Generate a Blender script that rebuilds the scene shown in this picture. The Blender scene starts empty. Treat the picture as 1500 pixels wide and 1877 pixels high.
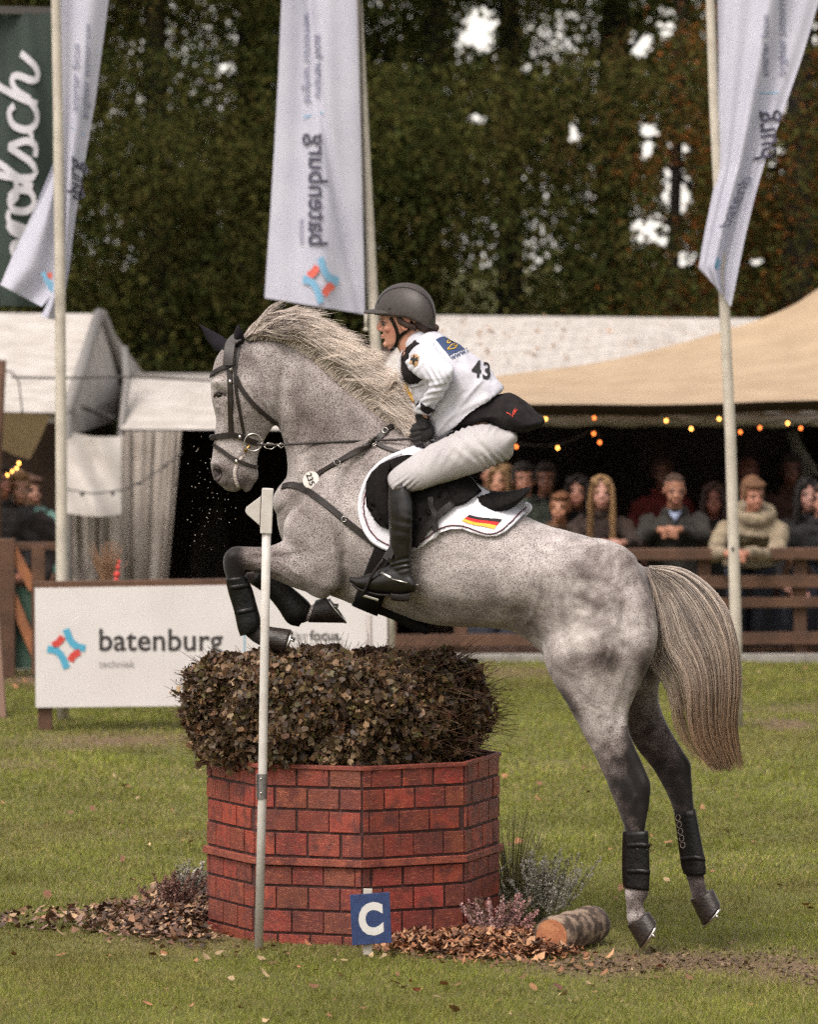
import bpy, bmesh, math, random
import numpy as np
from mathutils import Vector, Matrix, geometry
from mathutils.bvhtree import BVHTree
random.seed(7); RNG = np.random.default_rng(7)
C = bpy.context.scene.collection
SC = bpy.context.scene

# ------------------------------------------------------------------ camera, sky, sun, exposure
FPX, DIST, EYE = 10320.0, 24.0, 2.92          # focal length in photo pixels, metres to the horse, eye height
TILT = math.atan(488.5 / FPX)
cam = bpy.data.cameras.new('camera'); camo = bpy.data.objects.new('camera', cam); C.objects.link(camo)
camo.location = (0, -DIST, EYE); camo.rotation_euler = (math.pi / 2 - TILT, 0, 0)
cam.sensor_fit = 'VERTICAL'; cam.sensor_height = 36; cam.lens = 36 * FPX / 1877
cam.clip_start = 0.5; cam.clip_end = 3000
cam.dof.use_dof = True; cam.dof.focus_distance = DIST - 0.25; cam.dof.aperture_fstop = 4.2
SC.camera = camo
wd = bpy.data.worlds.new('World'); SC.world = wd; wd.use_nodes = True
nt = wd.node_tree; bg = nt.nodes['Background']
sky = nt.nodes.new('ShaderNodeTexSky'); sky.sky_type = 'NISHITA'; sky.sun_disc = False
SUN_EL, SUN_AZ = 58, 215
sky.sun_elevation = math.radians(SUN_EL); sky.sun_rotation = math.radians(SUN_AZ)
sky.dust_density = 4; sky.air_density = 1.2; sky.altitude = 20
hs = nt.nodes.new('ShaderNodeHueSaturation'); hs.inputs['Saturation'].default_value = 0.22
wm = nt.nodes.new('ShaderNodeMix'); wm.data_type = 'RGBA'; wm.blend_type = 'MULTIPLY'; wm.inputs[0].default_value = 1
wm.inputs[7].default_value = (1.0, 0.935, 0.895, 1)
nt.links.new(sky.outputs[0], hs.inputs['Color']); nt.links.new(hs.outputs[0], wm.inputs[6]); nt.links.new(wm.outputs[2], bg.inputs[0])
bg.inputs[1].default_value = 0.15
sun = bpy.data.lights.new('sun', 'SUN'); sun.energy = 1.3; sun.angle = math.radians(24); sun.color = (1, 0.92, 0.86)
suno = bpy.data.objects.new('sun', sun); C.objects.link(suno)
_d = Vector((math.sin(math.radians(SUN_AZ)) * math.cos(math.radians(SUN_EL)), math.cos(math.radians(SUN_AZ)) * math.cos(math.radians(SUN_EL)), math.sin(math.radians(SUN_EL))))
suno.rotation_euler = _d.to_track_quat('Z', 'Y').to_euler(); suno.location = (0, 0, 30)
SC.view_settings.view_transform = 'Standard'; SC.view_settings.look = 'None'; SC.view_settings.gamma = 1
SC.view_settings.exposure = 0.68
SC.cycles.use_denoising = False; SC.cycles.use_adaptive_sampling = True; SC.cycles.adaptive_threshold = .035; SC.cycles.sample_clamp_indirect = 4; SC.cycles.sample_clamp_direct = 12; SC.cycles.max_bounces = 6; SC.cycles.diffuse_bounces = 3; SC.cycles.glossy_bounces = 2; SC.cycles.transmission_bounces = 3

# ------------------------------------------------------------------ helpers
_F = Vector((0, math.cos(TILT), -math.sin(TILT))); _U = Vector((0, math.sin(TILT), math.cos(TILT))); _O = Vector((0, -DIST, EYE))
def ray(px, py): return (_F + Vector((1, 0, 0)) * ((px - 750) / FPX) + _U * ((938.5 - py) / FPX))
def W(px, py, Y=0.0):
    d = ray(px, py); return _O + d * ((Y + DIST) / d.y)
def G(px, py):                                     # where the ray of a photo point meets the ground
    d = ray(px, py); return _O + d * (-EYE / d.z)
def PX(v):
    r = Vector(v) - _O; f = r.dot(_F); return 750 + FPX * r.x / f, 938.5 - FPX * r.dot(_U) / f
def PXn(co):
    r = co - np.array(_O); f = r @ np.array(_F); return 750 + FPX * r[:, 0] / f, 938.5 - FPX * (r @ np.array(_U)) / f
def S(r, g, b):
    f = lambda c: c / 12.92 if c <= 0.04045 else ((c + 0.055) / 1.055) ** 2.4
    return (f(r / 255), f(g / 255), f(b / 255), 1)

def M(name, c1, c2=None, scale=8, rough=0.7, bump=0, bscale=60, metal=0, attr=None, detail=4, lo=0.35, hi=0.65,
      trans=0, sheen=0, emit=0, stretch=None, spec=0.5, coat=0, alpha=None):
    m = bpy.data.materials.new(name); m.use_nodes = True; t = m.node_tree; N, L = t.nodes, t.links
    b = N['Principled BSDF']
    b.inputs['Roughness'].default_value = rough; b.inputs['Metallic'].default_value = metal
    b.inputs['Specular IOR Level'].default_value = spec
    tc = N.new('ShaderNodeTexCoord'); mp = N.new('ShaderNodeMapping'); L.new(tc.outputs['Object'], mp.inputs[0])
    if stretch: mp.inputs['Scale'].default_value = stretch
    src = None
    if attr:
        at = N.new('ShaderNodeAttribute'); at.attribute_name = attr; src = at.outputs['Color']
    if c2 is not None or attr:
        nz = N.new('ShaderNodeTexNoise'); nz.inputs['Scale'].default_value = scale; nz.inputs['Detail'].default_value = detail
        L.new(mp.outputs[0], nz.inputs['Vector'])
        mr = N.new('ShaderNodeMapRange'); mr.inputs[1].default_value = lo; mr.inputs[2].default_value = hi
        L.new(nz.outputs['Fac'], mr.inputs[0])
        mx = N.new('ShaderNodeMix'); mx.data_type = 'RGBA'; L.new(mr.outputs[0], mx.inputs[0])
        if attr:
            mx.blend_type = 'MULTIPLY'; L.new(src, mx.inputs[6]); mx.inputs[7].default_value = c2 or (0.8, 0.8, 0.8, 1)
        else:
            mx.inputs[6].default_value = c1; mx.inputs[7].default_value = c2
        col = mx.outputs[2]; L.new(col, b.inputs['Base Color'])
    else:
        b.inputs['Base Color'].default_value = c1
    if bump:
        n2 = N.new('ShaderNodeTexNoise'); n2.inputs['Scale'].default_value = bscale; n2.inputs['Detail'].default_value = 5
        L.new(mp.outputs[0], n2.inputs['Vector'])
        bp = N.new('ShaderNodeBump'); bp.inputs['Strength'].default_value = bump; bp.inputs['Distance'].default_value = 0.01
        L.new(n2.outputs['Fac'], bp.inputs['Height']); L.new(bp.outputs[0], b.inputs['Normal'])
    if sheen: b.inputs['Sheen Weight'].default_value = sheen
    if coat: b.inputs['Coat Weight'].default_value = coat
    if emit:
        b.inputs['Emission Color'].default_value = c1; b.inputs['Emission Strength'].default_value = emit
    if trans:                                       # thin cloth or leaf: part of the light goes through
        tr = N.new('ShaderNodeBsdfTranslucent'); ms = N.new('ShaderNodeMixShader'); ms.inputs[0].default_value = trans
        if c2 is not None or attr: L.new(col, tr.inputs[0])
        else: tr.inputs[0].default_value = c1
        L.new(b.outputs[0], ms.inputs[1]); L.new(tr.outputs[0], ms.inputs[2]); L.new(ms.outputs[0], N['Material Output'].inputs[0])
    return m

def tag(o, label=None, cat=None, group=None, kind=None):
    if label: o['label'] = label
    if cat: o['category'] = cat
    if group: o['group'] = group
    if kind: o['kind'] = kind
    return o
def thing(name, loc, label, cat, group=None):
    o = bpy.data.objects.new(name, None); C.objects.link(o); o.location = loc; o.empty_display_size = 0.1
    bpy.context.view_layer.update()
    return tag(o, label, cat, group)
def link(name, me, mat, parent=None):
    o = bpy.data.objects.new(name, me); C.objects.link(o)
    if mat is not None:
        for m in (mat if isinstance(mat, (list, tuple)) else [mat]): me.materials.append(m)
    if parent is not None:
        o.parent = parent
        p, mtx = parent, Matrix.Identity(4)
        while p is not None:
            mtx = (p.matrix_parent_inverse @ p.matrix_basis) @ mtx
            p = p.parent
        o.matrix_parent_inverse = mtx.inverted()
    return o

class MB:
    def __init__(s): s.v = []; s.f = []; s.m = []; s.c = []; s.mi = 0; s.col = (1, 1, 1, 1)
    def add(s, vs, fs):
        k = len(s.v); s.v += [tuple(v) for v in vs]; s.c += [s.col] * len(vs)
        s.f += [tuple(i + k for i in f) for f in fs]; s.m += [s.mi] * len(fs); return s
    def box(s, c, d, rot=None):
        q = [Vector((x * d[0] / 2, y * d[1] / 2, z * d[2] / 2)) for x in (-1, 1) for y in (-1, 1) for z in (-1, 1)]
        if rot is not None: q = [rot @ a for a in q]
        c = Vector(c); return s.add([a + c for a in q], [(0, 1, 3, 2), (4, 6, 7, 5), (0, 4, 5, 1), (2, 3, 7, 6), (0, 2, 6, 4), (1, 5, 7, 3)])
    def bar(s, a, b, w, h, up=(0, 0, 1)):              # a beam from a to b
        a, b = Vector(a), Vector(b); x = (b - a); L = x.length; x.normalize(); z = Vector(up); y = z.cross(x).normalized(); z = x.cross(y)
        return s.box((a + b) / 2, (L, w, h), Matrix((x, y, z)).transposed())
    def tube(s, pts, rs, n=10, flat=None, cap=True):
        pts = [Vector(p) for p in pts]; rs = list(rs) if hasattr(rs, '__len__') else [rs] * len(pts)
        k = len(s.v); vs = []; prev = None
        for i, p in enumerate(pts):
            t = (pts[min(i + 1, len(pts) - 1)] - pts[max(i - 1, 0)]).normalized()
            if prev is None: prev = t.orthogonal().normalized()
            u = (prev - t * prev.dot(t)).normalized(); prev = u; w = t.cross(u)
            for j in range(n):
                a = 2 * math.pi * j / n; vs.append(p + (u * math.cos(a) + w * math.sin(a)) * rs[i])
        m = len(pts); fs = [(i * n + j, i * n + (j + 1) % n, (i + 1) * n + (j + 1) % n, (i + 1) * n + j) for i in range(m - 1) for j in range(n)]
        if cap: fs += [tuple(range(n - 1, -1, -1)), tuple(range((m - 1) * n, m * n))]
        return s.add(vs, fs)
    def ell(s, c, r, n=14, m=10, rot=None):
        c = Vector(c); vs = [Vector((0, 0, 1))]
        for i in range(1, m):
            for j in range(n):
                a, b = math.pi * i / m, 2 * math.pi * j / n; vs.append(Vector((math.sin(a) * math.cos(b), math.sin(a) * math.sin(b), math.cos(a))))
        vs.append(Vector((0, 0, -1))); r = r if hasattr(r, '__len__') else (r, r, r)
        vs = [Vector((v.x * r[0], v.y * r[1], v.z * r[2])) for v in vs]
        if rot is not None: vs = [rot @ v for v in vs]
        fs = [(0, 1 + j, 1 + (j + 1) % n) for j in range(n)]
        for i in range(m - 2):
            for j in range(n):
                a = 1 + i * n + j; b = 1 + i * n + (j + 1) % n; fs.append((a, a + n, b + n, b))
        q = 1 + (m - 2) * n; fs += [(q + j, q + n, q + (j + 1) % n) for j in range(n)]
        return s.add([v + c for v in vs], fs)
    def loft(s, secs, n=28, sub=4, power=2.0, dome=0.45, ends=(1, 1), wrinkle=0):
        """sections (A, B, half width, Y): A and B photo points of the outline, the ring spans them"""
        P = []
        for A, B, w, Y in secs: a, b = W(A[0], A[1], Y), W(B[0], B[1], Y); P.append(np.array([*a, *b, w, Y]))
        P = np.array(P); R = []
        for i in range(len(P) - 1):
            p0, p1, p2, p3 = P[max(i - 1, 0)], P[i], P[i + 1], P[min(i + 2, len(P) - 1)]
            for k in range(sub):
                t = k / sub; R.append(0.5 * (2 * p1 + (p2 - p0) * t + (2 * p0 - 5 * p1 + 4 * p2 - p3) * t * t + (3 * p1 - p0 - 3 * p2 + p3) * t ** 3))
        R.append(P[-1]); rings = []
        cs = [Vector((r[:3] + r[3:6]) / 2) for r in R]; av = [Vector((r[:3] - r[3:6]) / 2) for r in R]
        def ring(c, a, w, k=1.0):
            o = []
            for j in range(n):
                t = 2 * math.pi * j / n; ct, st = math.cos(t), math.sin(t)
                ct = math.copysign(abs(ct) ** (2 / power), ct); st = math.copysign(abs(st) ** (2 / power), st)
                o.append(c + (a * ct + Vector((0, 1, 0)) * w * st) * k)
            return o
        d0 = (cs[0] - cs[1]).normalized(); d1 = (cs[-1] - cs[-2]).normalized()
        if ends[0]:
            h = min(av[0].length, R[0][6]) * dome * 2 * ends[0]
            for q in (80, 60, 35): q = math.radians(q); rings.append(ring(cs[0] + d0 * h * math.sin(q), av[0], R[0][6], math.cos(q)))
        for c, a, r in zip(cs, av, R): rings.append(ring(c, a, max(r[6], 0.002)))
        if ends[1]:
            h = min(av[-1].length, R[-1][6]) * dome * 2 * ends[1]
            for q in (35, 60, 80): q = math.radians(q); rings.append(ring(cs[-1] + d1 * h * math.sin(q), av[-1], R[-1][6], math.cos(q)))
        m = len(rings); vs = [v for r in rings for v in r]
        fs = [(i * n + j, i * n + (j + 1) % n, (i + 1) * n + (j + 1) % n, (i + 1) * n + j) for i in range(m - 1) for j in range(n)]
        fs += [tuple(range(n - 1, -1, -1)), tuple(range((m - 1) * n, m * n))]
        return s.add(vs, fs)
    def mirror(s, i0=0, Y=0.0):                        # a copy of everything from vertex i0 on, on the other side
        f0 = [(f, m) for f, m in zip(s.f, s.m) if min(f) >= i0]; k = len(s.v) - i0
        vs = s.v[i0:]; s.c += s.c[i0:]; s.v += [(x, 2 * Y - y, z) for x, y, z in vs]
        for f, m in f0: s.f.append(tuple(reversed([i + k for i in f]))); s.m.append(m)
        return s
    def mesh(s, name, smooth=True, colors=False):
        me = bpy.data.meshes.new(name); me.from_pydata(s.v, [], s.f)
        if any(s.m): me.polygons.foreach_set('material_index', s.m)
        me.polygons.foreach_set('use_smooth', [smooth] * len(s.f))
        if colors:
            a = me.color_attributes.new('tint', 'FLOAT_COLOR', 'POINT'); a.data.foreach_set('color', np.array(s.c, dtype=np.float32).ravel())
        me.update(); return me
    def build(s, name, mat, parent=None, smooth=False, bevel=0, colors=False):
        me = s.mesh(name, smooth, colors)
        if bevel: me = modded(me, [('BEVEL', dict(width=bevel, segments=2, limit_method='ANGLE'))])
        return link(name, me, mat, parent)

def modded(me, mods):
    """the mesh with a stack of modifiers applied"""
    o = bpy.data.objects.new('tmp', me); C.objects.link(o)
    for ty, kw in mods:
        m = o.modifiers.new('m', ty)
        for k, v in kw.items(): setattr(m, k, v)
    dg = bpy.context.evaluated_depsgraph_get(); dg.update()
    r = bpy.data.meshes.new_from_object(o.evaluated_get(dg), depsgraph=dg); nm = me.name
    bpy.data.objects.remove(o); bpy.data.meshes.remove(me); r.name = nm; return r

def organic(mb, name, voxel=0.007, smooth=6, fac=0.5, sculpt=None):
    """closed pieces welded into one continuous skin"""
    me = modded(mb.mesh(name), [('REMESH', dict(mode='VOXEL', voxel_size=voxel, use_smooth_shade=True)),
                                ('SMOOTH', dict(factor=fac, iterations=smooth))])
    if sculpt: sculpt(me)
    me.polygons.foreach_set('use_smooth', [True] * len(me.polygons)); me.update(); return me
def coords(me):
    co = np.empty(len(me.vertices) * 3, dtype=np.float32); me.vertices.foreach_get('co', co); return co.reshape(-1, 3).astype(float)
def normals(me):
    no = np.empty(len(me.vertices) * 3, dtype=np.float32); me.vertex_normals.foreach_get('vector', no); return no.reshape(-1, 3).astype(float)
def setco(me, co): me.vertices.foreach_set('co', co.astype(np.float32).ravel()); me.update()
def setcol(me, col):
    a = me.color_attributes.new('tint', 'FLOAT_COLOR', 'POINT'); c = np.ones((len(me.vertices), 4), dtype=np.float32); c[:, :col.shape[1]] = col
    a.data.foreach_set('color', c.ravel())
def bvh(me): return BVHTree.FromPolygons([v.co for v in me.vertices], [tuple(p.vertices) for p in me.polygons])
def cat_rom(pts, n):
    """n points along a smooth curve through pts"""
    P = np.array([list(map(float, p)) for p in pts]); L = np.concatenate([[0], np.cumsum(np.linalg.norm(np.diff(P[:, :2], axis=0), axis=1))]); out = []
    for s in np.linspace(0, L[-1] * 0.99999, n):
        i = min(np.searchsorted(L, s, 'right') - 1, len(P) - 2); t = (s - L[i]) / max(L[i + 1] - L[i], 1e-9)
        p0, p1, p2, p3 = P[max(i - 1, 0)], P[i], P[i + 1], P[min(i + 2, len(P) - 1)]
        out.append(0.5 * (2 * p1 + (p2 - p0) * t + (2 * p0 - 5 * p1 + 4 * p2 - p3) * t * t + (3 * p1 - p0 - 3 * p2 + p3) * t ** 3))
    return np.array(out)
def hit(tree, px, py, off=0.0, missY=-0.03):
    """the point of a surface seen at a photo point, lifted off it"""
    d = ray(px, py).normalized(); p, n, i, t = tree.ray_cast(_O, d)
    if p is None:
        w = W(px, py, missY); q, n, i, t = tree.find_nearest(w)
        return (w if t < 0.06 else q), Vector((0, -1, 0))
    return p + n * off, n
def strap(mb, tree, pts, width, off=0.004, thick=0.004, n=40, mir=True, flat=False):
    """a flat band lying on a surface along photo points"""
    i0 = len(mb.v); q = cat_rom(pts, n); P = []; Nn = []
    for x, y in q:
        p, nn = hit(tree, x, y, off); P.append(p); Nn.append(nn)
    for _ in range(3):
        P = [P[0]] + [(P[i - 1] + P[i] * 2 + P[i + 1]) / 4 for i in range(1, n - 1)] + [P[-1]]
        Nn = [Nn[0]] + [(Nn[i - 1] + Nn[i] + Nn[i + 1]).normalized() for i in range(1, n - 1)] + [Nn[-1]]
    vs = []
    for i in range(n):
        t = (P[min(i + 1, n - 1)] - P[max(i - 1, 0)]).normalized(); nn = Nn[i]; s = t.cross(nn).normalized() * (width / 2); h = nn * thick / 2
        vs += [P[i] + s - h, P[i] + s * 0.85 + h, P[i] - s * 0.85 + h, P[i] - s - h]
    fs = [(i * 4 + j, i * 4 + (j + 1) % 4, i * 4 + 4 + (j + 1) % 4, i * 4 + 4 + j) for i in range(n - 1) for j in range(4)]
    fs += [(3, 2, 1, 0), (n * 4 - 4, n * 4 - 3, n * 4 - 2, n * 4 - 1)]
    mb.add(vs, fs)
    if mir: mb.mirror(i0)
    return P
def inside(x, y, poly):
    r = False; n = len(poly)
    for i in range(n):
        (x1, y1), (x2, y2) = poly[i], poly[i - 1]
        if (y1 > y) != (y2 > y) and x < (x2 - x1) * (y - y1) / (y2 - y1) + x1: r = not r
    return r
def patch(mb, tree, poly, off=0.008, thick=0.006, step=5, mir=True, disp=None, missY=-0.03):
    """a piece of cloth or leather lying on a surface, its outline given in photo points"""
    i0 = len(mb.v); q = [(p[0], p[1]) for p in poly]; nb = len(q); pts = [Vector(p) for p in q]
    xs, ys = [p[0] for p in q], [p[1] for p in q]; y = min(ys) + step / 2; row = 0
    while y < max(ys):
        x = min(xs) + step / 2 + (row % 2) * step / 2
        while x < max(xs):
            if inside(x, y, q) and all((x - a) ** 2 + (y - b) ** 2 > (step * 0.45) ** 2 for a, b in q): pts.append(Vector((x, y)))
            x += step
        y += step * 0.87; row += 1
    V, E, F, *_ = geometry.delaunay_2d_cdt(pts, [(i, (i + 1) % nb) for i in range(nb)], [], 1, 1e-4)
    top = []; bot = []
    for v in V:
        p, n = hit(tree, v.x, v.y, 0, missY); d = disp(v.x, v.y) if disp else 0
        top.append(p + n * (off + thick + d)); bot.append(p + n * (off - 0.004))
    k = len(V); fs = [tuple(f) for f in F]
    f = fs[len(fs) // 2]; nn = (top[f[1]] - top[f[0]]).cross(top[f[2]] - top[f[0]])
    if nn.dot(ray(750, 938)) > 0: fs = [tuple(reversed(f)) for f in fs]
    cnt = {}
    for f in fs:
        for a, b in zip(f, f[1:] + f[:1]): cnt[(a, b)] = 1
    side = [(a, b) for a, b in cnt if (b, a) not in cnt]
    mb.add(top + bot, [tuple(f) for f in fs] + [tuple(reversed([i + k for i in f])) for f in fs] + [(a, a + k, b + k, b) for a, b in side])
    if mir: mb.mirror(i0)
    return mb
_tc = {}
def text2d(s, size=1.0, shear=0, bold=0, spacing=1.0):
    key = (s, shear, bold, spacing)
    if key not in _tc:
        cu = bpy.data.curves.new('t', 'FONT'); cu.body = s; cu.size = 1; cu.shear = shear; cu.offset = bold; cu.space_character = spacing; cu.resolution_u = 4
        o = bpy.data.objects.new('t', cu); C.objects.link(o); dg = bpy.context.evaluated_depsgraph_get(); dg.update()
        me = bpy.data.meshes.new_from_object(o.evaluated_get(dg)); bpy.data.objects.remove(o)
        bm = bmesh.new(); bm.from_mesh(me); bmesh.ops.triangulate(bm, faces=bm.faces)
        for _ in range(2):
            bmesh.ops.subdivide_edges(bm, edges=[e for e in bm.edges if e.calc_length() > 0.12], cuts=1)
            bmesh.ops.triangulate(bm, faces=bm.faces)
        _tc[key] = ([v.co.copy() for v in bm.verts], [tuple(v.index for v in f.verts) for f in bm.faces]); bm.free()
    V, F = _tc[key]; return [v * size for v in V], F
def text_on(mb, s, fn, size=1.0, thick=0.0, **kw):
    """lettering: fn maps a letter's flat (x, y) to a point in space"""
    V, F = text2d(s, size, **kw); mb.add([fn(v.x, v.y) for v in V], F); return mb
def strands(name, P, r0, r1, cols, mat, parent=None, mode=0):
    """P (S, K, 3) hair strands as thin three-sided tapered tubes with a colour each"""
    Sn, K, _ = P.shape; T = np.gradient(P, axis=1); T /= np.linalg.norm(T, axis=2, keepdims=True) + 1e-9
    ref = np.array([0.13, 1.0, 0.21]); u = np.cross(T, ref); u /= np.linalg.norm(u, axis=2, keepdims=True) + 1e-9; w = np.cross(T, u)
    rad = (r0 + (r1 - r0) * (np.linspace(0, 1, K) ** 2.2))[None, :, None] * np.ones((Sn, 1, 1)); V = []
    for j in range(3):
        a = 2 * math.pi * j / 3; V.append(P + (u * math.cos(a) + w * math.sin(a)) * rad)
    V = np.stack(V, axis=2).reshape(-1, 3)
    s = np.arange(Sn)[:, None, None] * K * 3; k = np.arange(K - 1)[None, :, None] * 3; j = np.arange(3)[None, None, :]; j2 = (j + 1) % 3
    F = np.stack([s + k + j, s + k + j2, s + k + 3 + j2, s + k + 3 + j], axis=-1).reshape(-1, 4)
    me = fast_mesh(name, V, F, np.repeat(cols, K * 3, axis=0)); me.polygons.foreach_set('use_smooth', [True] * len(me.polygons))
    return link(name, me, mat, parent)
def fast_mesh(name, V, F, cols=None):
    me = bpy.data.meshes.new(name); n = F.shape[1]
    me.vertices.add(len(V)); me.vertices.foreach_set('co', V.astype(np.float32).ravel())
    me.loops.add(F.size); me.loops.foreach_set('vertex_index', F.astype(np.int32).ravel())
    me.polygons.add(len(F)); me.polygons.foreach_set('loop_start', np.arange(0, F.size, n, dtype=np.int32))
    if cols is not None:
        a = me.color_attributes.new('tint', 'FLOAT_COLOR', 'POINT'); c = np.ones((len(V), 4), dtype=np.float32); c[:, :3] = cols[:, :3]; a.data.foreach_set('color', c.ravel())
    me.update(calc_edges=True); return me
def vnoise(p, s, seed=0):
    """cheap smooth noise on an array of points"""
    p = p @ np.array([[.36, .48, -.8], [-.8, .6, 0], [.48, .64, .6]]); q = p * s + seed * 17.3; i = np.floor(q).astype(int); f = q - i; f = f * f * (3 - 2 * f); r = 0
    def h(a): 
        n = a[:, 0] * 374761393 + a[:, 1] * 668265263 + a[:, 2] * 2147483647 + seed * 974711; n = (n ^ (n >> 13)) * 1274126177; return ((n ^ (n >> 16)) & 0xffff) / 65535.0
    for dx in (0, 1):
        for dy in (0, 1):
            for dz in (0, 1):
                w = (f[:, 0] if dx else 1 - f[:, 0]) * (f[:, 1] if dy else 1 - f[:, 1]) * (f[:, 2] if dz else 1 - f[:, 2]); r = r + w * h(i + np.array([dx, dy, dz]))
    return r
def worley(p, s, seed=0):
    q = p * s; i = np.floor(q).astype(int); best = np.full(len(q), 9.0)
    for dx in (-1, 0, 1):
        for dy in (-1, 0, 1):
            for dz in (-1, 0, 1):
                c = i + np.array([dx, dy, dz]); h = c[:, 0] * 374761393 + c[:, 1] * 668265263 + c[:, 2] * 1442695041 + seed; j = []
                for k in range(3): h = (h ^ (h >> 13)) * 1274126177 + k * 7919; j.append(((h ^ (h >> 16)) & 0xffff) / 65535.0)
                best = np.minimum(best, np.linalg.norm(c + np.stack(j, 1) - q, axis=1))
    return best
def leaf_cards(P, size, rng, cols, droop=0.3, aspect=0.55, fold=True):
    """small pointed leaves (two faces each) at points P"""
    n = len(P); d = rng.normal(size=(n, 3)); d[:, 2] -= droop; d /= np.linalg.norm(d, axis=1, keepdims=True)
    e = rng.normal(size=(n, 3)); s = np.cross(d, e); s /= np.linalg.norm(s, axis=1, keepdims=True) + 1e-9; nn = np.cross(d, s)
    L = (size * rng.uniform(0.6, 1.3, n))[:, None]; w = L * aspect * rng.uniform(0.8, 1.2, n)[:, None]
    V = np.stack([P, P + d * L * 0.45 + s * w * 0.5 + nn * w * 0.18, P + d * L, P + d * L * 0.45 - s * w * 0.5 + nn * w * 0.18], axis=1).reshape(-1, 3)
    b = np.arange(n)[:, None] * 4
    F = np.concatenate([b + np.array([[0, 1, 2]]), b + np.array([[0, 2, 3]])], axis=1).reshape(-1, 3)
    return V, F, np.repeat(cols, 4, axis=0)
# ------------------------------------------------------------------ ground and turf
def gz(x, y):                                        # the arena is level; behind the fence the ground drops to the spectators
    t = np.clip((np.asarray(y, float) - 15.9) / 1.1, 0, 1); t2 = np.clip((np.asarray(y, float) - 17) / 4, 0, 1)
    return -0.45 * t * t * (3 - 2 * t) - 0.4 * t2
def blob_px(x, y, lst):
    r = np.zeros_like(x)
    for px, py, rx, ry, a in lst:
        g = G(px, py); g2 = G(px, py - ry); sy = abs(g2.y - g.y); sx = rx * (DIST + g.y) / FPX
        r = r + a * np.exp(-(((x - g.x) / sx) ** 2 + ((y - g.y) / sy) ** 2))
    return r
DIRT = [(1300, 1768, 230, 24, 1.05), (1080, 1775, 130, 20, .7), (1480, 1790, 90, 26, .9), (1430, 1328, 50, 10, 1.5), (180, 1360, 150, 14, .8), (40, 1400, 80, 16, .5), (1080, 1400, 300, 14, .25),
        (60, 1245, 120, 9, 1.2), (960, 1235, 120, 10, 1.0), (1400, 1300, 200, 9, .5), (330, 1690, 170, 45, .9), (870, 1735, 200, 30, .9), (540, 1745, 160, 10, .25), (300, 1350, 140, 16, .4)]
mg = M('turf_soil', S(96, 100, 52), (.72, .69, .62, 1), scale=14, rough=0.95, attr='tint', bump=0.6, bscale=30)
gx = np.concatenate([[-3000, -400, -80, -20], np.linspace(-7, 7, 113), [20, 80, 400, 3000]]); gy = np.concatenate([[-400, -60, -22, -8], np.linspace(-4, 24, 180), [30, 60, 120, 400, 3000]])
GX, GY = np.meshgrid(gx, gy); P0 = np.stack([GX.ravel(), GY.ravel(), np.zeros(GX.size)], 1)
P0[:, 2] = gz(P0[:, 0], P0[:, 1]) + 0.018 * (vnoise(P0, 1.3, 3) - 0.5) * (np.abs(P0[:, 0]) < 30)
nx, ny = len(gx), len(gy); I = (np.arange(ny - 1)[:, None] * nx + np.arange(nx - 1)[None, :]).ravel()
dirt = np.clip(blob_px(P0[:, 0], P0[:, 1], DIRT) + (vnoise(P0, 2.2, 5) - 0.55) * 0.5, 0, 1)[:, None]
colg = np.array(S(94, 94, 42)[:3]) * (1 - dirt) + np.array(S(108, 86, 66)[:3]) * dirt
link('ground', fast_mesh('ground', P0, np.stack([I, I + 1, I + nx + 1, I + nx], 1), colg), mg)['kind'] = 'structure'

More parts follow.
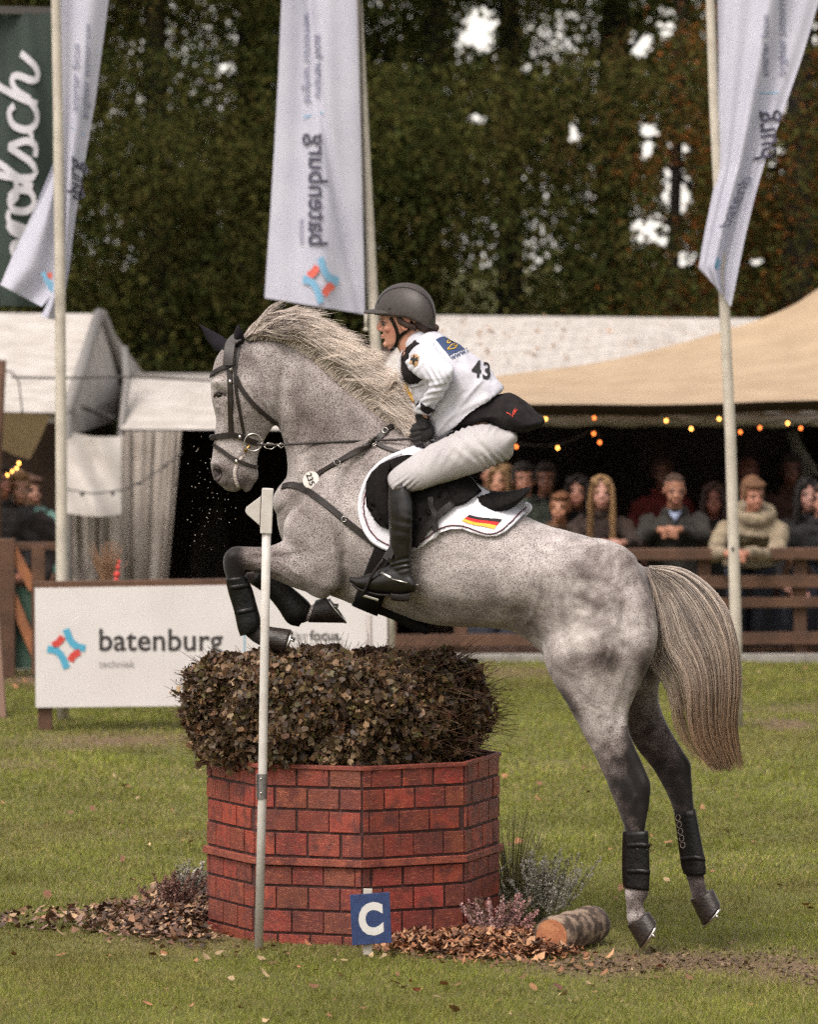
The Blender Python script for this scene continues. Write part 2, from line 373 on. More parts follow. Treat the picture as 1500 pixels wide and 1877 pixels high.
def grass():
    rng = np.random.default_rng(11); Vs = []; Fs = []; Cs = []; k0 = 0
    for y0, y1, dens, hh, ww in ((-4.2, -1.2, 11000, .028, .0030), (-1.2, 2.0, 8500, .027, .0034), (2.0, 6.0, 5200, .028, .0046), (6.0, 15.7, 2800, .03, .0068)):
        ym = (DIST + y1) / FPX * 1500 / 2 + 1.4; n = int(dens * (y1 - y0) * 2 * ym)
        x = rng.uniform(-ym, ym, n); y = rng.uniform(y0, y1, n)
        lim = (DIST + y) / FPX * 750 + 1.3; k = np.abs(x) < lim; x, y = x[k], y[k]
        Q = np.stack([x, y, np.zeros(len(x))], 1)
        d = blob_px(x, y, DIRT) + (vnoise(Q, 5, 8) - 0.5) * 0.6; k = rng.uniform(size=len(x)) > np.clip(d * .95, 0, .74); Q = Q[k]; d = d[k]
        k = (np.hypot(Q[:, 0] + 0.232, Q[:, 1]) > 0.62); Q = Q[k]; d = d[k]; n = len(Q)
        cl = vnoise(Q, 9, 2) * 0.6 + vnoise(Q, 2.5, 4) * 0.6
        h = hh * rng.uniform(.45, 1.25, n) * (0.55 + 0.75 * cl); a = rng.uniform(0, 2 * math.pi, n); wv = ww * rng.uniform(.7, 1.3, n)
        lx, ly = np.cos(a), np.sin(a); b = rng.uniform(0, 2 * math.pi, n); lean = rng.uniform(.1, 1.1, n) * h
        Q[:, 2] = gz(Q[:, 0], Q[:, 1]) - 0.008 + 0.018 * (vnoise(np.stack([Q[:, 0], Q[:, 1], 0 * Q[:, 0]], 1), 1.3, 3) - 0.5)
        s = np.stack([lx * wv / 2, ly * wv / 2, 0 * wv], 1); lv = np.stack([np.cos(b) * lean, np.sin(b) * lean, 0 * b], 1); up = np.stack([0 * h, 0 * h, h], 1)
        V = np.stack([Q - s, Q + s, Q + up * .6 + lv * .35 + s * .8, Q + up * .6 + lv * .35 - s * .8, Q + up + lv], 1).reshape(-1, 3)
        i = np.arange(n)[:, None] * 5 + k0; F = np.concatenate([i + np.array([[0, 1, 2]]), i + np.array([[0, 2, 3]]), i + np.array([[3, 2, 4]])], 1).reshape(-1, 3)
        t = rng.uniform(size=n)[:, None]; g1, g2, g3 = (np.array(S(*c)[:3]) for c in ((148, 151, 64), (106, 115, 42), (172, 156, 104)))
        c = g2 * (1 - t) + g1 * t; dry = (rng.uniform(size=n) < (0.15 + 0.4 * np.clip(d, 0, 1) + 0.12 * (vnoise(Q, 1.1, 9) > .6)))[:, None]; c = np.where(dry, g3 * (0.55 + 0.5 * t), c)
        br = np.clip((vnoise(Q, .8, 14) * .6 + vnoise(Q, 3.1, 15) * .4 - .48) * 4, 0, 1)[:, None]; c = c * (1 - .5 * br) + np.array(S(122, 108, 68)[:3]) * .5 * br; c = c * (0.70 + 0.5 * vnoise(Q, 1.7, 12))[:, None]
        Vs.append(V); Fs.append(F); Cs.append(np.repeat(c, 5, axis=0)); k0 += n * 5
    o = link('grass', fast_mesh('grass', np.concatenate(Vs), np.concatenate(Fs), np.concatenate(Cs)), M('grass_blade', None, (0.8, 0.8, 0.8, 1), attr='tint', scale=2, rough=0.7, trans=0.25, spec=.3))
    tag(o, 'short green lawn grass covering the arena around the jump', 'grass', kind='stuff')
grass()

def flakes(name, label, cat, spots, size, pal, n, rng, lift=0.012, aspect=0.6, piled=0.03, mat=None, curl=0.35):
    """fallen leaves or chips lying on the ground; spots are photo blobs (px, py, rx, ry)"""
    P = []; w = np.array([s[4] for s in spots]); w = w / w.sum()
    for px, py, rx, ry, q in spots:
        m = int(n * q / sum(s[4] for s in spots)); a = rng.normal(size=(m, 2)) * 0.6
        for u, v in a:
            g = G(px + u * rx, max(py + v * ry, 1180)); 
            if g.y < 15.6: P.append((g.x, g.y, gz(g.x, g.y) + lift + piled * rng.uniform() * math.exp(-(u * u + v * v))))
    P = np.array(P); P = P[np.hypot(P[:, 0] + .232, P[:, 1]) > .66]; n = len(P); a = rng.uniform(0, 6.28, n); L = size * rng.uniform(.5, 1.4, n); wd_ = L * aspect * rng.uniform(.6, 1.3, n)
    tilt = rng.normal(size=(n, 2)) * curl; d = np.stack([np.cos(a), np.sin(a), tilt[:, 0]], 1); s = np.stack([-np.sin(a), np.cos(a), tilt[:, 1]], 1)
    cu = rng.uniform(0.0, .3, n)[:, None] * L[:, None] * np.array([[0, 0, 1]])
    L = L[:, None] / 2; wd_ = wd_[:, None] / 2
    V = np.stack([P - d * L + cu, P - d * L * .3 + s * wd_, P + d * L * .4 + s * wd_ * .8, P + d * L + cu, P + d * L * .3 - s * wd_, P - d * L * .4 - s * wd_ * .9], 1).reshape(-1, 3)
    i = np.arange(n)[:, None] * 6; F = np.concatenate([i + np.array([[0, 5, 1]]), i + np.array([[1, 5, 4]]), i + np.array([[1, 4, 2]]), i + np.array([[2, 4, 3]])], 1).reshape(-1, 3)
    pal = np.array([S(*c)[:3] for c in pal]); c = pal[rng.integers(0, len(pal), n)] * rng.uniform(.6, 1.15, n)[:, None]
    o = link(name, fast_mesh(name, V, F, np.repeat(c, 6, axis=0)), mat or M(name, None, (.7, .7, .7, 1), attr='tint', scale=60, rough=.8)); tag(o, label, cat, kind='stuff')
rngl = np.random.default_rng(5)
flakes('leaf_litter', 'dry brown leaf litter heaped left of the brick planter', 'leaves', [(330, 1700, 90, 22, 5), (340, 1655, 60, 22, 3), (250, 1690, 110, 20, 1.6), (100, 1700, 150, 15, .6)], .036,
       [(150, 112, 84), (120, 86, 62), (182, 150, 116), (92, 66, 50), (140, 112, 100), (70, 56, 46)], 4600, rngl, piled=.08)
flakes('wood_chips', 'orange brown wood chips spread right of the brick planter', 'wood chips', [(860, 1738, 110, 18, 5), (950, 1738, 70, 20, 3), (760, 1738, 50, 12, 1.2), (1000, 1755, 60, 8, .5)], .04,
       [(176, 122, 84), (150, 98, 66), (200, 152, 112), (110, 72, 50), (128, 88, 64), (80, 58, 44)], 4200, rngl, piled=.07, aspect=.45)
flakes('mud_clods', 'loose mud crumbs on the worn take-off patch below the hind hooves', 'mud', [(1290, 1768, 210, 26, 5), (1090, 1775, 110, 18, 2), (1470, 1792, 80, 26, 1.5)], .020,
       [(116, 94, 72), (130, 108, 84), (92, 74, 56)], 900, rngl, lift=.008, piled=.012, aspect=.8)
flakes('fallen_leaves', 'scattered fallen leaves lying on the grass', 'leaves', [(700, 1820, 800, 50, 1.6), (250, 1500, 350, 130, 1.2), (1200, 1500, 350, 150, 1.5), (1250, 1240, 260, 14, .8), (60, 1260, 120, 14, .5), (500, 1760, 500, 20, 1)], .036,
       [(176, 120, 84), (150, 110, 74), (186, 160, 120), (126, 86, 62)], 270, rngl, lift=.022, piled=0, aspect=.8)
# ------------------------------------------------------------------ the horse
HN, HF = -0.14, 0.14
horse_mb = MB()
TORSO = [((575, 850), (528, 945), .12, 0), ((640, 805), (520, 988), .17, 0), ((700, 790), (535, 1030), .205, 0), ((750, 800), (580, 1078), .235, 0), ((795, 828), (640, 1106), .265, 0),
         ((850, 872), (710, 1124), .285, 0), ((915, 918), (800, 1146), .30, 0), ((983, 955), (885, 1150), .30, 0), ((1040, 973), (945, 1160), .285, 0), ((1100, 993), (988, 1195), .265, 0),
         ((1150, 1020), (1030, 1240), .25, 0), ((1180, 1042), (1095, 1235), .22, 0), ((1196, 1085), (1160, 1200), .14, 0)]
horse_mb.loft(TORSO, n=40, power=2.15, ends=(1, .15))
horse_mb.loft([((450, 630), (478, 712), .055, 0), ((487, 621), (500, 772), .066, 0), ((524, 630), (516, 798), .074, 0), ((570, 658), (526, 845), .088, 0), ((616, 696), (524, 886), .108, 0),
               ((665, 738), (512, 925), .135, 0), ((717, 779), (508, 955), .165, 0), ((763, 806), (520, 995), .18, 0), ((800, 830), (560, 1030), .18, 0)], n=32)
HEAD = [((412, 632), (452, 622), .045, 0), ((397, 655), (480, 662), .085, 0), ((388, 685), (500, 705), .098, 0), ((386, 712), (508, 745), .098, 0), ((389, 738), (503, 777), .086, 0), ((395, 765), (489, 798), .07, 0),
        ((394, 788), (480, 815), .058, 0), ((391, 812), (474, 832), .052, 0), ((388, 838), (471, 850), .053, 0), ((386, 862), (470, 868), .057, 0), ((393, 880), (458, 886), .05, 0), ((408, 890), (440, 895), .034, 0)]
horse_mb.loft(HEAD, n=32, power=2.2, dome=.3)
horse_mb.loft([((432, 862), (470, 852), .036, 0), ((438, 885), (474, 874), .035, 0), ((446, 897), (464, 890), .022, 0)], n=16)      # lower lip
# shoulder, upper arm and haunch masses on both sides
i0 = len(horse_mb.v)
horse_mb.loft([((690, 800), (600, 850), .05, -.13), ((650, 860), (545, 920), .09, -.13), ((650, 960), (520, 960), .11, -.15), ((640, 1040), (522, 1010), .10, -.16), ((610, 1082), (545, 1050), .07, -.16)], n=24)
horse_mb.mirror(i0)
horse_mb.loft([((560, 955), (625, 1078), .095, -.16), ((530, 982), (586, 1089), .08, -.17), ((505, 996), (552, 1081), .066, -.17), ((478, 1002), (516, 1068), .056, -.17), ((450, 1001), (482, 1055), .05, -.17),
               ((426, 1003), (460, 1047), .048, -.17), ((411, 1018), (452, 1043), .046, -.17), ((409, 1040), (449, 1052), .04, -.17), ((416, 1064), (450, 1062), .034, -.17), ((427, 1112), (457, 1100), .027, -.17),
               ((436, 1148), (469, 1138), .031, -.17), ((447, 1162), (474, 1146), .03, -.17), ((463, 1177), (484, 1151), .026, -.17), ((480, 1186), (498, 1152), .036, -.17)], n=24)
horse_mb.loft([((560, 960), (615, 1070), .08, .13), ((525, 990), (575, 1075), .07, .16), ((495, 1003), (525, 1062), .055, .16), ((465, 1006), (480, 1056), .048, .16), ((456, 1018), (445, 1060), .044, .16), ((482, 1034), (455, 1068), .04, .16),
               ((505, 1052), (482, 1082), .033, .16), ((532, 1075), (507, 1104), .026, .16), ((560, 1099), (535, 1134), .031, .16), ((568, 1109), (552, 1143), .03, .16), ((574, 1107), (570, 1138), .026, .16), ((581, 1101), (577, 1140), .034, .16)], n=24)
horse_mb.loft([((1040, 1010), (1175, 1045), .10, -.10), ((1003, 1090), (1196, 1095), .13, -.125), ((990, 1160), (1207, 1155), .135, -.135), ((996, 1205), (1197, 1205), .125, -.14), ((1012, 1246), (1180, 1242), .11, -.14), ((1030, 1275), (1165, 1273), .096, -.14),
               ((1048, 1305), (1154, 1303), .082, -.14), ((1065, 1335), (1153, 1335), .07, -.14), ((1083, 1370), (1164, 1367), .056, -.14), ((1103, 1410), (1181, 1404), .048, -.14), ((1116, 1440), (1193, 1436), .044, -.14),
               ((1127, 1468), (1192, 1464), .040, -.14), ((1137, 1495), (1189, 1494), .033, -.14), ((1146, 1525), (1184, 1525), .026, -.14), ((1149, 1585), (1182, 1588), .024, -.14), ((1146, 1620), (1189, 1624), .031, -.14),
               ((1147, 1640), (1190, 1640), .031, -.14), ((1150, 1660), (1180, 1656), .026, -.14), ((1151, 1688), (1184, 1672), .034, -.14)], n=32)
horse_mb.loft([((1060, 1050), (1170, 1070), .10, .10), ((1050, 1160), (1198, 1160), .12, .13), ((1100, 1215), (1216, 1212), .10, .14), ((1130, 1255), (1210, 1250), .095, .14), ((1142, 1295), (1210, 1290), .08, .14), ((1152, 1342), (1228, 1335), .066, .14),
               ((1172, 1378), (1248, 1370), .055, .14), ((1196, 1406), (1266, 1398), .048, .14), ((1210, 1432), (1269, 1428), .044, .14), ((1225, 1460), (1270, 1457), .038, .14), ((1235, 1485), (1273, 1482), .032, .14),
               ((1246, 1530), (1278, 1525), .026, .14), ((1256, 1580), (1288, 1576), .025, .14), ((1257, 1602), (1293, 1598), .031, .14), ((1262, 1620), (1293, 1616), .027, .14), ((1270, 1648), (1298, 1636), .033, .14)], n=24)
horse_mb.loft([((1165, 1040), (1185, 1090), .05, 0), ((1190, 1040), (1203, 1085), .04, 0), ((1222, 1050), (1218, 1088), .03, 0), ((1248, 1075), (1230, 1105), .022, 0), ((1262, 1120), (1240, 1130), .018, 0)], n=14)   # dock
# raised and sunken forms: (photo x, y, radius x, radius y, rotation, height)
FORMS = [(470, 735, 34, 40, 0, .010), (428, 700, 10, 40, 12, .006), (398, 700, 10, 8, 0, .010), (409, 723, 13, 8, 20, -.010), (432, 770, 34, 6, 78, .007), (418, 790, 10, 32, 0, -.004), (399, 868, 8, 12, -25, -.020), (398, 852, 14, 7, 20, .007), (408, 884, 14, 8, 0, .004),
         (440, 858, 12, 26, -30, -.004), (512, 745, 8, 46, 4, -.018), (540, 720, 26, 70, 10, .008), (560, 790, 20, 90, 30, -.007), (600, 800, 30, 110, 42, .007), (522, 930, 22, 30, 0, .004), (560, 910, 14, 60, 35, -.008), (600, 960, 60, 50, 0, .010),
         (655, 905, 26, 80, 38, -.008), (545, 1010, 34, 18, 20, -.006), (560, 1050, 34, 26, 0, .012), (640, 1030, 14, 60, -20, -.016), (604, 1075, 20, 14, 0, .01), (500, 1020, 60, 7, -5, -.006), (490, 1038, 50, 8, 18, .006), (425, 1020, 12, 12, 0, .006), (660, 1075, 30, 22, 0, -.012),
         (1010, 1110, 24, 70, -8, -.016), (960, 1130, 30, 30, 0, -.012), (985, 1175, 10, 50, -32, -.014), (1060, 1030, 50, 40, 20, .012), (1120, 1060, 60, 50, 0, .010), (1170, 1110, 14, 46, 0, -.004), (1185, 1160, 22, 80, 6, .004), (1140, 1160, 10, 90, 8, -.007), (1090, 1210, 60, 60, 0, .012),
         (1020, 1200, 20, 34, -20, .010), (1060, 1270, 14, 50, -28, -.006), (1140, 1290, 10, 60, 14, -.006), (1100, 1320, 20, 50, -20, .006), (1150, 1410, 7, 60, -24, -.009), (1180, 1440, 10, 18, 0, .007), (1135, 1450, 8, 30, -18, .005), (900, 1060, 150, 40, 0, .006), (860, 1120, 100, 16, 4, -.006),
         (1245, 1410, 14, 14, 0, .006), (1222, 1400, 6, 40, -30, -.007)]
RIDGES = [([(455, 700), (470, 720), (488, 745), (500, 770)], 4, .0035), ([(1010, 1290), (1040, 1300), (1075, 1296), (1100, 1310)], 3, .0022), ([(1062, 1262), (1090, 1285), (1096, 1312), (1085, 1340)], 2.5, .002), ([(1120, 1330), (1108, 1300), (1085, 1290)], 2.5, .002),
          ([(500, 1002), (520, 1012), (545, 1008), (560, 1020)], 3.5, .002), ([(470, 1012), (510, 1030), (550, 1052)], 3, .004), ([(470, 1040), (510, 1050), (545, 1068)], 2.5, .003), ([(400, 745), (410, 765), (408, 790)], 3, .003), ([(1095, 1400), (1112, 1420), (1128, 1450)], 3, .003),
          ([(960, 1150), (975, 1130), (985, 1095), (990, 1050)], 5, .004), ([(430, 842), (442, 826), (450, 812)], 3, .003), ([(524, 800), (545, 835), (552, 880)], 4, .003), ([(1165, 1460), (1160, 1490), (1164, 1520)], 3, .003)]
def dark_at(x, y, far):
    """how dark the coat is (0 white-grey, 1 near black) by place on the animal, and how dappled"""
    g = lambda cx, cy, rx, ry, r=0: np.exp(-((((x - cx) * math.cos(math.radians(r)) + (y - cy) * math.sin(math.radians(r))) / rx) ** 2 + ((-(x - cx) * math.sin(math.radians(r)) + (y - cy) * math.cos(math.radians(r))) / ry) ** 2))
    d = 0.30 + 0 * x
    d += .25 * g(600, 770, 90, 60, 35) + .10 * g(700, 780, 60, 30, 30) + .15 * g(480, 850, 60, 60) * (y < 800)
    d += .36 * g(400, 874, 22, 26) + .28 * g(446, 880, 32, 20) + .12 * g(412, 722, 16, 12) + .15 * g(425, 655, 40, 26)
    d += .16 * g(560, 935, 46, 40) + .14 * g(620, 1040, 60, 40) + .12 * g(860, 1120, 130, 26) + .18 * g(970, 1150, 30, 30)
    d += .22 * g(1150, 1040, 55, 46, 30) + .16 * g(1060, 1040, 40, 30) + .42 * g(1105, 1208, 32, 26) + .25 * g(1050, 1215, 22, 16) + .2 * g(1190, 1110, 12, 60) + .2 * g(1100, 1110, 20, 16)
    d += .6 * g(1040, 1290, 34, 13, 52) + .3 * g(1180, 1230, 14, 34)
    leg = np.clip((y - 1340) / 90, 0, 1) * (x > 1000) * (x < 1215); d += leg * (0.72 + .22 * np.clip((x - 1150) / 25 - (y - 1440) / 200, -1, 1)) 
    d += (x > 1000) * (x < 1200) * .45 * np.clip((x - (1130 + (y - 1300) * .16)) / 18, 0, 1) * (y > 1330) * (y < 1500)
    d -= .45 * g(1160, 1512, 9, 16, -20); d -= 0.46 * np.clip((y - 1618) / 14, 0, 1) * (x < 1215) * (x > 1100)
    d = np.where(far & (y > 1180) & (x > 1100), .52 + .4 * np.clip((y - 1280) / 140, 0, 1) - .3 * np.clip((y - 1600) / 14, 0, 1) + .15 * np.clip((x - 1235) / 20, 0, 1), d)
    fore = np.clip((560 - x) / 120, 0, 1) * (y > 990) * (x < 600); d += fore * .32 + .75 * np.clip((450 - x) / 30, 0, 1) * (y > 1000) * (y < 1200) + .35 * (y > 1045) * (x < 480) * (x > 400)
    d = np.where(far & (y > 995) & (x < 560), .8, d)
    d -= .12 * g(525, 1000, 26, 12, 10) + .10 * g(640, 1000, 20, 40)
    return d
def sculpt_horse(me):
    for _ in range(1):
        co, no = coords(me), normals(me); q, r = PXn(co); off = np.zeros(len(co)); near = np.clip(0.4 - no[:, 1] * 1.4, 0, 1)
        for x, y, rx, ry, a, h in FORMS:
            for side in (-1, 1):                        # the same forms on both flanks
                if side == 1 and (y > 1235 or (y > 990 and x < 620)): continue
                wq = near if side == -1 else np.clip(0.4 + no[:, 1] * 1.4, 0, 1)
                wq = wq * ((co[:, 1] < 0.05) if side == -1 else (co[:, 1] > 0.0)); ca, sa = math.cos(math.radians(a)), math.sin(math.radians(a)); dx, dy = q - x, r - y
                off += wq * h * 1.35 * np.exp(-(((dx * ca + dy * sa) / rx) ** 2 + ((-dx * sa + dy * ca) / ry) ** 2))
        for pts, w, h in RIDGES:
            c = cat_rom(pts, 24); dd = np.min((q[:, None] - c[None, :, 0]) ** 2 + (r[:, None] - c[None, :, 1]) ** 2, axis=1) if len(q) < 400000 else 1e9
            off += near * h * 1.5 * np.exp(-dd / (w * w))
        off += (vnoise(co, 22, 4) - .5) * .0035 + (vnoise(co, 9, 6) - .5) * .005
        # skin creases on the neck behind the jaw and on the flank
        crease = np.sin((q * .9 + r * .25) * .55 + 3 * vnoise(co, 12, 9)); off += near * .0012 * crease * np.exp(-(((q - 545) / 26) ** 2 + ((r - 820) / 60) ** 2))
        crease = np.sin((r * .9 - q * .4) * .6 + 3 * vnoise(co, 10, 2)); off += near * .0005 * crease * np.exp(-(((q - 960) / 40) ** 2 + ((r - 1110) / 40) ** 2))
        setco(me, co + no * off[:, None])
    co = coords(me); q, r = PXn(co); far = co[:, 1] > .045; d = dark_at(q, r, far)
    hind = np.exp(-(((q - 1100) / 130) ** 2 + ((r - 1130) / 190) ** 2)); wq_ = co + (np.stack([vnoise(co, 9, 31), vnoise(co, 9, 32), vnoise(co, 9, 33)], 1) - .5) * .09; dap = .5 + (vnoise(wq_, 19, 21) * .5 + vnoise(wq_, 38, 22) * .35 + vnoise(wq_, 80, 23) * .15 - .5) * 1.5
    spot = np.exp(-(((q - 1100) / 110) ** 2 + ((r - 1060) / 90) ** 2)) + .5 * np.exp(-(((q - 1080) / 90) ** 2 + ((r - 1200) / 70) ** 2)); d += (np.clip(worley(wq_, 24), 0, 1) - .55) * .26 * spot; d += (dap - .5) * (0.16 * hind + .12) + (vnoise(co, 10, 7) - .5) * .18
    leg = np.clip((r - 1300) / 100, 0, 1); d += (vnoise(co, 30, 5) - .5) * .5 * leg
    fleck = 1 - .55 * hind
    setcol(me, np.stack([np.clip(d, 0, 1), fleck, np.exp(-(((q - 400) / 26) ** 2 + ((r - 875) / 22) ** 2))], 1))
def coat_material():
    m = bpy.data.materials.new('horse_coat'); m.use_nodes = True; N, L = m.node_tree.nodes, m.node_tree.links; b = N['Principled BSDF']; b.inputs['Roughness'].default_value = .55
    b.inputs['Specular IOR Level'].default_value = .22; b.inputs['Sheen Weight'].default_value = .15
    at = N.new('ShaderNodeAttribute'); at.attribute_name = 'tint'; sp = N.new('ShaderNodeSeparateColor'); L.new(at.outputs['Color'], sp.inputs[0])
    tc = N.new('ShaderNodeTexCoord'); mp = N.new('ShaderNodeMapping'); mp.inputs['Scale'].default_value = (.75, .7, 1.35); L.new(tc.outputs['Object'], mp.inputs[0])
    def noise(s, d, lo, hi):
        n = N.new('ShaderNodeTexNoise'); n.inputs['Scale'].default_value = s; n.inputs['Detail'].default_value = d; L.new(mp.outputs[0], n.inputs['Vector'])
        r = N.new('ShaderNodeMapRange'); r.inputs[1].default_value = lo; r.inputs[2].default_value = hi; L.new(n.outputs['Fac'], r.inputs[0]); return r.outputs[0], n.outputs['Fac']
    f1, raw = noise(260, 3, .47, .64); f2, _ = noise(14, 4, .35, .7)
    def mth(op, a, c):
        n = N.new('ShaderNodeMath'); n.operation = op
        for i, v in enumerate((a, c)):
            if isinstance(v, (int, float)): n.inputs[i].default_value = v
            else: L.new(v, n.inputs[i])
        return n.outputs[0]
    fk = mth('MULTIPLY', mth('MULTIPLY', f1, sp.outputs[1]), .44)
    dk = mth('ADD', mth('ADD', sp.outputs[0], fk), mth('MULTIPLY', mth('SUBTRACT', f2, .5), .08))
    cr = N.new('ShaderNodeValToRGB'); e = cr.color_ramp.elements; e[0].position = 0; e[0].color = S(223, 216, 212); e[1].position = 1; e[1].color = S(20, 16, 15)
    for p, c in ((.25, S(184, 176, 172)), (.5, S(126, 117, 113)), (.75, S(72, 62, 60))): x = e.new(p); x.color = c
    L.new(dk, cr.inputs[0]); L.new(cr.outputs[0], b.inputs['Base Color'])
    bp = N.new('ShaderNodeBump'); bp.inputs['Strength'].default_value = .25; bp.inputs['Distance'].default_value = .003; L.new(raw, bp.inputs['Height']); L.new(bp.outputs[0], b.inputs['Normal'])
    return m
coat = coat_material()
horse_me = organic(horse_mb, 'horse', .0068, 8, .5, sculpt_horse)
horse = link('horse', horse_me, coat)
tag(horse, 'dappled grey horse jumping over the hedge with a plaited bridle and pale mane', 'horse')
horse['label'] = 'dappled grey horse in black bridle leaping over the hedge with its tail streaming'
HT = bvh(horse_me)
leather = M('black_leather', S(20, 17, 16), S(32, 27, 25), scale=40, rough=.45, bump=.15, bscale=200, spec=.2)
leather_b = M('dark_brown_leather', S(26, 20, 18), S(40, 31, 26), scale=30, rough=.5, bump=.15, bscale=200)
suede = M('black_suede', S(16, 14, 14), S(27, 24, 23), scale=50, rough=.95, spec=.15)
silver = M('polished_steel', S(190, 186, 180), rough=.25, metal=1)
brass = M('brass', S(176, 140, 80), rough=.35, metal=1)
hoofm = M('wet_hoof', S(26, 22, 20), S(52, 42, 36), scale=20, rough=.4, bump=.3, bscale=40, stretch=(1, 1, 6))
muzzlem = M('nostril_skin', S(52, 40, 40), rough=.6)
# hooves with shoes
def hoof(cor, sole, Y, wc, ws, shoe=True):
    b = MB(); (a0, b0), (a1, b1) = cor, sole; mid = lambda p, q, t: (p[0] * (1 - t) + q[0] * t, p[1] * (1 - t) + q[1] * t)
    b.loft([(mid(a0, a1, -.12), mid(b0, b1, -.12), wc * .93, Y), (a0, b0, wc, Y), (mid(a0, a1, .5), mid(b0, b1, .5), (wc + ws) / 2, Y), (a1, b1, ws, Y)], n=24, sub=3, ends=(0, .15))
    o = b.build('hoof', hoofm, horse, smooth=True)
    if shoe:
        s = MB(); A, B = W(*a1, Y), W(*b1, Y); c = (A + B) / 2; av = (A - B) / 2; ax = ((A + B) / 2 - (W(*a0, Y) + W(*b0, Y)) / 2).normalized()
        s.tube([c + ax * .006 + av * math.cos(t) * .95 + Vector((0, 1, 0)) * ws * .92 * math.sin(t) for t in np.linspace(-2.5, 2.5, 26)], .0065, 6)
        for t in (-1.9, 1.9): s.tube([c + ax * .008 + av * math.cos(t) * .95 + Vector((0, 1, 0)) * ws * .9 * math.sin(t), c + ax * .028 + av * math.cos(t) * .95 + Vector((0, 1, 0)) * ws * .9 * math.sin(t)], .006, 6)
        s.build('horseshoe', silver, o, smooth=True)
hoof(((1153, 1701), (1192, 1673)), ((1174, 1738), (1204, 1690)), -.14, .052, .062)
hoof(((1268, 1654), (1310, 1633)), ((1289, 1697), (1322, 1658)), .14, .052, .06)
hoof(((484, 1186), (498, 1149)), ((519, 1200), (534, 1154)), -.17, .05, .066)
hoof(((572, 1141), (580, 1100)), ((632, 1142), (596, 1094)), .16, .05, .062)
# ears in a dark veil
b = MB(); b.loft([((398, 668), (446, 648), .06, 0), ((404, 644), (452, 627), .062, 0), ((410, 630), (448, 619), .05, 0)], n=20, dome=.15)
for Y, (tip, l, r, m1, m2) in ((.05, ((364, 593), (396, 645), (424, 628), (379, 624), (402, 613))), (-.05, ((436, 593), (424, 632), (449, 623), (430, 606), (444, 606)))):
    b.loft([(l, r, .03, Y * .8), ((l[0] * .6 + m1[0] * .4, l[1] * .6 + m1[1] * .4), (r[0] * .55 + m2[0] * .45, r[1] * .55 + m2[1] * .45), .032, Y), (m1, m2, .024, Y * 1.2), ((tip[0] * .75 + m1[0] * .25, tip[1] * .75 + m1[1] * .25), (tip[0] * .75 + m2[0] * .25, tip[1] * .75 + m2[1] * .25), .012, Y * 1.3), ((tip[0] - 1, tip[1]), (tip[0] + 1, tip[1]), .003, Y * 1.3)], n=16)
me = organic(b, 'ear_veil', .004, 4); link('ear_veil', me, M('dark_knit', S(20, 18, 22), S(32, 29, 34), scale=120, rough=.9, spec=.2), horse)
# eyes and nostrils
for s in (-1, 1):
    b = MB(); p, n = hit(HT, 403, 724, 0); p.y *= -s; b.ell(p + Vector((0, -s * -.006 * -1, 0)), (.017, .012, .013)); e = b.build('eye', M('horse_eye', S(22, 16, 14), rough=.08), horse, smooth=True) if s == -1 else b.build('eye', bpy.data.materials['horse_eye'], horse, smooth=True)
    b = MB(); q = [hit(HT, 392 + x, 722 + y, .002)[0] for x, y in ((0, 6), (3, 0), (10, -5), (18, -3), (23, 3))]; q = [Vector((v.x, v.y * -s, v.z)) for v in q]; b.tube(q, [.003, .006, .007, .006, .002], 8)
    b.build('eyelid', M('eyelid_skin', S(70, 60, 58), rough=.7) if s == -1 else bpy.data.materials['eyelid_skin'], horse, smooth=True)
    b = MB(); q = [hit(HT, 397 + 8 * math.cos(t), 869 + 12 * math.sin(t) , .0015)[0] for t in np.linspace(-2.6, 2.4, 14)]; q = [Vector((v.x, v.y * -s, v.z)) for v in q]; b.tube(q, [.002 + .004 * math.sin(i / 13 * 3.14) for i in range(14)], 8)
    c = hit(HT, 398, 870, -.004)[0]; b.ell(Vector((c.x, c.y * -s, c.z)), (.014, .006, .022), rot=Matrix.Rotation(math.radians(-20), 3, 'Y')); b.build('nostril', muzzlem, horse, smooth=True)
# froth at the mouth
b = MB(); strap(b, HT, [(444, 838), (434, 852), (430, 870), (436, 893)], .016, .003, .005, 24)
b.build('froth', M('froth', S(205, 196, 188), S(170, 158, 150), scale=90, rough=.4, bump=.8, bscale=120), horse, smooth=True)
